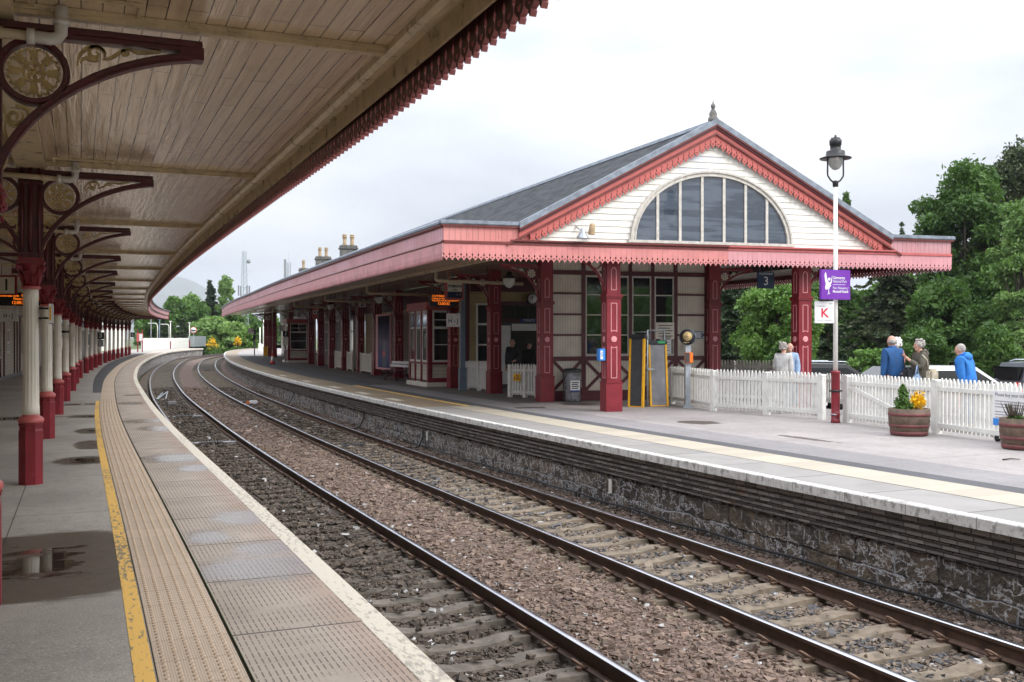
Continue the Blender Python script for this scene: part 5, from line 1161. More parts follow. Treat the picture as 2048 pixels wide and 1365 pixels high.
# ------------------------------------------------------------------ timber posts with lining, roundels and brackets
def make_post():
    root = thing('canopy_post', Matrix.Identity(4), 'x', 'post', 'timber posts of the island building')
    b = MB(); b.box(-.215, .215, -.215, .215, -.02, .70); b.box(-.228, .228, -.228, .228, .701, .745, b=.01); b.build('plinth', M['maroon'], root)
    b = MB(); b.box(-.19, .19, -.19, .19, .746, 2.82); b.box(-.18, .18, -.18, .18, 2.931, 4.12); b.build('shaft', M['maroon'], root)
    b = MB(); b.box(-.215, .215, -.215, .215, 2.821, 2.86, b=.006); b.box(-.235, .235, -.235, .235, 2.861, 2.90, b=.008); b.box(-.205, .205, -.205, .205, 2.901, 2.93); b.build('ledge', M['maroon'], root)
    ln = MB(); rd = MB()
    for k in range(4):
        T = Matrix.Rotation(R(90*k), 4, 'Z')
        def frm(x0, x1, z0, z1, top, bot, y):
            arc = lambda z, h: [(x0+(x1-x0)*i/8, z+h*math.sin(math.pi*i/8)) for i in range(9)]
            pts = arc(z1, top); pb = arc(z0, bot)
            strip(ln, pts, .017, y-.008, y-.001, M=T); strip(ln, pb, .017, y-.008, y-.001, M=T)
            ln.box(x0-.0085, x0+.0085, y-.0085, y-.0015, z0, z1, M=T); ln.box(x1-.0085, x1+.0085, y-.0085, y-.0015, z0, z1, M=T)
        frm(-.075, .075, .84, 1.62, -.03, 0, -.19); frm(-.075, .075, 1.99, 2.70, 0, .03, -.19); frm(-.065, .065, 3.03, 3.52, .065, 0, -.18)
        rd.lathe([(.078, 0), (.078, .010), (.066, .016), (.058, .012), (.03, .012), (.02, .018), (.004, .018)], 20, M=T @ Matrix.Translation((0, -.191, 1.805)) @ Matrix.Rotation(R(90), 4, 'X'))
    ln.build('lining', M['pinkline'], root); rd.build('roundel', M['pinkline'], root)
    return root
def add_brackets(root, sides):
    for sg in sides:
        T = Matrix.Diagonal((sg, 1, 1, 1)); b = MB()
        arc = bez((.20, 2.93), (.22, 3.40), (.52, 3.80), (1.30, 3.89), 16); strip(b, arc, .055, -.035, .035, M=T); strip(b, arc, .022, -.06, .06, M=T)
        b.box(*sorted((.185*sg, 1.38*sg)), -.045, .045, 3.905, 3.985)
        ring = circ(.42, 3.72, .155, 24); ring.append(ring[0]); strip(b, ring, .03, -.03, .03, M=T); br = b.build('bracket', M['maroon'], root)
        b = MB()
        for i in range(8):
            a = R(45*i+22.5); d = (math.cos(a), math.sin(a)); strip(b, [(.42+d[0]*r, 3.72+d[1]*r) for r in (.035, .07, .10, .14)], [.016, .024, .03, .012], -.014, .014, M=T)
            a2 = R(45*i); strip(b, [(.42+math.cos(a2+f)*.098, 3.72+math.sin(a2+f)*.098) for f in (-.4, -.15, .15, .4)], .018, -.012, .012, M=T)
        rr = circ(.42, 3.72, .035, 14); rr.append(rr[0]); strip(b, rr, .016, -.016, .016, M=T)
        b.build('rosette', M['scroll'], br)
        for grp in ((bez((.64, 3.72), (.66, 3.86), (.80, 3.88), (.80, 3.81)), spiral(.755, 3.81, .045, .01, 0, 400), bez((.80, 3.80), (.88, 3.80), (.90, 3.88), (1.05, 3.885))), (bez((.30, 3.54), (.36, 3.52), (.36, 3.42), (.28, 3.44)), spiral(.30, 3.41, .045, .01, 80, -330), bez((.34, 3.40), (.30, 3.30), (.22, 3.34), (.24, 3.20)), bez((.26, 3.30), (.31, 3.22), (.24, 3.18), (.235, 3.10)))):
            b = MB()
            for pts in grp: strip(b, pts, [.012+.018*math.sin(math.pi*i/(len(pts)-1)) for i in range(len(pts))], -.014, .014, M=T)
            b.build('scrollwork', M['scroll'], br)
    return root
pp = make_post(); add_brackets(pp, (-1,)); pr2 = dup(pp); 
for ch in list(pr2.children):
    if ch.name.startswith('bracket'):
        for c2 in list(ch.children): bpy.data.objects.remove(c2)
        bpy.data.objects.remove(ch)
add_brackets(pr2, (1,))
fap = lambda a, y: FA @ Matrix.Translation((a, y, 0))
pp.matrix_world = fap(4.44, .70); pp['label'] = 'bright red post with pink lining at the front corner, nearest the camera'
pr2.matrix_world = fap(9.85, .70); pr2['label'] = 'red post behind the picket fence, beside the purple sign'
q = dup(pr2, fap(9.57, 5.2), 'dark post at the right end of the half timbered wall')
POSTS = [(27.6, 9.97, 'dark red post at the left corner of the half timbered wall'), (32.4, 10.22, 'dark post between the two low picket gates'), (36.5, 10.17, 'dark post beside the bay window and blue grey downpipe'), (46.35, 10.7, 'dark post behind the bench'), (50.5, 10.68, 'dark post on the far side of the tall poster'), (55.3, 10.85, 'dark post under the nearer square figure 2 sign'), (59.1, 10.71, 'dark post one beyond the nearer figure 2 sign'), (63.1, 10.64, 'dark post two beyond the nearer figure 2 sign'), (67.9, 10.7, 'slim dark post three beyond the nearer figure 2 sign'), (72.3, 10.68, 'dark post just on the near side of the far bay window'), (83.6, 10.5, 'dark post just beyond the far bay window'), (94.8, 10.04, 'dark post two short of the yellow bin'), (98.0, 9.83, 'dark post next to the yellow bin'), (101.2, 9.6, 'farthest dark post, at the end of the island building')]
for s, t, lb_ in POSTS: dup(pp, frame(s, t, 0, 0 if s > 30 else -3), lb_)
# cream rainwater pipes slung under the canopy, glass lamp bowls
for k, (s, lb_) in enumerate(((30.3, 'cream rainwater pipe under the canopy beside the station name sign'), (39.2, 'cream rainwater pipe under the canopy before the figure 2 sign'), (47.5, 'cream rainwater pipe running up to the nearer figure 2 sign'), (57, 'cream rainwater pipe running up to the far figure 2 sign'), (67, 'farthest cream rainwater pipe under the right canopy'))):
    o = thing('rainwater_pipe', frame(s, 7.5, 3.62), lb_, 'pipe'); b = MB(); b.tube([(0, 0, .28), (0, 0, .06), (.03, 0, .015), (.09, 0, 0), (2.9, 0, -.04)], .055, 12)
    for x in (.12, 1.0, 2.0): b.tube([(x, 0, -.0), (x+.05, 0, -.0)], .068, 12)
    b.build('pipe_run', M['pipe'], o); b = MB(); [b.tube([(x, 0, .05), (x, 0, .5)], .012, 6) for x in (.5, 1.7)]; b.build('hangers', M['black'], o)
for k, (s, t, lb_) in enumerate(((33.0, 8.9, 'glass lamp bowl hanging behind the station name sign'), (28.0, 9.0, 'glass lamp bowl beside the nearest bracketed post'), (42, 8.7, 'glass lamp bowl hanging over the bay window'), (52, 8.6, 'glass lamp bowl hanging before the nearer figure 2 sign'), (63, 8.5, 'glass lamp bowl hanging between the two figure 2 signs'))):
    small('ceiling_lamp', frame(s, t, 3.55), lb_, 'lamp', [('bowl', 'globe', lambda b: b.lathe([(.02, -.24), (.10, -.2), (.17, -.08), (.185, .02), (.17, .04)], 20)), ('cap', 'black', lambda b: (b.lathe([(.24, .05), (.20, .08), (.10, .12), (.08, .22), (.02, .24)], 18), b.tube([(0, 0, .2), (0, 0, .55)], .015, 6)))])
# ================================================================== THINGS ON THE RIGHT PLATFORM
def nearest_s(X, Y):
    h = TH(SS); al = (X-_x)*(-np.sin(h))+(Y-_y)*np.cos(h); i = int(np.argmin(np.abs(al)+.001*((X-_x)**2+(Y-_y)**2))); return float(SS[i]+al[i])
def gz(X, Y): return float(DZ(nearest_s(X, Y)))
def px(u, Y, rot=0.0, z=0.0):
    "standing on the platform at column u of the photo, Y metres off"
    X = (u-1024)/2000*Y; return at(X, Y, gz(X, Y)+z, rot)
def seg(A, B, z=None):
    A = Vector(A); B = Vector(B); d = B-A; zz = gz(A.x, A.y) if z is None else z
    return Matrix.Translation((A.x, A.y, zz)) @ Matrix.Rotation(math.atan2(d.y, d.x), 4, 'Z'), d.length
def fence(A, B, label, posts=(0,), gate=False, z=None, mt='fence', sp=.11, w=.072, z1=1.05, name='picket_fence', rails=True, pw=.06, side=1):
    Mx, L = seg(A, B, z); o = thing(name, Mx, label, 'gate' if gate else 'fence')
    b = MB(); picket(b, pw, L-pw, .07, z1, sp, w, 0); b.build('pickets', M[mt], o)
    b = MB(); f0, f1 = (-.032, -.001) if side > 0 else (.021, .052)
    b.box(0, L, f0, f1, z1-.24, z1-.165); b.build('top_rail', M[mt], o); b = MB(); b.box(0, L, f0, f1, .12, .205); b.build('bottom_rail', M[mt], o)
    if gate: b = MB(); strip(b, [(.06, z1-.27), (L*.62, .34), (L-.06, .22)], .085, f0-.002, f1+.0); b.build('brace', M[mt], o)
    for x in posts:
        b = MB(); b.box(x-pw, x+pw, -.07, .06, -.02, z1-.06, b=.008); b.prism([(x-pw-.01, z1-.0595), (x+pw+.01, z1-.0595), (x+pw*.5, z1-.03), (x-pw*.5, z1-.03)], -.07, .06); b.build('post', M[mt], o)
    return o
fence((4.49, 27.98), (5.07, 25.15), 'short white picket fence from the ramps to the help point', (0.0,))
fence((5.07, 25.15), (6.05, 23.76), 'white picket fence section to the right of the help point', (0.0,))
fence((6.05, 23.76), (6.93, 22.25), 'white picket fence section left of the lamp post, below the red post', (0.0, 1.70), pw=.075)
fence((7.20, 21.45), (7.99, 18.8), 'white picket gate with a diagonal brace right of the lamp post', (0.0,), gate=True, name='picket_gate', pw=.08)
fence((7.99, 18.8), (9.3, 13.7), 'white picket fence at the right edge, behind the barrels', (0.0, 2.9), pw=.075)
fence((4.2, 30.4), (8.5, 27.2), 'far white picket fence seen between the post and the lamp', (0, 2.6), z=-.13, z1=.86)
fence((8.5, 27.2), (12.4, 15.0), 'far white picket fence behind the people in front of the cars', (0, 3, 6, 9), z=-.11, z1=.86)
fence((6.3, 33.5), (8.6, 31.8), 'weathered grey picket fence behind the woman in the grey cardigan', (0, 1.2, 2.6), z=-.14, mt='weathered', z1=1.12)
# gates in the concourse, left of the half timbered wall
fence((-0.07, 31.6), (0.85, 30.85), 'low white picket gate with a yellow notice by the dark doorway', (0.02, .62, 1.1), z=-.155, name='picket_gate')
fence((-1.62, 36.4), (-0.80, 34.6), 'narrow low white gate left of the dark post, by the yellow wall', (.02, 1.1, 1.9), z=-.165, name='picket_gate')
o = thing('gate_notice', at(.18, 31.35, -.155+.62, -39), 'small yellow warning notice on the low picket gate', 'notice'); b = MB(); b.box(-.14, .14, -.05, -.04, -.11, .11); b.build('plate', M['yellow'], o); b = MB(); [b.box(-.02, .10, -.053, -.0505, z-.01, z+.01) for z in (.06, .02, -.02, -.06)]; b.prism([(-.12, -.06), (-.05, -.06), (-.085, .04)], -.053, -.0505); b.build('print', M['ink'], o)

# lamp post with two signs
LP = px(1671, 21.39, 14)
o = thing('lamp_post', LP, 'white station lamp post with maroon foot and black lantern', 'lamp post')
b = MB(); b.lathe([(.098, 0), (.098, .05), (.09, .06), (.09, 1.06), (.10, 1.07), (.10, 1.10), (.05, 1.115)], 18); b.sphere((0, -.07, .18), (.06, .06, .09), n=10, k=6); b.build('foot', M['maroon'], o)
b = MB(); b.lathe([(.10, .66), (.112, .665), (.112, .70), (.10, .705)], 18); b.box(-.15, .15, -.03, .03, .67, .695); b.build('clamp', M['black'], o)
b = MB(); b.lathe([(.112, .17), (.118, .175), (.118, .19), (.112, .195)], 16); b.tube([(.1, -.06, .19), (.16, -.03, .26), (.19, .02, .25)], .007, 6); b.build('cable_tie', M['galv'], o)
b = MB(); b.lathe([(.05, 1.10), (.047, 3.0), (.043, 5.06)], 14); b.build('pole', M['white'], o)
b = MB(); b.lathe([(.045, 5.04), (.06, 5.06), (.06, 5.12), (.08, 5.16), (.03, 5.18)], 12)
for sg in (-1, 1): b.tube([(.03*sg, 0, 5.13), (.12*sg, 0, 5.19), (.185*sg, 0, 5.28), (.19*sg, 0, 5.36), (.185*sg, 0, 5.70)], .018, 8)
b.lathe([(.17, 5.66), (.33, 5.645), (.335, 5.66), (.20, 5.705), (.195, 5.79), (.185, 5.81), (.115, 5.825), (.11, 5.93), (.125, 5.935), (.13, 6.04), (.105, 6.06), (.10, 6.09), (.03, 6.10), (.025, 6.14), (.012, 6.16)], 22); b.build('lantern', M['black'], o)
b = MB(); b.lathe([(.004, 5.40), (.07, 5.425), (.13, 5.50), (.155, 5.60), (.16, 5.655)], 20); b.build('globe', M['globe'], o)
def sign_at(u, v, Y, rot): X = (u-1024)/2000*Y; return at(X, Y, CAMZ+(675.5-v)/2000*Y, rot)
o = thing('park_sign', sign_at(1670, 570, 21.2, 22), 'large purple national park sign with a white bird, on the lamp post', 'sign')
b = MB(); b.box(-.385, .385, -.03, .03, -.315, .315, b=.006); b.build('panel', M['purple'], o)
b = MB(); Ty = -.033
bird = [[(-.30, .20), (-.275, .26), (-.255, .23), (-.24, .14), (-.20, .06), (-.165, .04), (-.135, .07), (-.10, .20), (-.105, .10), (-.12, .03), (-.15, -.01), (-.12, -.02), (-.17, -.06), (-.20, -.10), (-.21, -.07), (-.235, -.12), (-.25, -.10), (-.275, -.11), (-.285, -.06), (-.27, -.03), (-.285, -.02), (-.265, .0), (-.285, .08)], [(-.185, -.07), (-.165, -.06), (-.185, -.12), (-.18, -.17), (-.15, -.20), (-.19, -.19), (-.225, -.225), (-.20, -.175), (-.20, -.12)]]
for pl in bird: b.prism(pl, Ty, -.0302)
b.prism(circ(-.178, .115, .032, 14), Ty, -.0302); b.build('emblem', M['signwhite'], o)
b = MB()
for tx, z, k, bo in (('Cairngorms', .145, .085, .02), ('National Park', .07, .085, 0), ('Pàirc Nàiseanta a’', -.07, .075, 0), ('Mhonaidh Ruaidh', -.145, .075, .02)): b.text(tx, k, M=Matrix.Translation((-.085, -.031, z)), align='LEFT', bold=bo, sx=.78)
b.box(-.085, .25, -.032, -.0305, -.003, .005); b.build('lettering', M['signwhite'], o)
o = zone_sign(sign_at(1648.5, 625, 21.2, 4), 'K', 'white sign with a red letter K on the lamp post, under the purple sign', .42, .47, None, 'redink', 'CYCLE STORAGE')
# hanging platform 3 sign
o = thing('platform_sign', sign_at(1531, 560.5, 28, 16), 'hanging navy PLATFORM 3 sign under the front eaves', 'sign'); b = MB(); b.box(-.26, .26, -.03, .03, -.235, .235, b=.006); hang(b, .5, .23, .6); b.build('panel', M['navy'], o)
b = MB(); b.text('PLATFORM', .085, M=Matrix.Translation((0, -.031, .165))); b.text('3', .34, M=Matrix.Translation((0, -.031, -.04))); b.build('lettering', M['signwhite'], o)
# station name sign, departure board, zone sign, numbered signs
o = thing('name_sign', sign_at(908, 581, 33.6, 32), 'hanging Aviemore station name sign in a dull red frame', 'sign'); b = MB(); b.box(-.34, .34, -.05, .05, -.33, .33, b=.01); hang(b, .6, .33, .75); b.build('frame', M['salmon'], o)
b = MB(); b.box(-.27, .27, -.056, -.0505, -.05, .26); b.build('face', M['cream'], o); b = MB(); b.box(-.27, .27, -.056, -.0505, -.26, -.055); b.build('lower_face', M['navy'], o)
b = MB(); b.text('Aviemore', .16, M=Matrix.Translation((0, -.057, .145)), sx=.8, bold=.03); b.text('ScotRail', .06, M=Matrix.Translation((0, -.057, .01)), bold=.03); b.build('lettering', M['ink'], o); b = MB(); b.text('→ T', .11, M=Matrix.Translation((.13, -.057, -.16))); b.build('symbols', M['signwhite'], o)
led_board(sign_at(887, 601, 36.2, 10), 1.0, .46, [('12:14 Edinburgh', -.43, .15, 'LEFT', 1), ('Calling at: Kingussie, Newtonmore', -.43, .06, 'LEFT', .82), ('This train will be formed of 4', -.43, -.02, 'LEFT', .82), ('12:00:32', .0, -.13, 'CENTER', 1.3)], 'black departure board with orange lines by the station name sign', .10)
zone_sign(sign_at(906.5, 641, 34.6, 6), 'H-J', 'white H-J zone sign below the station name sign', .48, .46, .3)
platform_sign(sign_at(724.5, 607.5, 54, 14), '2', 'larger square figure 2 sign under the right canopy', .42); platform_sign(sign_at(593, 626, 78, 14), '2', 'smaller square figure 2 sign far under the right canopy', .42)
platform_sign(sign_at(535, 637, 93, 14), '2', 'tiny square figure 2 sign at the far end of the right canopy', .36)
zone_sign(sign_at(565, 656.5, 79, 12), 'C-G', 'white C-G zone sign far down the right platform', .56, .5, .5)
o = thing('column_notice', sign_at(630, 625, 62, 10), 'narrow pink notice with a dark symbol on a far post', 'sign'); b = MB(); b.box(-.17, .17, -.02, .02, -.42, .42); b.build('panel', M['salmon'], o); b = MB(); b.box(-.12, .12, -.023, -.0205, -.12, .12); b.build('badge', M['signwhite'], o); b = MB(); b.sphere((0, -.023, 0), (.06, .004, .06)); b.build('symbol', M['ink'], o)
for nm, u, Y, h, lb_, top in (('sign_post', 571, 74, 2.25, 'thin grey post with a small figure 3 sign beside the far bay', '3'), ('signal_post', 509, 98, 2.6, 'grey post with a black signal at the far end of the right platform', None)):
    o = thing(nm, px(u, Y, 10), lb_, 'post'); b = MB(); b.box(-.05, .05, -.05, .05, 0, h); b.build('post', M['grey'], o)
    if top: b = MB(); b.box(-.20, .20, -.09, -.051, 1.95, 2.35); b.build('plate', M['black'], o); b = MB(); b.text('3', .36, M=Matrix.Translation((0, -.092, 2.15))); b.build('figure', M['signwhite'], o); b = MB(); b.box(-.2, .2, -.08, -.051, 1.3, 1.9); b.build('lower_plate', M['cream'], o)
    else:
        b = MB(); b.box(-.14, .14, -.2, -.051, 1.5, 2.0, b=.02); b.box(-.14, .14, -.2, -.051, 2.05, 2.5, b=.02); b.build('signal_head', M['black'], o); b = MB(); b.box(-.10, .10, -.1, -.051, 1.0, 1.45); b.build('number_plate', M['grey'], o)
zone_sign(sign_at(502, 662, 97, 10), 'A-B', 'pink tinted zone sign beside the far signal', .55, .5)
# traffic cone, yellow bin, bench, bin, ramps, help point, box on the post
o = thing('traffic_cone', px(545, 70.3), 'red and white traffic cone far along the right platform', 'cone'); b = MB(); b.box(-.2, .2, -.2, .2, 0, .04, b=.01); b.build('base', M['black'], o); b = MB(); b.lathe([(.17, .04), (.135, .22)], 20); b.lathe([(.075, .55), (.035, .76), (.02, .77)], 20); b.build('cone', M['red'], o); b = MB(); b.lathe([(.134, .221), (.076, .549)], 20); b.build('sleeve', M['signwhite'], o)
small('grit_bin', px(533, 96.3, 14), 'yellow grit bin standing against the farthest posts', 'bin', [('body', 'yellow', lambda b: b.box(-.3, .3, -.35, .35, 0, .72, b=.05)), ('lid', 'yellow', lambda b: b.prism([(-.33, .721), (.33, .721), (.33, .85), (.15, .97), (-.33, .80)], -.38, .38))])
def bench(M_):
    o = thing('platform_bench', M_, 'slatted bench seen end-on with pale back slats, by the poster', 'bench')
    for y in (-.6, .6):
        b = MB(); b.tube([(-.28, y, 0), (-.02, y, .44)], .03, 6); b.tube([(.32, y, 0), (.12, y, .44), (.28, y, .86)], .03, 6); b.tube([(-.34, y, .42), (.14, y, .42)], .026, 6); b.tube([(-.34, y, .01), (.36, y, .01)], .02, 6); b.build('leg', M['iron'], o)
    b = MB(); [b.box(-.32+.11*i, -.24+.11*i, -.85, .85, .445, .47) for i in range(4)]; b.build('seat', M['iron'], o)
    b = MB(); [b.box(-.02, .005, -.85, .85, .6+.14*i, .71+.14*i, M=Matrix.Translation((.155+.06*i, 0, 0))) for i in range(2)]; b.build('backrest', M['signwhite'], o); return o
bench(frame(43.9, 9.95, 0, 12))
o = thing('litter_bin', px(1145, 29.0, 14), 'see-through sack litter bin by the half timbered wall', 'bin')
b = MB(); b.lathe([(.21, .02), (.225, .1), (.22, .3), (.24, .6), (.235, .88)], 22, rf=lambda i, j: 1+.05*math.sin(j*2.1+i*1.3)); b.build('sack', M['bag'], o)
b = MB(); b.lathe([(.25, .86), (.265, .87), (.265, .91), (.22, .93), (.20, .90)], 22); b.tube([(-.24, .1, 0), (-.24, .1, .88)], .02, 6); b.tube([(.24, .1, 0), (.24, .1, .88)], .02, 6); b.lathe([(.26, 0), (.26, .02), (.1, .03)], 20); b.build('frame', M['darkgrey'], o)
b = MB(); b.lathe([(.235, .88), (.262, .905), (.245, .955), (.18, .965), (.21, .90)], 22, rf=lambda i, j: 1+.05*math.sin(j*1.7)); b.build('sack_top', M['black'], o)
b = MB(); b.box(-.14, .14, -.262, -.25, .30, .62); b.build('notice', M['signwhite'], o); b = MB(); [b.box(-.11, .11-.03*(i % 2), -.265, -.2625, .55-.055*i, .58-.055*i) for i in range(4)]; b.build('notice_print', M['ink'], o); b = MB(); b.box(-.14, .14, -.2645, -.2622, .30, .345); b.build('notice_band', M['blue'], o)
def ramp(M_, lab, w, L, lean, cap):
    o = thing('boarding_ramp', M_ @ Matrix.Rotation(R(lean), 4, 'X'), lab, 'ramp'); b = MB(); b.box(-w/2+.05, w/2-.05, -.02, .02, .03, L); b.build('deck', M['darkgrey'] if cap != 'green' else M['grey'], o)
    b = MB(); b.box(-w/2, -w/2+.049, -.045, .045, 0, L); b.box(w/2-.049, w/2, -.045, .045, 0, L); b.box(-w/2+.05, w/2-.05, -.03, .03, 0, .029); b.build('side_rail', M['yellow'], o)
    b = MB(); b.box(-w/2-.01, w/2+.01, -.06, .06, L+.001, L+.12, b=.02); b.build('top_cap', M['black'], o)
    if cap: b = MB(); b.box(0, w/2-.05, -.065, -.0605, L+.03, L+.10); b.build('sticker', M[cap], o)
    return o
ramp(px(1272, 26.6, -32), 'darker folded boarding ramp with yellow edges, left of the stand', .44, 1.82, -3, None)
ramp(px(1318, 26.9, 12), 'grey boarding ramp with yellow edges and green label, right of the stand', .52, 1.66, -5, 'green')
o = thing('ramp_stand', px(1302, 26.9, 14), 'galvanised tube stand holding the two boarding ramps', 'stand'); b = MB()
for a in (((-.18, -.2, 0), (-.18, -.2, 2.05), (.42, .1, 2.05), (.42, .1, 0)), ((-.18, -.2, 2.0), (-.35, .35, 2.0), (-.35, .35, 0)), ((-.18, -.2, 1.0), (.1, -.15, 1.0)), ((.42, .1, 2.03), (.2, .55, 2.03), (.2, .55, 0))): b.tube(a, .024, 8)
b.build('frame', M['galv'], o); b = MB(); b.lathe([(.03, .95), (.045, .96), (.045, 1.04), (.03, 1.05)], 10, M=Matrix.Translation((-.18, -.2, 0))); b.lathe([(.03, 1.8), (.045, 1.81), (.045, 1.89), (.03, 1.9)], 10, M=Matrix.Translation((-.18, -.2, 0))); b.build('clamp', M['grey'], o)
o = thing('help_point', px(1375, 26.2, 10), 'galvanised help point post with an orange box and round badge', 'help point'); b = MB(); b.box(-.07, .07, -.05, .05, .0, 1.75); b.box(-.16, .16, -.12, .12, -.01, .015); b.prism([(-.13, .0151), (-.0701, .0151), (-.0701, .10)], -.05, .05); b.prism([(.13, .0151), (.0701, .0151), (.0701, .10)], -.05, .05); b.build('post', M['galv'], o)
RXm = Matrix.Rotation(R(90), 4, 'X')
b = MB(); b.lathe([(.20, -.09), (.21, -.08), (.21, .09), (.20, .10)], 30, M=Matrix.Translation((0, 0, 1.86)) @ Matrix.Rotation(R(-14), 4, 'Z') @ RXm); b.build('badge_drum', M['bluegrey'], o)
b = MB(); b.lathe([(.205, .10), (.205, .108)], 30, M=Matrix.Translation((-.012, -.003, 1.86)) @ Matrix.Rotation(R(-14), 4, 'Z') @ RXm); b.build('badge', M['black'], o)
b = MB(); b.lathe([(.12, .108), (.12, .112)], 28, M=Matrix.Translation((-.014, -.004, 1.88)) @ Matrix.Rotation(R(-14), 4, 'Z') @ RXm); b.text('HELP POINT', .045, M=Matrix.Translation((-.03, -.117, 1.715))); b.build('badge_centre', M['gold'], o)
b = MB(); b.text('Touch', .06, M=Matrix.Translation((-.03, -.119, 1.88))); b.build('badge_lettering', M['ink'], o)
b = MB(); b.box(-.10, .10, -.16, -.051, 1.18, 1.46, b=.015); b.build('orange_box', M['orange'], o); b = MB(); b.box(-.11, .0, -.166, -.1605, 1.20, 1.45); b.build('speaker_panel', M['darkgrey'], o)
o = thing('post_box', fap(4.16, .62) @ Matrix.Translation((0, 0, 1.42)), 'small bright blue box fixed to the side of the bright red post', 'box'); b = MB(); b.box(-.10, .06, -.10, .10, -.15, .15, b=.012); b.build('case', M['skyblue'], o); b = MB(); b.box(-.075, -.01, -.103, -.1005, -.11, .10); b.build('label_plate', M['signwhite'], o)
b = MB(); b.text('S', .14, M=Matrix.Translation((-.04, -.104, 0))); b.build('mark', M['blue'], o)
small('service_post', px(925, 35.6, 18), 'blue grey square steel post with a wider foot beside the H-J sign', 'post', [('shaft', 'bluegrey', lambda b: b.box(-.085, .085, -.085, .085, .82, 3.95)), ('foot', 'bluegrey', lambda b: b.box(-.13, .13, -.12, .12, 0, .819, b=.01))])
small('access_cover', px(1060, 26.4, 16), 'brown metal access cover in the platform near the dark post', 'cover', [('plate', 'bark', lambda b: b.box(-.4, .4, -.16, .16, .001, .008))])
# sign on the right fence
Mx, L = seg((7.99, 18.8), (9.3, 13.7)); o = thing('ticket_notice', Mx @ Matrix.Translation((2.3, -.05, .57)), 'white please buy your ticket notice on the right fence', 'notice')
b = MB(); b.box(-.75, .75, -.012, 0, -.27, .33); b.build('board', M['signwhite'], o); b = MB(); b.text('Please buy your ticket before boarding', .085, M=Matrix.Translation((-.70, -.0125, .26)), align='LEFT'); b.build('heading', M['navy'], o)
b = MB(); [b.box(-.70, .55-.17*(i % 3), -.0135, -.0125, .15-.05*i-.008-.03*(i > 2), .15-.05*i+.008-.03*(i > 2)) for i in range(7)]; b.build('small_print', M['greyink'], o); b = MB(); b.box(-.75, .75, -.014, -.0126, -.27, -.15); b.build('blue_band', M['skyblue'], o)
small('wheeled_base', at(8.72, 17.0, gz(8.72, 17)+.0, -73), 'low black wheeled base poking out under the right fence', 'trolley', [('base', 'black', lambda b: b.box(-.45, .45, -.2, .3, .06, .16, b=.02)), ('wheel', 'black', lambda b: [b.lathe([(.02, -.03), (.055, -.02), (.055, .02), (.02, .03)], 14, M=Matrix.Translation((-.38+.14*i, -.22, .056)) @ RXm) for i in range(2)])])

# ------------------------------------------------------------------ leaves
def leafcloud(name, C, size, mat, parent, rg, flat=0.0):
    "a quad leaf (or leaf spray) at every point of C"
    n = len(C); a = rg.normal(0, 1, (n, 3)); a /= np.linalg.norm(a, axis=1)[:, None]; b_ = rg.normal(0, 1, (n, 3)); b_ = np.cross(a, b_); b_ /= np.linalg.norm(b_, axis=1)[:, None]+1e-9
    if flat: a[:, 2] *= (1-flat); b_[:, 2] *= (1-flat)
    s = size*rg.lognormal(0, .3, n)[:, None]
    V = np.stack([C-a*s*.55, C+b_*s*.28, C+a*s*.55, C-b_*s*.28], 1).reshape(-1, 3)
    return fastmesh(name, V, np.arange(4*n).reshape(n, 4), mat, parent=parent)
def blobs(n, cs, rg, shell=.55):
    cs = np.array(cs, float); w = (cs[:, 3]*cs[:, 4]*cs[:, 5])**.75; k = rg.choice(len(cs), n, p=w/w.sum())
    d = rg.normal(0, 1, (n, 3)); d /= np.linalg.norm(d, axis=1)[:, None]; r = shell+(1-shell)*rg.random(n)
    r = np.where(rg.random(n) < .12, r*1.18, r)
    return cs[k, :3]+d*r[:, None]*cs[k, 3:6]
# barrels with plants
def barrel(M_, label, k, h=.5):
    o = thing('barrel_planter', M_, label, 'planter'); r0, r1 = .315*k, .36*k
    b = MB(); b.lathe([(r0*.97, 0), (r0, .01), (r1*1.0, h*.55), (r1, h), (r1-.03, h), (r1-.04, h-.05), (.01, h-.05)], 36, rf=lambda i, j: 1+.006*(j % 3 == 0)); b.build('staves', M['wood'], o)
    for z0, z1 in ((.02, .085), (h*.33, h*.33+.05), (h*.74, h*.74+.055)):
        rr = lambda z: r0+(r1-r0)*min(1, z/(h*.55)) if z < h*.55 else r1
        b = MB(); b.lathe([(rr(z0)+.003, z0), (rr(z0)+.010, z0+.002), (rr(z1)+.010, z1-.002), (rr(z1)+.003, z1)], 36); b.build('hoop', M['hoop'], o)
    b = MB(); b.lathe([(r1-.041, h-.049), (.01, h-.03)], 24); b.build('soil', M['soil'], o); return o
prg = np.random.default_rng(5)
o = barrel(px(1818, 18.5), 'half barrel planter with a little conifer and yellow shrub by the gate post', 1.0)
def plant(M_, name, label, cat, pts, size, mt, stem=None, flat=0):
    o = thing(name, M_, label, cat); leafcloud('foliage', np.array(pts), size, M[mt], o, prg, flat); b = MB()
    for q in (stem or [((0, 0, -.05), (0, 0, .25))]): b.tube(q, [.008]*(len(q)-1)+[.003], 5)
    b.build('stem', M['bark'], o); return o
n = 1500; hh = prg.random(n)**1.4; aa = prg.uniform(0, 6.28, n); rr = (.165*(1-hh)**.8+.012)*np.sqrt(prg.random(n))*(1+.28*np.sin(aa*3+hh*14)); cone_pts = np.stack([rr*np.cos(aa), rr*np.sin(aa), hh*.50], -1)
B1 = px(1818, 18.5)
plant(B1 @ Matrix.Translation((-.12, -.02, .44)), 'dwarf_conifer', 'little green cone shaped conifer in the barrel by the gate post', 'plant', cone_pts, .05, 'leaf_mid')
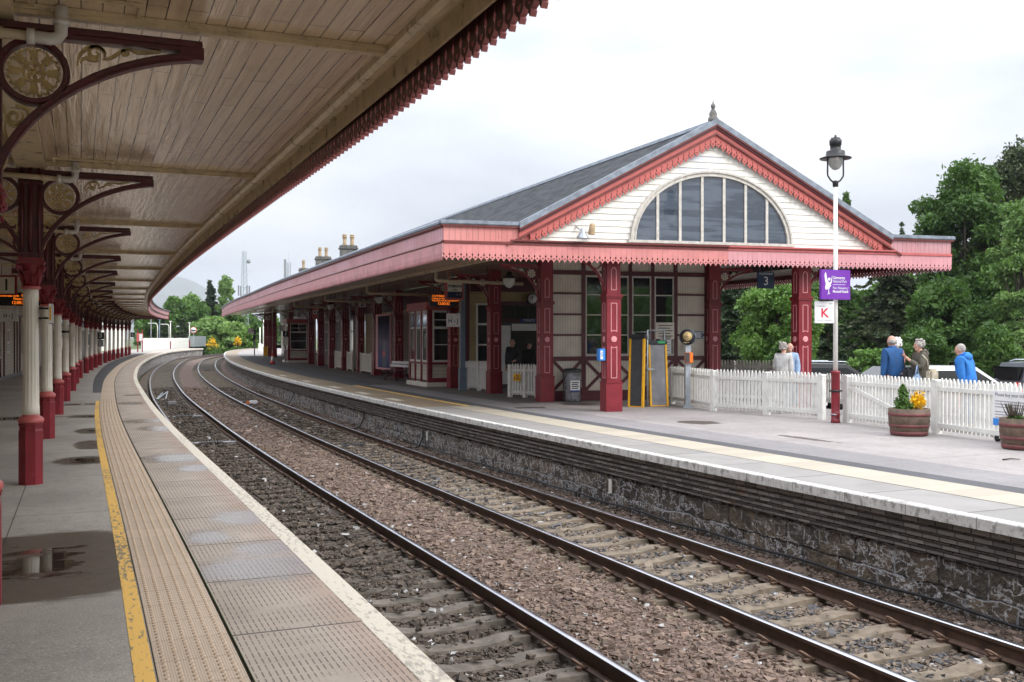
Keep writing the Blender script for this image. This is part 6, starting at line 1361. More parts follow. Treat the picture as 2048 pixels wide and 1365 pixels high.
plant(B1 @ Matrix.Translation((.14, -.02, .44)), 'yellow_shrub', 'bright yellow shrub in the barrel by the gate post', 'plant', blobs(520, [(0, 0, .14, .15, .13, .12), (.06, 0, .26, .08, .08, .15), (-.07, 0, .22, .07, .07, .12), (.12, .02, .16, .07, .06, .09), (.0, .03, .32, .05, .05, .12)], prg, .0), .055, 'gorse', [((0, 0, 0), (x_, .02, .2), (x_*1.6, .02, .44)) for x_ in (-.09, -.03, .04, .10)])
B2 = px(2049, 16.1); barrel(B2, 'dark half barrel planter cut off by the right edge', 1.02)
hp_ = [((0, 0, 0), (x*.6, y, .12), (x, y*1.4, .26+.06*prg.random())) for x, y in zip(prg.uniform(-.2, .16, 40), prg.uniform(-.1, .1, 40))]
plant(B2 @ Matrix.Translation((-.16, -.02, .44)), 'heather_plant', 'spiky purple brown heather in the barrel at the right edge', 'plant', blobs(260, [(0, 0, .06, .18, .12, .06)], prg, .1), .05, 'leaf_mid', hp_)
plant(B2 @ Matrix.Translation((.16, .0, .44)), 'yellow_shrub', 'yellow shrub in the barrel at the right edge', 'plant', blobs(700, [(0, 0, .16, .15, .13, .16)], prg, .2), .06, 'gorse')
small('fallen_twig', px(2020, 14.6, 10), 'brown twig lying on the platform at the right edge', 'twig', [('twig', 'bark', lambda b: b.tube([(-.12, 0, .012), (.02, .01, .02), (.16, -.01, .012)], [.012, .010, .005], 6))])

# ------------------------------------------------------------------ people
def skin(name, V, E, mat, parent, sub=1):
    "V {key: (x, y, z, r)}"
    ks = list(V); me = bpy.data.meshes.new(name); me.from_pydata([V[k][:3] for k in ks], [(ks.index(a), ks.index(b)) for a, b in E], []); o = bpy.data.objects.new(name, me); COL.objects.link(o)
    md = o.modifiers.new('Skin', 'SKIN'); md.use_smooth_shade = True
    for i, k in enumerate(ks): r = V[k][3]; me.skin_vertices[0].data[i].radius = (r, r) if not isinstance(r, tuple) else r
    me.skin_vertices[0].data[0].use_root = True
    m = o.modifiers.new('Sub', 'SUBSURF'); m.levels = sub; m.render_levels = sub
    dg = bpy.context.evaluated_depsgraph_get(); dg.update(); m2 = bpy.data.meshes.new_from_object(o.evaluated_get(dg)); bpy.data.objects.remove(o); m2.name = name; m2.materials.clear(); m2.materials.append(mat); r = bpy.data.objects.new(name, m2); COL.objects.link(r)
    m2.polygons.foreach_set('use_smooth', [True]*len(m2.polygons))
    if parent is not None: r.parent = parent
    return r
def arm(V, E, sg, mode, H):
    sx_ = .185*H*sg
    P_ = {'down': [(.20, 0, 1.12), (.215, .04, .88)], 'fwd': [(.22, .03, 1.13), (.16, .24, 1.08)], 'up': [(.21, .10, 1.16), (.10, .30, 1.36)], 'hip': [(.25, -.06, 1.14), (.16, .06, .96)]}[mode]
    V['sh%d' % sg] = (.165*sg, 0, 1.42, .062); V['el%d' % sg] = (P_[0][0]*sg, *P_[0][1:], .046); V['wr%d' % sg] = (P_[1][0]*sg, *P_[1][1:], .030)
    E += [('ch', 'sh%d' % sg), ('sh%d' % sg, 'el%d' % sg), ('el%d' % sg, 'wr%d' % sg)]
    w = Vector((P_[1][0]*sg, *P_[1][1:])); e = Vector((P_[0][0]*sg, *P_[0][1:])); d = (w-e).normalized(); sd = d.cross(Vector((0, 1, .3))).normalized(); pal = w+d*.075
    V['pm%d' % sg] = (*pal, .030); E.append(('wr%d' % sg, 'pm%d' % sg)); cu = Vector((-sg*.35, .3, 0))
    for i, (k, l) in enumerate(((-.027, .062), (-.009, .072), (.009, .068), (.027, .054))):
        b0 = pal+sd*k+d*.022; b1 = b0+d*l*.5+cu*.008; b2 = b0+d*l*.9+cu*.035
        for nm, p, r in (('a', b0, .0095), ('b', b1, .009), ('c', b2, .007)): V['f%d%d%s' % (sg, i, nm)] = (*p, r)
        E += [('pm%d' % sg, 'f%d%da' % (sg, i)), ('f%d%da' % (sg, i), 'f%d%db' % (sg, i)), ('f%d%db' % (sg, i), 'f%d%dc' % (sg, i))]
    t0 = w+d*.03+cu*.07; V['t%da' % sg] = (*t0, .011); V['t%db' % sg] = (*(t0+d*.04+cu*.05), .009); E += [('wr%d' % sg, 't%da' % sg), ('t%da' % sg, 't%db' % sg)]
def person(M_, label, H, coat, legs, hairm, hair='short', arms=('down', 'down'), lean=0.0, turn=0.0, hood=False, long=False, collar=None, girth=1.0):
    k = H/1.75; o = thing('person', M_ @ Matrix.Diagonal((k, k, k, 1)), label, 'person')
    B = Matrix.Translation((0, 0, .95)) @ Matrix.Rotation(R(-lean), 4, 'X') @ Matrix.Translation((0, 0, -.95))
    V = {'pv': (0, 0, .95, .125), 'wa': (0, 0, 1.10, .12), 'ch': (0, 0, 1.33, .135), 'nk': (0, -.01, 1.49, .055), 'hb': (0, .01, 1.56, .06)}; E = [('pv', 'wa'), ('wa', 'ch'), ('ch', 'nk'), ('nk', 'hb')]
    for i, sg in enumerate((-1, 1)):
        arm(V, E, sg, arms[i], H); V['hp%d' % sg] = (.09*sg, 0, .88, .095); V['kn%d' % sg] = (.10*sg, .02, .50, .058); V['an%d' % sg] = (.10*sg, -.01, .09, .042); V['to%d' % sg] = (.11*sg, .15, .04, .035)
        E += [('pv', 'hp%d' % sg), ('hp%d' % sg, 'kn%d' % sg), ('kn%d' % sg, 'an%d' % sg), ('an%d' % sg, 'to%d' % sg)]
    up = lambda q: tuple(B @ Vector(q[:3]))+(q[3],) if q[2] > .93 else q
    V = {a: up(q) for a, q in V.items()}
    body = skin('body', V, E, M['skin'], o, 2)
    # head: skull, jaw, nose, ears, eyes and mouth joined to the body mesh
    hd = MB(); hd.M = B @ Matrix.Translation((0, .015, 1.635)) @ Matrix.Rotation(R(turn), 4, 'Z')
    hd.sphere((0, 0, .01), (.077, .095, .105), n=18, k=12); hd.sphere((0, .025, -.06), (.058, .066, .062), n=14, k=8); hd.tube([(0, .088, .025), (0, .112, -.018), (0, .095, -.028)], [.008, .016, .012], 8); hd.tube([(0, -.01, -.05), (0, -.012, -.16)], [.055, .06], 10)
    for sg in (-1, 1): hd.sphere((.078*sg, -.005, -.005), (.012, .022, .034), n=8, k=6); hd.sphere((.028*sg, .083, .018), (.013, .01, .008), n=8, k=6)
    hm = hd.build('head', M['skin']); bm = bmesh.new(); bm.from_mesh(body.data); bm.from_mesh(hm.data); bm.to_mesh(body.data); bm.free(); bpy.data.objects.remove(hm)
    ft = MB(); ft.M = hd.M
    for sg in (-1, 1): ft.sphere((.028*sg, .0905, .018), (.008, .004, .005), n=8, k=5); ft.box(*sorted((.016*sg, .044*sg)), .088, .094, .036, .041)
    ft.box(-.022, .022, .083, .088, -.062, -.056); ft.build('features', M['ink'], o)
    # clothes
    g = girth; lift = lambda a: V[a][:3]
    C = {'b': (0, 0, .86, .165*g), 'w': (0, 0, 1.06, .155*g), 'c': (0, -.005, 1.32, .165*g), 'n': (0, -.02, 1.50, .088)}; C = {a: up(q) for a, q in C.items()}; CE = [('b', 'w'), ('w', 'c'), ('c', 'n')]
    if long: C['hem'] = (0, 0, .62, .185*g); CE.append(('b', 'hem'))
    for sg in (-1, 1):
        C['s%d' % sg] = (*lift('sh%d' % sg), .092*g); e = Vector(lift('el%d' % sg)); w = Vector(lift('wr%d' % sg)); C['e%d' % sg] = (*e, .074); C['w%d' % sg] = (*(e+(w-e)*.93), .050); CE += [('c', 's%d' % sg), ('s%d' % sg, 'e%d' % sg), ('e%d' % sg, 'w%d' % sg)]
    skin('jacket', C, CE, coat, o, 2)
    T = {'p': (0, 0, .92, .14*g)}; TE = []
    for sg in (-1, 1): T['h%d' % sg] = (.095*sg, 0, .82, .11*g); T['k%d' % sg] = (.10*sg, .02, .48, .082); T['a%d' % sg] = (.10*sg, -.01, .10, .066); TE += [('p', 'h%d' % sg), ('h%d' % sg, 'k%d' % sg), ('k%d' % sg, 'a%d' % sg)]
    skin('trousers', T, TE, legs, o, 1)
    b = MB(); [b.sphere((.105*sg, .05, .04), (.048, .13, .045), n=12, k=8) for sg in (-1, 1)]; b.build('shoes', M['black'], o)
    if hood: b = MB(); b.M = B; b.sphere((0, -.10, 1.46), (.135, .085, .085), n=16, k=8); b.tube([(-.10, .02, 1.50), (-.09, -.09, 1.53), (.09, -.09, 1.53), (.10, .02, 1.50)], .035, 8); b.build('hood', coat, o)
    elif collar: b = MB(); b.M = B; b.lathe([(.10, 1.46), (.085, 1.50), (.075, 1.545), (.066, 1.54)], 18, M=Matrix.Translation((0, -.005, 0))); b.build('collar', collar, o)
    if hair != 'bald':
        b = MB(); b.M = hd.M; hrg = random.Random(hash(label) % 1000)
        if hair == 'short': b.sphere((0, -.022, .03), (.086, .092, .098), n=18, k=10)
        elif hair == 'balding': b.lathe([(.080, -.05), (.088, -.01), (.086, .03), (.07, .04)], 18, M=Matrix.Translation((0, -.018, 0)) @ Matrix.Diagonal((1, 1.08, 1, 1)))
        else:
            b.sphere((0, -.022, .035), (.098, .105, .105), n=20, k=12); [b.sphere((.085*math.cos(q_)*1.05, -.02+.09*math.sin(q_), .03+.07*hrg.uniform(-1, 1)), hrg.uniform(.022, .034), n=8, k=6) for q_ in [hrg.uniform(math.pi*.9, math.pi*2.1) for _ in range(26)]]
            [b.sphere((hrg.uniform(-.07, .07), hrg.uniform(-.08, .04), .125), hrg.uniform(.02, .032), n=8, k=6) for _ in range(10)]
        b.build('hair', hairm, o)
    return o
CL = {k: cloth(k+'_cloth', v) for k, v in dict(navy=(.012, .075, .22), blue=(.018, .16, .50), khaki=(.085, .075, .055), pink=(.60, .25, .22), heather=(.42, .41, .40), denim=(.10, .15, .25), black=(.015, .016, .02), beige=(.42, .37, .28), paleblue=(.3, .42, .6)).items()}
def stand(u, Y, face): X = (u-1024)/2000*Y; return at(X, Y, gz(X, Y), face)
pn = person(stand(1786, 21.6, 15), 'balding man in a navy jacket seen from behind, black bag at his right', 1.86, CL['navy'], CL['black'], M['hair_grey'], 'balding', ('down', 'down'), 2, 10, collar=CL['navy'], girth=1.12)
person(stand(1793, 22.6, 40), 'white haired woman in a pink jacket half hidden by the man in navy', 1.80, CL['pink'], CL['denim'], M['hair_white'], 'curly', ('hip', 'down'), 0, -20, girth=1.0)
person(stand(1842, 21.4, 95), 'grey haired woman in a khaki parka, hand raised to her face', 1.76, CL['khaki'], CL['denim'], M['hair_grey'], 'curly', ('up', 'fwd'), 3, 0, hood=True, long=True, girth=1.05)
person(stand(1938, 19.6, 40), 'stooping grey haired person in a bright blue hooded jacket', 1.70, CL['blue'], CL['navy'], M['hair_grey'], 'short', ('down', 'down'), 14, 15, hood=True, girth=1.18)
person(stand(1566, 24.2, -35), 'woman in a pale grey cardigan behind the fence, left of the red post', 1.70, CL['heather'], CL['denim'], M['hair_grey'], 'curly', ('fwd', 'down'), 4, 0, girth=1.12)
person(stand(1580, 25.0, 150), 'balding man facing the woman in grey, mostly behind the red post', 1.70, CL['paleblue'], CL['navy'], M['hair_grey'], 'balding', ('down', 'down'), 0, 10)
person(stand(1026, 33.5, 160), 'dark coated person in the shadowed doorway behind the picket gate', 1.82, CL['black'], CL['black'], M['black'], 'short', ('fwd', 'down'), 3, 20, girth=1.15)
person(stand(1058, 34.3, 190), 'dark coated person standing deeper in the shadowed doorway', 1.72, CL['black'], CL['black'], M['black'], 'curly', ('down', 'down'), 0, 0, girth=1.1)
def bagobj(M_, name, label, w, h, d, mt, strap):
    o = thing(name, M_, label, 'bag'); b = MB(); b.box(-w/2, w/2, -d/2, d/2, 0, h*.9, b=min(w, d)*.3); b.build('body', mt, o); b = MB(); b.tube(strap, .012, 6); b.build('strap', mt, o)
b0 = stand(1809, 21.4, 15); bagobj(b0 @ Matrix.Translation((0, -.12, .92)), 'shoulder_bag', 'black shoulder bag at the side of the man in navy', .22, .30, .16, CL['black'], [(-.08, 0, .25), (-.1, .02, .48), (-.12, .1, .56)])
b0 = stand(1856, 21.1, 30); bagobj(b0 @ Matrix.Translation((0, -.1, .80)), 'shoulder_bag', 'large beige shoulder bag on the woman in khaki', .28, .40, .16, CL['beige'], [(-.1, 0, .33), (-.13, .02, .55), (-.16, .12, .66)])
b0 = stand(1822, 21.2, 30); bagobj(b0 @ Matrix.Translation((0, -.15, .78)), 'carrier_bag', 'pale blue patterned bag in front of the woman in khaki', .16, .30, .12, CL['paleblue'], [(-.05, 0, .25), (0, 0, .45), (.05, 0, .25)])

# ------------------------------------------------------------------ parked cars
def car(M_, label, L, Wd, H, paint_, suv, lower=None, roofm=None):
    o = thing('parked_car', M_, label, 'car'); hw = Wd/2
    def loft(prof, y0, y1, nm, mt, tum=0.0):
        b = MB(); n = len(prof); cx = sum(p[0] for p in prof)/n; zb = min(p[1] for p in prof); zt = max(p[1] for p in prof); vs = []
        for y, k in ((-hw*y1, 1), (-hw*y0, 0), (hw*y0, 0), (hw*y1, 1)):
            for x, z in prof: f = 1-tum*(z-zb)/(zt-zb+1e-6); vs.append((x, y*f, z)) if k == 0 else vs.append((cx+(x-cx)*.97, y*f, zb+(z-zb)*.97+.01))
        fs = [(i*n+j, i*n+(j+1) % n, (i+1)*n+(j+1) % n, (i+1)*n+j) for i in range(3) for j in range(n)]+[tuple(range(n-1, -1, -1)), tuple(3*n+j for j in range(n))]
        b.add(vs, fs); return b.build(nm, mt, o)
    a = L/2; belt = H*.60
    loft([(-a, .35), (-a*.98, .75), (-a*.96, belt), (a*.45 if not suv else a*.5, belt+.02), (a*.95, belt-.18), (a, .6), (a*.98, .32), (a*.7, .22), (-a*.7, .22)], .93, 1.0, 'body', lower or paint_)
    xr = -a*.93 if suv else -a*.90; top = [(xr, belt+.01), (-a*.84, H*.97), (-a*.6, H), (a*.02, H*.985), (a*.46, belt+.02)]
    loft(top, .86, .93, 'cabin', roofm or paint_, .16)
    gl = [(xr+.10, belt+.05), (-a*.79, H*.92), (-a*.58, H*.945), (a*.0, H*.93), (a*.36, belt+.06)]
    loft(gl, .885, .945, 'side_glass', M['carglass'], .155)
    b = MB(); b.box(-a*.96-.02, -a*.84, -hw*.70, hw*.70, belt+.08, H*.90); b.build('rear_glass', M['carglass'], o)
    b = MB(); b.box(-a*.99-.02, -a*.95, -hw*.9, -hw*.62, belt-.28, belt-.02, b=.015); b.build('tail_light', M['red'], o); b = MB(); b.box(-a*.99-.02, -a*.95, hw*.62, hw*.9, belt-.28, belt-.02, b=.015); b.build('tail_light', M['red'], o)
    if suv: b = MB(); [b.tube([(-a*.7, y, H+.0), (-a*.6, y, H+.06), (0, y, H+.05), (a*.05, y, H)], .018, 6) for y in (-hw*.72, hw*.72)]; b.build('roof_rails', M['galv'], o)
    for x in (-a*.62, a*.62):
        for y in (-hw*.92, hw*.92):
            T = Matrix.Translation((x, y, .33)) @ RXm; b = MB(); b.lathe([(.20, -.1), (.32, -.11), (.34, -.06), (.34, .06), (.32, .11), (.20, .1)], 24, M=T); w = b.build('wheel', M['tyre'], o); b = MB(); b.lathe([(.03, -.115), (.2, -.105), (.2, .105), (.03, .115)], 16, M=T); b.build('rim', M['galv'], w)
    return o
def cpx(u, Y, rot): return at((u-1024)/2000*Y, Y, -.80, rot)
car(cpx(1672, 34, 8), 'black car behind the far fence, between the red post and the lamp', 4.5, 1.85, 1.66, M['car_black'], True)
car(cpx(1768, 33, 188), 'second dark car behind the far fence, just right of the lamp post', 4.3, 1.8, 1.58, M['car_black'], False)
car(cpx(1925, 33, 8), 'white roofed car with a red bonnet behind the person in bright blue', 4.0, 1.75, 1.60, M['car_red'], False, None, M['car_white'])
car(cpx(2128, 35, 8), 'grey estate car with roof rails at the right edge', 4.6, 1.85, 1.68, M['car_grey'], True)
# ================================================================== TREES, FAR THINGS, HILL, AIR
trg = np.random.default_rng(11)
GZ = -0.8
def upx(u, v, Y): return (u-1024)/2000*Y, CAMZ+(675.5-v)/2000*Y
def tree(name, label, u, vtop, hw, Y, mat, n=7000, leaf=.24, low=.25, lobes=22, bark='bark', gz_=GZ, group=None, cat='tree'):
    X, zt = upx(u, vtop, Y); H = zt-gz_; w = hw/2000*Y; o = thing(name, at(X, Y, gz_, trg.uniform(0, 360)), label, cat, group)
    cz = H*(low+(1-low)/2); rz = H*(1-low)/2
    lobes = int(lobes*1.7); n = int(n*1.9)
    d = trg.normal(0, 1, (lobes, 3)); d /= np.linalg.norm(d, axis=1)[:, None]; r = .40+.48*trg.random(lobes)
    c = d*r[:, None]*np.array([w, w, rz])+np.array([0, 0, cz]); sz = trg.uniform(.16, .33, lobes)
    cs = np.concatenate([c, (sz*w)[:, None]*1.05, (sz*w)[:, None]*1.05, (sz*np.minimum(w, rz)*.85)[:, None]], 1)
    cs = np.concatenate([cs, [[0, 0, cz+rz*.55, w*.55, w*.55, rz*.38], [w*.3, 0, cz+rz*.45, w*.45, w*.45, rz*.32], [-w*.3, w*.2, cz+rz*.40, w*.45, w*.45, rz*.32]]])
    leafcloud('crown', blobs(n, cs, trg, .25), leaf, M[mat], o, trg)
    b = MB(); tr = max(.08, H*.018); b.tube([(0, 0, -.3), (.1, 0, H*.2), (-.05, .08, H*.5), (0, 0, H*.82)], [tr, tr*.85, tr*.55, tr*.15], 8)
    for k in range(min(9, lobes)): z0 = H*(.22+.05*k); b.tube([(0, 0, z0), tuple(c[k]*.5+np.array([0, 0, z0*.5])), tuple(c[k])], [tr*.42, tr*.28, tr*.08], 6)
    b.build('trunk', M[bark], o); return o
def conifer(name, label, u, vtop, hw, Y, mat='leaf_dark', n=6000, leaf=.26, low=.12, shape=1.0, gz_=GZ, group=None, ragged=.35):
    X, zt = upx(u, vtop, Y); H = zt-gz_; w = hw/2000*Y; o = thing(name, at(X, Y, gz_, trg.uniform(0, 360)), label, 'tree', group)
    nb = 130; n = int(n*1.9); hb = low+(1-low)*np.sort(trg.random(nb)); az = trg.uniform(0, 6.283, nb); L = w*((1-(hb-low)/(1-low))**shape*.95+.06)*trg.uniform(1-ragged, 1+ragged*.5, nb)
    k = trg.choice(nb, n, p=(L+.1*w)/(L+.1*w).sum()); q = trg.random(n)**.7
    rad = L[k]*q; z = hb[k]*H-.18*rad+trg.normal(0, .03*H/6, n)*.5+.06*w*np.sin(q*6); sp_ = trg.normal(0, .10, n)*L[k]*(1.15-q)+trg.normal(0, .06, n)
    C = np.stack([rad*np.cos(az[k])-sp_*np.sin(az[k]), rad*np.sin(az[k])+sp_*np.cos(az[k]), z], -1)
    leafcloud('crown', C, leaf, M[mat], o, trg, .3)
    b = MB(); tr = max(.07, H*.014); b.tube([(0, 0, -.3), (.03, .02, H*.5), (0, 0, H*.98)], [tr, tr*.6, tr*.1], 8); [b.tube([(0, 0, hb[i]*H), (L[i]*.8*math.cos(az[i]), L[i]*.8*math.sin(az[i]), hb[i]*H-.12*L[i])], [tr*.22, tr*.05], 4) for i in range(0, nb, 2)]
    b.build('trunk', M['barkpine'], o); return o
# right, beyond the car park
tree('pine_tree', 'tall dark pine at the right edge, the highest tree', 2040, 260, 78, 64, 'leaf_pine', 26000, .22, .08, 60, 'barkpine')
tree('sycamore_tree', 'large sycamore with a rounded crown right of the gable roof', 1930, 306, 98, 58, 'leaf_mid', 26000, .22, .22, 44)
conifer('pine_tree', 'dark ragged pine in front of the large sycamore', 1968, 385, 84, 57, 'leaf_pine', 22000, .24, .06, .35, ragged=.45)
tree('birch_tree', 'pale green birch with hanging leaves at the right edge', 2042, 385, 66, 50, 'leaf_pale', 20000, .16, .10, 40)
conifer('pine_tree', 'dark pine filling the gap behind the large sycamore and the ragged pine', 1945, 415, 95, 70, 'leaf_pine', 14000, .36, .05, .35, ragged=.5)
tree('beech_tree', 'dense green tree low down between the sycamore and the right edge', 1995, 520, 80, 54, 'leaf_mid', 12000, .24, .08, 28)
tree('maple_tree', 'mid green tree under the large sycamore, right of the eaves', 1888, 545, 84, 53, 'leaf_mid', 14000, .19, .10, 34)
conifer('spruce_tree', 'small dark spruce top showing over the right eaves', 1804, 440, 26, 96, 'leaf_dark', 3500, .3, .1, .9)
conifer('spruce_tree', 'smaller spruce tip just right of the other over the eaves', 1835, 456, 20, 98, 'leaf_dark', 2500, .3, .1, .9)
tree('poplar_tree', 'slender tree top behind the lamp post and the gable roof', 1692, 374, 17, 84, 'leaf_mid', 3500, .25, .35, 16)
conifer('pine_tree', 'broad dark pine behind the purple sign', 1772, 520, 112, 61, 'leaf_pine', 13000, .27, .05, .35, ragged=.6)
tree('lime_tree', 'bright yellow green tree under the eaves by the PLATFORM 3 sign', 1556, 535, 88, 50, 'leaf_bright', 16000, .17, .06, 40)
conifer('spruce_tree', 'dark blue green spruce at the right end of the half timbered wall', 1462, 530, 62, 56, 'leaf_dark', 9000, .24, .04, .5)
conifer('spruce_tree', 'dark spruce between the bright tree and the red post', 1655, 560, 62, 58, 'leaf_dark', 8000, .24, .04, .5)
tree('shrub', 'yellow green rounded shrub behind the black cars', 1748, 694, 52, 45, 'leaf_bright', 4500, .13, .05, 18, cat='shrub')
tree('shrub', 'mid green shrub behind the woman in khaki', 1842, 650, 62, 47, 'leaf_mid', 5500, .15, .05, 18, cat='shrub')
tree('shrub', 'dark green shrub behind the grey car at the right edge', 1985, 640, 62, 45, 'leaf_mid', 5500, .15, .05, 18, cat='shrub')
tree('shrub', 'dark shrub behind the woman in the grey cardigan', 1590, 668, 55, 46, 'leaf_mid', 5000, .15, .05, 18, cat='shrub')
def wood(label, u0, u1, v0, Y, depth, n, mat, leaf, gz_=GZ):
    u = trg.uniform(u0, u1, n); y = Y+trg.random(n)*depth; x = (u-1024)/2000*y; hh = np.interp(u, np.linspace(u0, u1, 26), CAMZ+(675.5-np.array([v0+trg.uniform(-22, 26) for _ in range(26)]))/2000*Y)
    z = gz_+(hh-gz_)*trg.random(n)**.8; o = leafcloud('woodland', np.stack([x, y, z], -1), leaf, M[mat], None, trg); tag(o, label, 'wood', kind='stuff')
wood('dark wood filling the gaps behind the trees on the right', 1400, 2150, 560, 74, 8, 42000, 'leaf_mid', .45)
nb_ = 16000; bx_ = trg.uniform(26, 70, nb_); by_ = 30-(bx_-4.5)*1.16+trg.normal(0, 7, nb_); bz_ = GZ+(6.2+1.2*np.sin(bx_*.6)+.8*np.sin(bx_*1.7))*trg.random(nb_)**.8
tag(leafcloud('woodland', np.stack([bx_, by_, bz_], -1), .6, M['leaf_bright'], None, trg), 'green trees that show only as reflections in the end wall windows', 'wood', kind='stuff')
# left, where the line curves away
conifer('spruce_tree', 'dark pointed spruce standing highest left of the thin mast', 421, 562, 34, 172, 'leaf_dark', 6500, .55, .1, .8)
tree('birch_tree', 'feathery birch leaning right beside the pointed spruce', 452, 548, 22, 170, 'leaf_pale', 4500, .42, .3, 20)
for u, v, hw, Y, m, lb_ in ((318, 615, 36, 160, 'leaf_mid', 'rounded tree just right of the left canopy end'), (350, 590, 34, 168, 'leaf_mid', 'broad green tree in front of the pale hill'), (382, 584, 32, 175, 'leaf_bright', 'lighter green tree in the middle of the far clump'), (402, 600, 26, 165, 'leaf_mid', 'tree touching the left side of the pointed spruce'), (462, 600, 26, 166, 'leaf_mid', 'lower tree under the feathery birch')):
    tree('ash_tree', lb_, u, v, hw, Y, m, 5500, .5, .12, 22, gz_=-1.2)
for u, v, hw, Y, lb_ in ((326, 640, 24, 152, 'dark low conifer behind the white platform fence'), (366, 640, 26, 153, 'second dark low conifer behind the white platform fence')): conifer('fir_tree', lb_, u, v, hw, Y, 'leaf_dark', 4000, .45, .02, .6, gz_=-1.2)
tree('bush', 'big pale green bush at the end of the left platform', 425, 630, 46, 150, 'leaf_pale', 7500, .38, .02, 26, gz_=-1.2, cat='bush'); tree('bush', 'green bush filling the gap between the platforms', 462, 640, 42, 149, 'leaf_pale', 6500, .38, .02, 24, gz_=-1.2, cat='bush'); tree('bush', 'bright bush right of the gap between the platforms', 494, 655, 26, 149, 'leaf_bright', 4500, .36, .02, 20, gz_=-1.2, cat='bush'); tree('bush', 'bush behind the far signal under the right canopy end', 522, 640, 26, 152, 'leaf_mid', 4500, .38, .02, 20, gz_=-1.2, cat='bush')
for u, v, hw, Y, lb_ in ((424, 672, 13, 144, 'clump of yellow gorse at the end of the left platform'), (475, 672, 10, 144, 'smaller clump of yellow gorse between the platforms')):
    o = tree('gorse_bush', lb_, u, v, hw, Y, 'gorse', 230, .2, .15, 22, gz_=-1.2, cat='gorse'); Xg = [c for c in o.children if c.name.startswith('crown')]
    leafcloud('green_foliage', blobs(2600, [(0, 0, .9, 1.0, 1.0, .85), (.6, 0, .6, .9, .9, .6)], trg), .24, M['leaf_mid'], o, trg)
wood('hazy wood behind the far clump of trees on the left', 270, 620, 628, 205, 20, 14000, 'leaf_mid', .9, -1.3)
# hill
nx_, ny_ = 90, 26; ux = np.linspace(-200, 1500, nx_); prof_u = [-200, 100, 250, 300, 330, 352, 366, 400, 440, 480, 520, 560, 640, 760, 1500]; prof_v = [640, 628, 604, 575, 560, 553, 554, 569, 592, 616, 636, 650, 662, 670, 676]
hv = np.interp(ux, prof_u, prof_v); V = []
for j in range(ny_):
    yy = 3600+j*160; k = 1-abs(j-10)/10 if j <= 10 else max(0, 1-(j-10)/15)
    jit = np.convolve(trg.normal(0, 1, nx_), np.ones(3)/3, 'same')
    V.append(np.stack([(ux-1024)/2000*5200, np.full(nx_, yy), -1.5+(CAMZ+(675.5-hv)/2000*5200+1.5)*k**1.3+jit*3*k], -1))
V = np.concatenate(V); jj, ii = np.meshgrid(np.arange(ny_-1), np.arange(nx_-1), indexing='ij'); a_ = (jj*nx_+ii).ravel()
structure(fastmesh('hill', V, np.stack([a_, a_+1, a_+nx_+1, a_+nx_], -1), M['hill'], smooth=True))
# masts
def mast(u, vtop, Y, w0, w1, label, panels=True):
    X, zt = upx(u, vtop, Y); o = thing('lattice_mast', at(X, Y, -1.4, 25), label, 'mast'); H = zt+1.4; b = MB(); n = int(H/1.1); cr = lambda z: (w0+(w1-w0)*z/H)/2
    ps = lambda z: [(cr(z), cr(z)*-.58), (-cr(z), cr(z)*-.58), (0, cr(z)*1.15)]
    for k in range(3): b.tube([(*ps(z)[k], z) for z in (0, H*.5, H)], .075, 5)
    for i in range(n):
        za, zb = H*i/n, H*(i+1)/n
        for k in range(3): b.tube([(*ps(za)[k], za), (*ps(zb)[(k+1) % 3], zb)], .04, 4); b.tube([(*ps(zb)[k], zb), (*ps(zb)[(k+1) % 3], zb)], .02, 4)
    b.tube([(0, 0, H), (0, 0, H+2.2)], .03, 4); b.build('lattice', M['galv'], o)
    if panels:
        for k, a in enumerate((20, 110, 200, 290)):
            T = Matrix.Rotation(R(a), 4, 'Z'); b = MB(); b.box(1.15, 1.32, -.14, .14, H*.56, H*.56+2.1, M=T); b.tube([(.3, 0, H*.57), (1.2, 0, H*.57)], .03, 4, M=T); b.tube([(.3, 0, H*.64), (1.2, 0, H*.64)], .03, 4, M=T); b.build('panel_antenna', M['grey'], o)
        b = MB(); b.lathe([(.05, -.1), (.42, 0), (.42, .06), (.05, .1)], 12, M=Matrix.Translation((.9, 0, H*.90)) @ RXm); b.build('dish', M['grey'], o); b = MB(); b.tube([(.2, 0, H*.8), (1.9, 0, H*.8)], .02, 4); b.build('side_arm', M['grey'], o)
    else: b = MB(); b.box(-.95, -.55, -.2, .2, H-3.4, H+.6); b.build('panel_antenna', M['grey'], o)
mast(488, 503, 205, 1.9, .75, 'tall lattice radio mast beyond the canopy end'); mast(577, 525, 215, .9, .8, 'shorter lattice mast with one long panel, left of the chimneys', False)
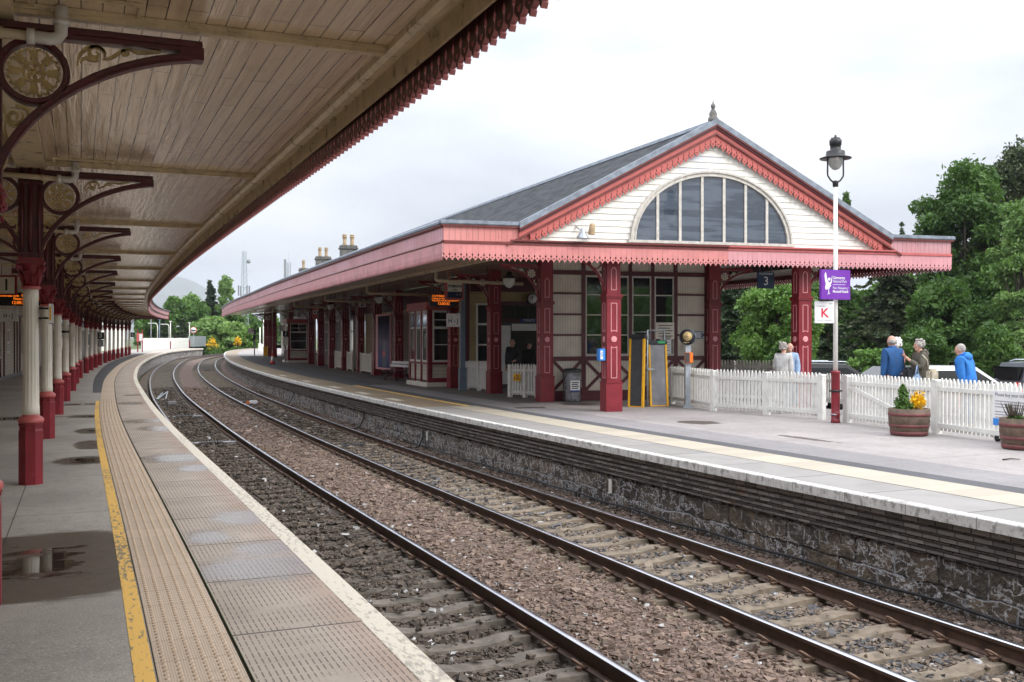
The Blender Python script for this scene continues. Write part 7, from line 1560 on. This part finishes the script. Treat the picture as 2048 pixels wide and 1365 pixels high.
# end of the left platform
gzl = lambda X, Y: float(DZ(min(150, nearest_s(X, Y))))
def lpx(u, Y, rot=0): X = (u-1024)/2000*Y; return at(X, Y, gzl(X, Y), rot)
o = thing('notice_board', lpx(280, 111), 'maroon framed notice board on two posts at the end of the left canopy', 'notice board'); b = MB(); [b.box(x-.05, x+.05, -.05, .05, 0, 2.5) for x in (-.25, .25)]; b.build('post', M['maroon'], o); b = MB(); b.box(-.36, .36, -.08, -.051, 1.15, 2.1); b.build('board', M['salmon'], o); b = MB(); b.box(-.05, .3, -.09, -.0805, 1.25, 2.0); b.build('notice_sheet', M['signwhite'], o)
def solid_fence(u0, Y0, u1, Y1, h, label, mt, nm='board_fence'):
    A = ((u0-1024)/2000*Y0, Y0); B_ = ((u1-1024)/2000*Y1, Y1); Mx, L = seg(A, B_, gzl(*A)); o = thing(nm, Mx, label, 'fence'); b = MB(); n = int(L/.15)
    for i in range(n): b.prism([(i*L/n, .05), ((i+.82)*L/n, .05), ((i+.82)*L/n, h-.06), ((i+.41)*L/n, h), (i*L/n, h-.06)], 0, .02)
    b.box(0, L, .021, .06, h*.2, h*.27); b.box(0, L, .021, .06, h*.8, h*.87); b.build('boards', mt, o); b = MB(); [b.box(x-.05, x+.05, -.03, .09, 0, h+.03) for x in np.linspace(0, L, 6)]; b.build('posts', mt, o); return o
solid_fence(284, 116, 377, 141, 1.5, 'white board fence along the end of the left platform', M['fence']); solid_fence(378, 141.5, 411, 146, 1.5, 'grey mesh fence beyond the white board fence', M['galv'], 'mesh_fence')
small('bollard', lpx(341, 128), 'short maroon post in front of the white board fence', 'post', [('post', 'maroon', lambda b: (b.box(-.06, .06, -.06, .06, 0, .9), b.box(-.08, .08, -.08, .08, .9, .96)))]); small('bollard', lpx(379, 138), 'short maroon post at the far end of the white board fence', 'post', [('post', 'maroon', lambda b: (b.box(-.06, .06, -.06, .06, 0, .9), b.box(-.08, .08, -.08, .08, .9, .96)))])
for u, v, Y, arm_, lb_, mt in ((302, 636, 122, 0, 'straight grey lamp pole in front of the white board fence', 'grey'), (319, 640, 132, .0, 'blue topped pole just under the tip of the left canopy', 'bluegrey'), (341, 644, 142, 0, 'white pole behind the middle of the white board fence', 'white'), (379, 647, 145, 0, 'white pole at the far end of the white board fence', 'white'), (315, 647, 138, -.85, 'white swan neck lamp nearest the left canopy tip', 'white'), (338, 649, 148, -.8, 'white swan neck lamp behind the middle pole', 'white'), (368, 653, 155, -.7, 'farthest white swan neck lamp behind the board fence', 'white')):
    X, zt = upx(u, v, Y); o = thing('lamp_pole' if arm_ else 'pole', at(X, Y, gzl(X, Y)), lb_, 'pole'); h = zt-gzl(X, Y); b = MB()
    if arm_: b.tube([(0, 0, 0), (0, 0, h-.35), (arm_*.15, 0, h-.08), (arm_*.4, 0, h), (arm_, 0, h)], .05, 8); b.build('pole', M[mt], o); b = MB(); b.box(arm_-.45, arm_, -.1, .1, h-.06, h+.05, b=.02); b.build('lamp_head', M['signwhite'], o)
    else: b.tube([(0, 0, 0), (0, 0, h)], [.07, .05], 8); b.build('pole', M[mt], o); b = MB(); b.box(-.16, .16, -.1, .1, h, h+.12); b.build('cap', M['bluegrey' if mt != 'white' else 'white'], o)
X, zt = upx(387, 661, 140); o = thing('round_sign', at(X, 140, gzl(X, 140)), 'round red rimmed track sign on a post before the bushes', 'sign'); h = zt-gzl(X, 140); b = MB(); b.box(-.04, .04, .05, .13, 0, h); b.build('post', M['galv'], o)
b = MB(); b.lathe([(.40, -.02), (.45, -.02), (.45, .02), (.40, .02)], 24, M=Matrix.Translation((0, 0, h)) @ RXm); b.build('rim', M['red'], o); b = MB(); b.lathe([(.385, -.028), (.385, .028)], 24, M=Matrix.Translation((0, 0, h)) @ RXm); b.build('disc', M['signwhite'], o); b = MB(); b.box(-.34, .34, -.04, -.029, h-.09, h+.09); b.build('bar', M['ink'], o)
for u, Y, v, lb_ in ((520, 118, 655, 'white pole under the far end of the right canopy'), (527, 112, 640, 'second white pole under the far end of the right canopy')):
    X, zt = upx(u, v, Y); small('pole', at(X, Y, gz(X, Y)), lb_, 'pole', [('pole', 'white', lambda b: b.tube([(0, 0, 0), (0, 0, zt-gz(X, Y))], .07, 8)), ('foot', 'white', lambda b: b.box(-.15, .15, -.15, .15, 0, .9))])
X, zt = upx(506, 658, 165); small('shed', at(X, 165, -1.3), 'low shed with a pale grey roof behind the bushes', 'shed', [('wall', 'grey', lambda b: b.box(-1.6, 1.6, 0, 4, 0, zt+.4)), ('roof', 'signwhite', lambda b: b.prism([(-1.9, zt+.41), (1.9, zt+.41), (0, zt+1.4)], -.3, 4.3))])

# ------------------------------------------------------------------ the air
hz = bpy.data.materials.new('air'); hz.use_nodes = True; ht = hz.node_tree
ht.nodes.remove(ht.nodes['Principled BSDF']); pv = ht.nodes.new('ShaderNodeVolumePrincipled'); pv.inputs['Color'].default_value = (0.86, 0.92, 1.0, 1); pv.inputs['Density'].default_value = 0.00014; pv.inputs['Anisotropy'].default_value = 0.0
ht.links.new(pv.outputs[0], ht.nodes['Material Output'].inputs['Volume'])
b = MB(); b.box(-9500, 9500, -3500, 12500, -2.5, 420); tag(b.build('haze', hz), kind='stuff')

# one group per kind of repeat
GROUPS = {'car': 'cars parked beyond the fences', 'person': 'people on the right platform', 'lamp': 'glass lamp bowls under the canopies', 'pipe': 'rainwater pipes under the right canopy', 'fence': 'fences of the station', 'gate': 'white picket gates', 'planter': 'half barrel planters', 'pole': 'poles at the far platform ends', 'departure board': 'departure boards', 'mast': 'lattice masts', 'bag': 'bags carried by the people', 'ramp': 'boarding ramps', 'cover': 'covers between the rails and in the platform', 'cable': 'black cables on the right wall', 'gorse': 'gorse clumps', 'bush': 'bushes at the bend of the line', 'shrub': 'shrubs by the car park', 'track box': 'track boxes', 'marker': 'markers on the right wall', 'building': 'station buildings', 'canopy': 'platform canopies', 'wall': 'platform walls'}
for o in COL.objects:
    if o.parent is None and 'category' in o.keys() and 'group' not in o.keys():
        c = o['category']; n_ = sum(1 for q in COL.objects if q.parent is None and q.get('category') == c)
        if n_ > 1:
            if c in GROUPS: o['group'] = GROUPS[c]
            elif c == 'tree': o['group'] = 'trees beyond the car park' if o.matrix_world.translation.y < 110 else 'trees at the bend of the line'
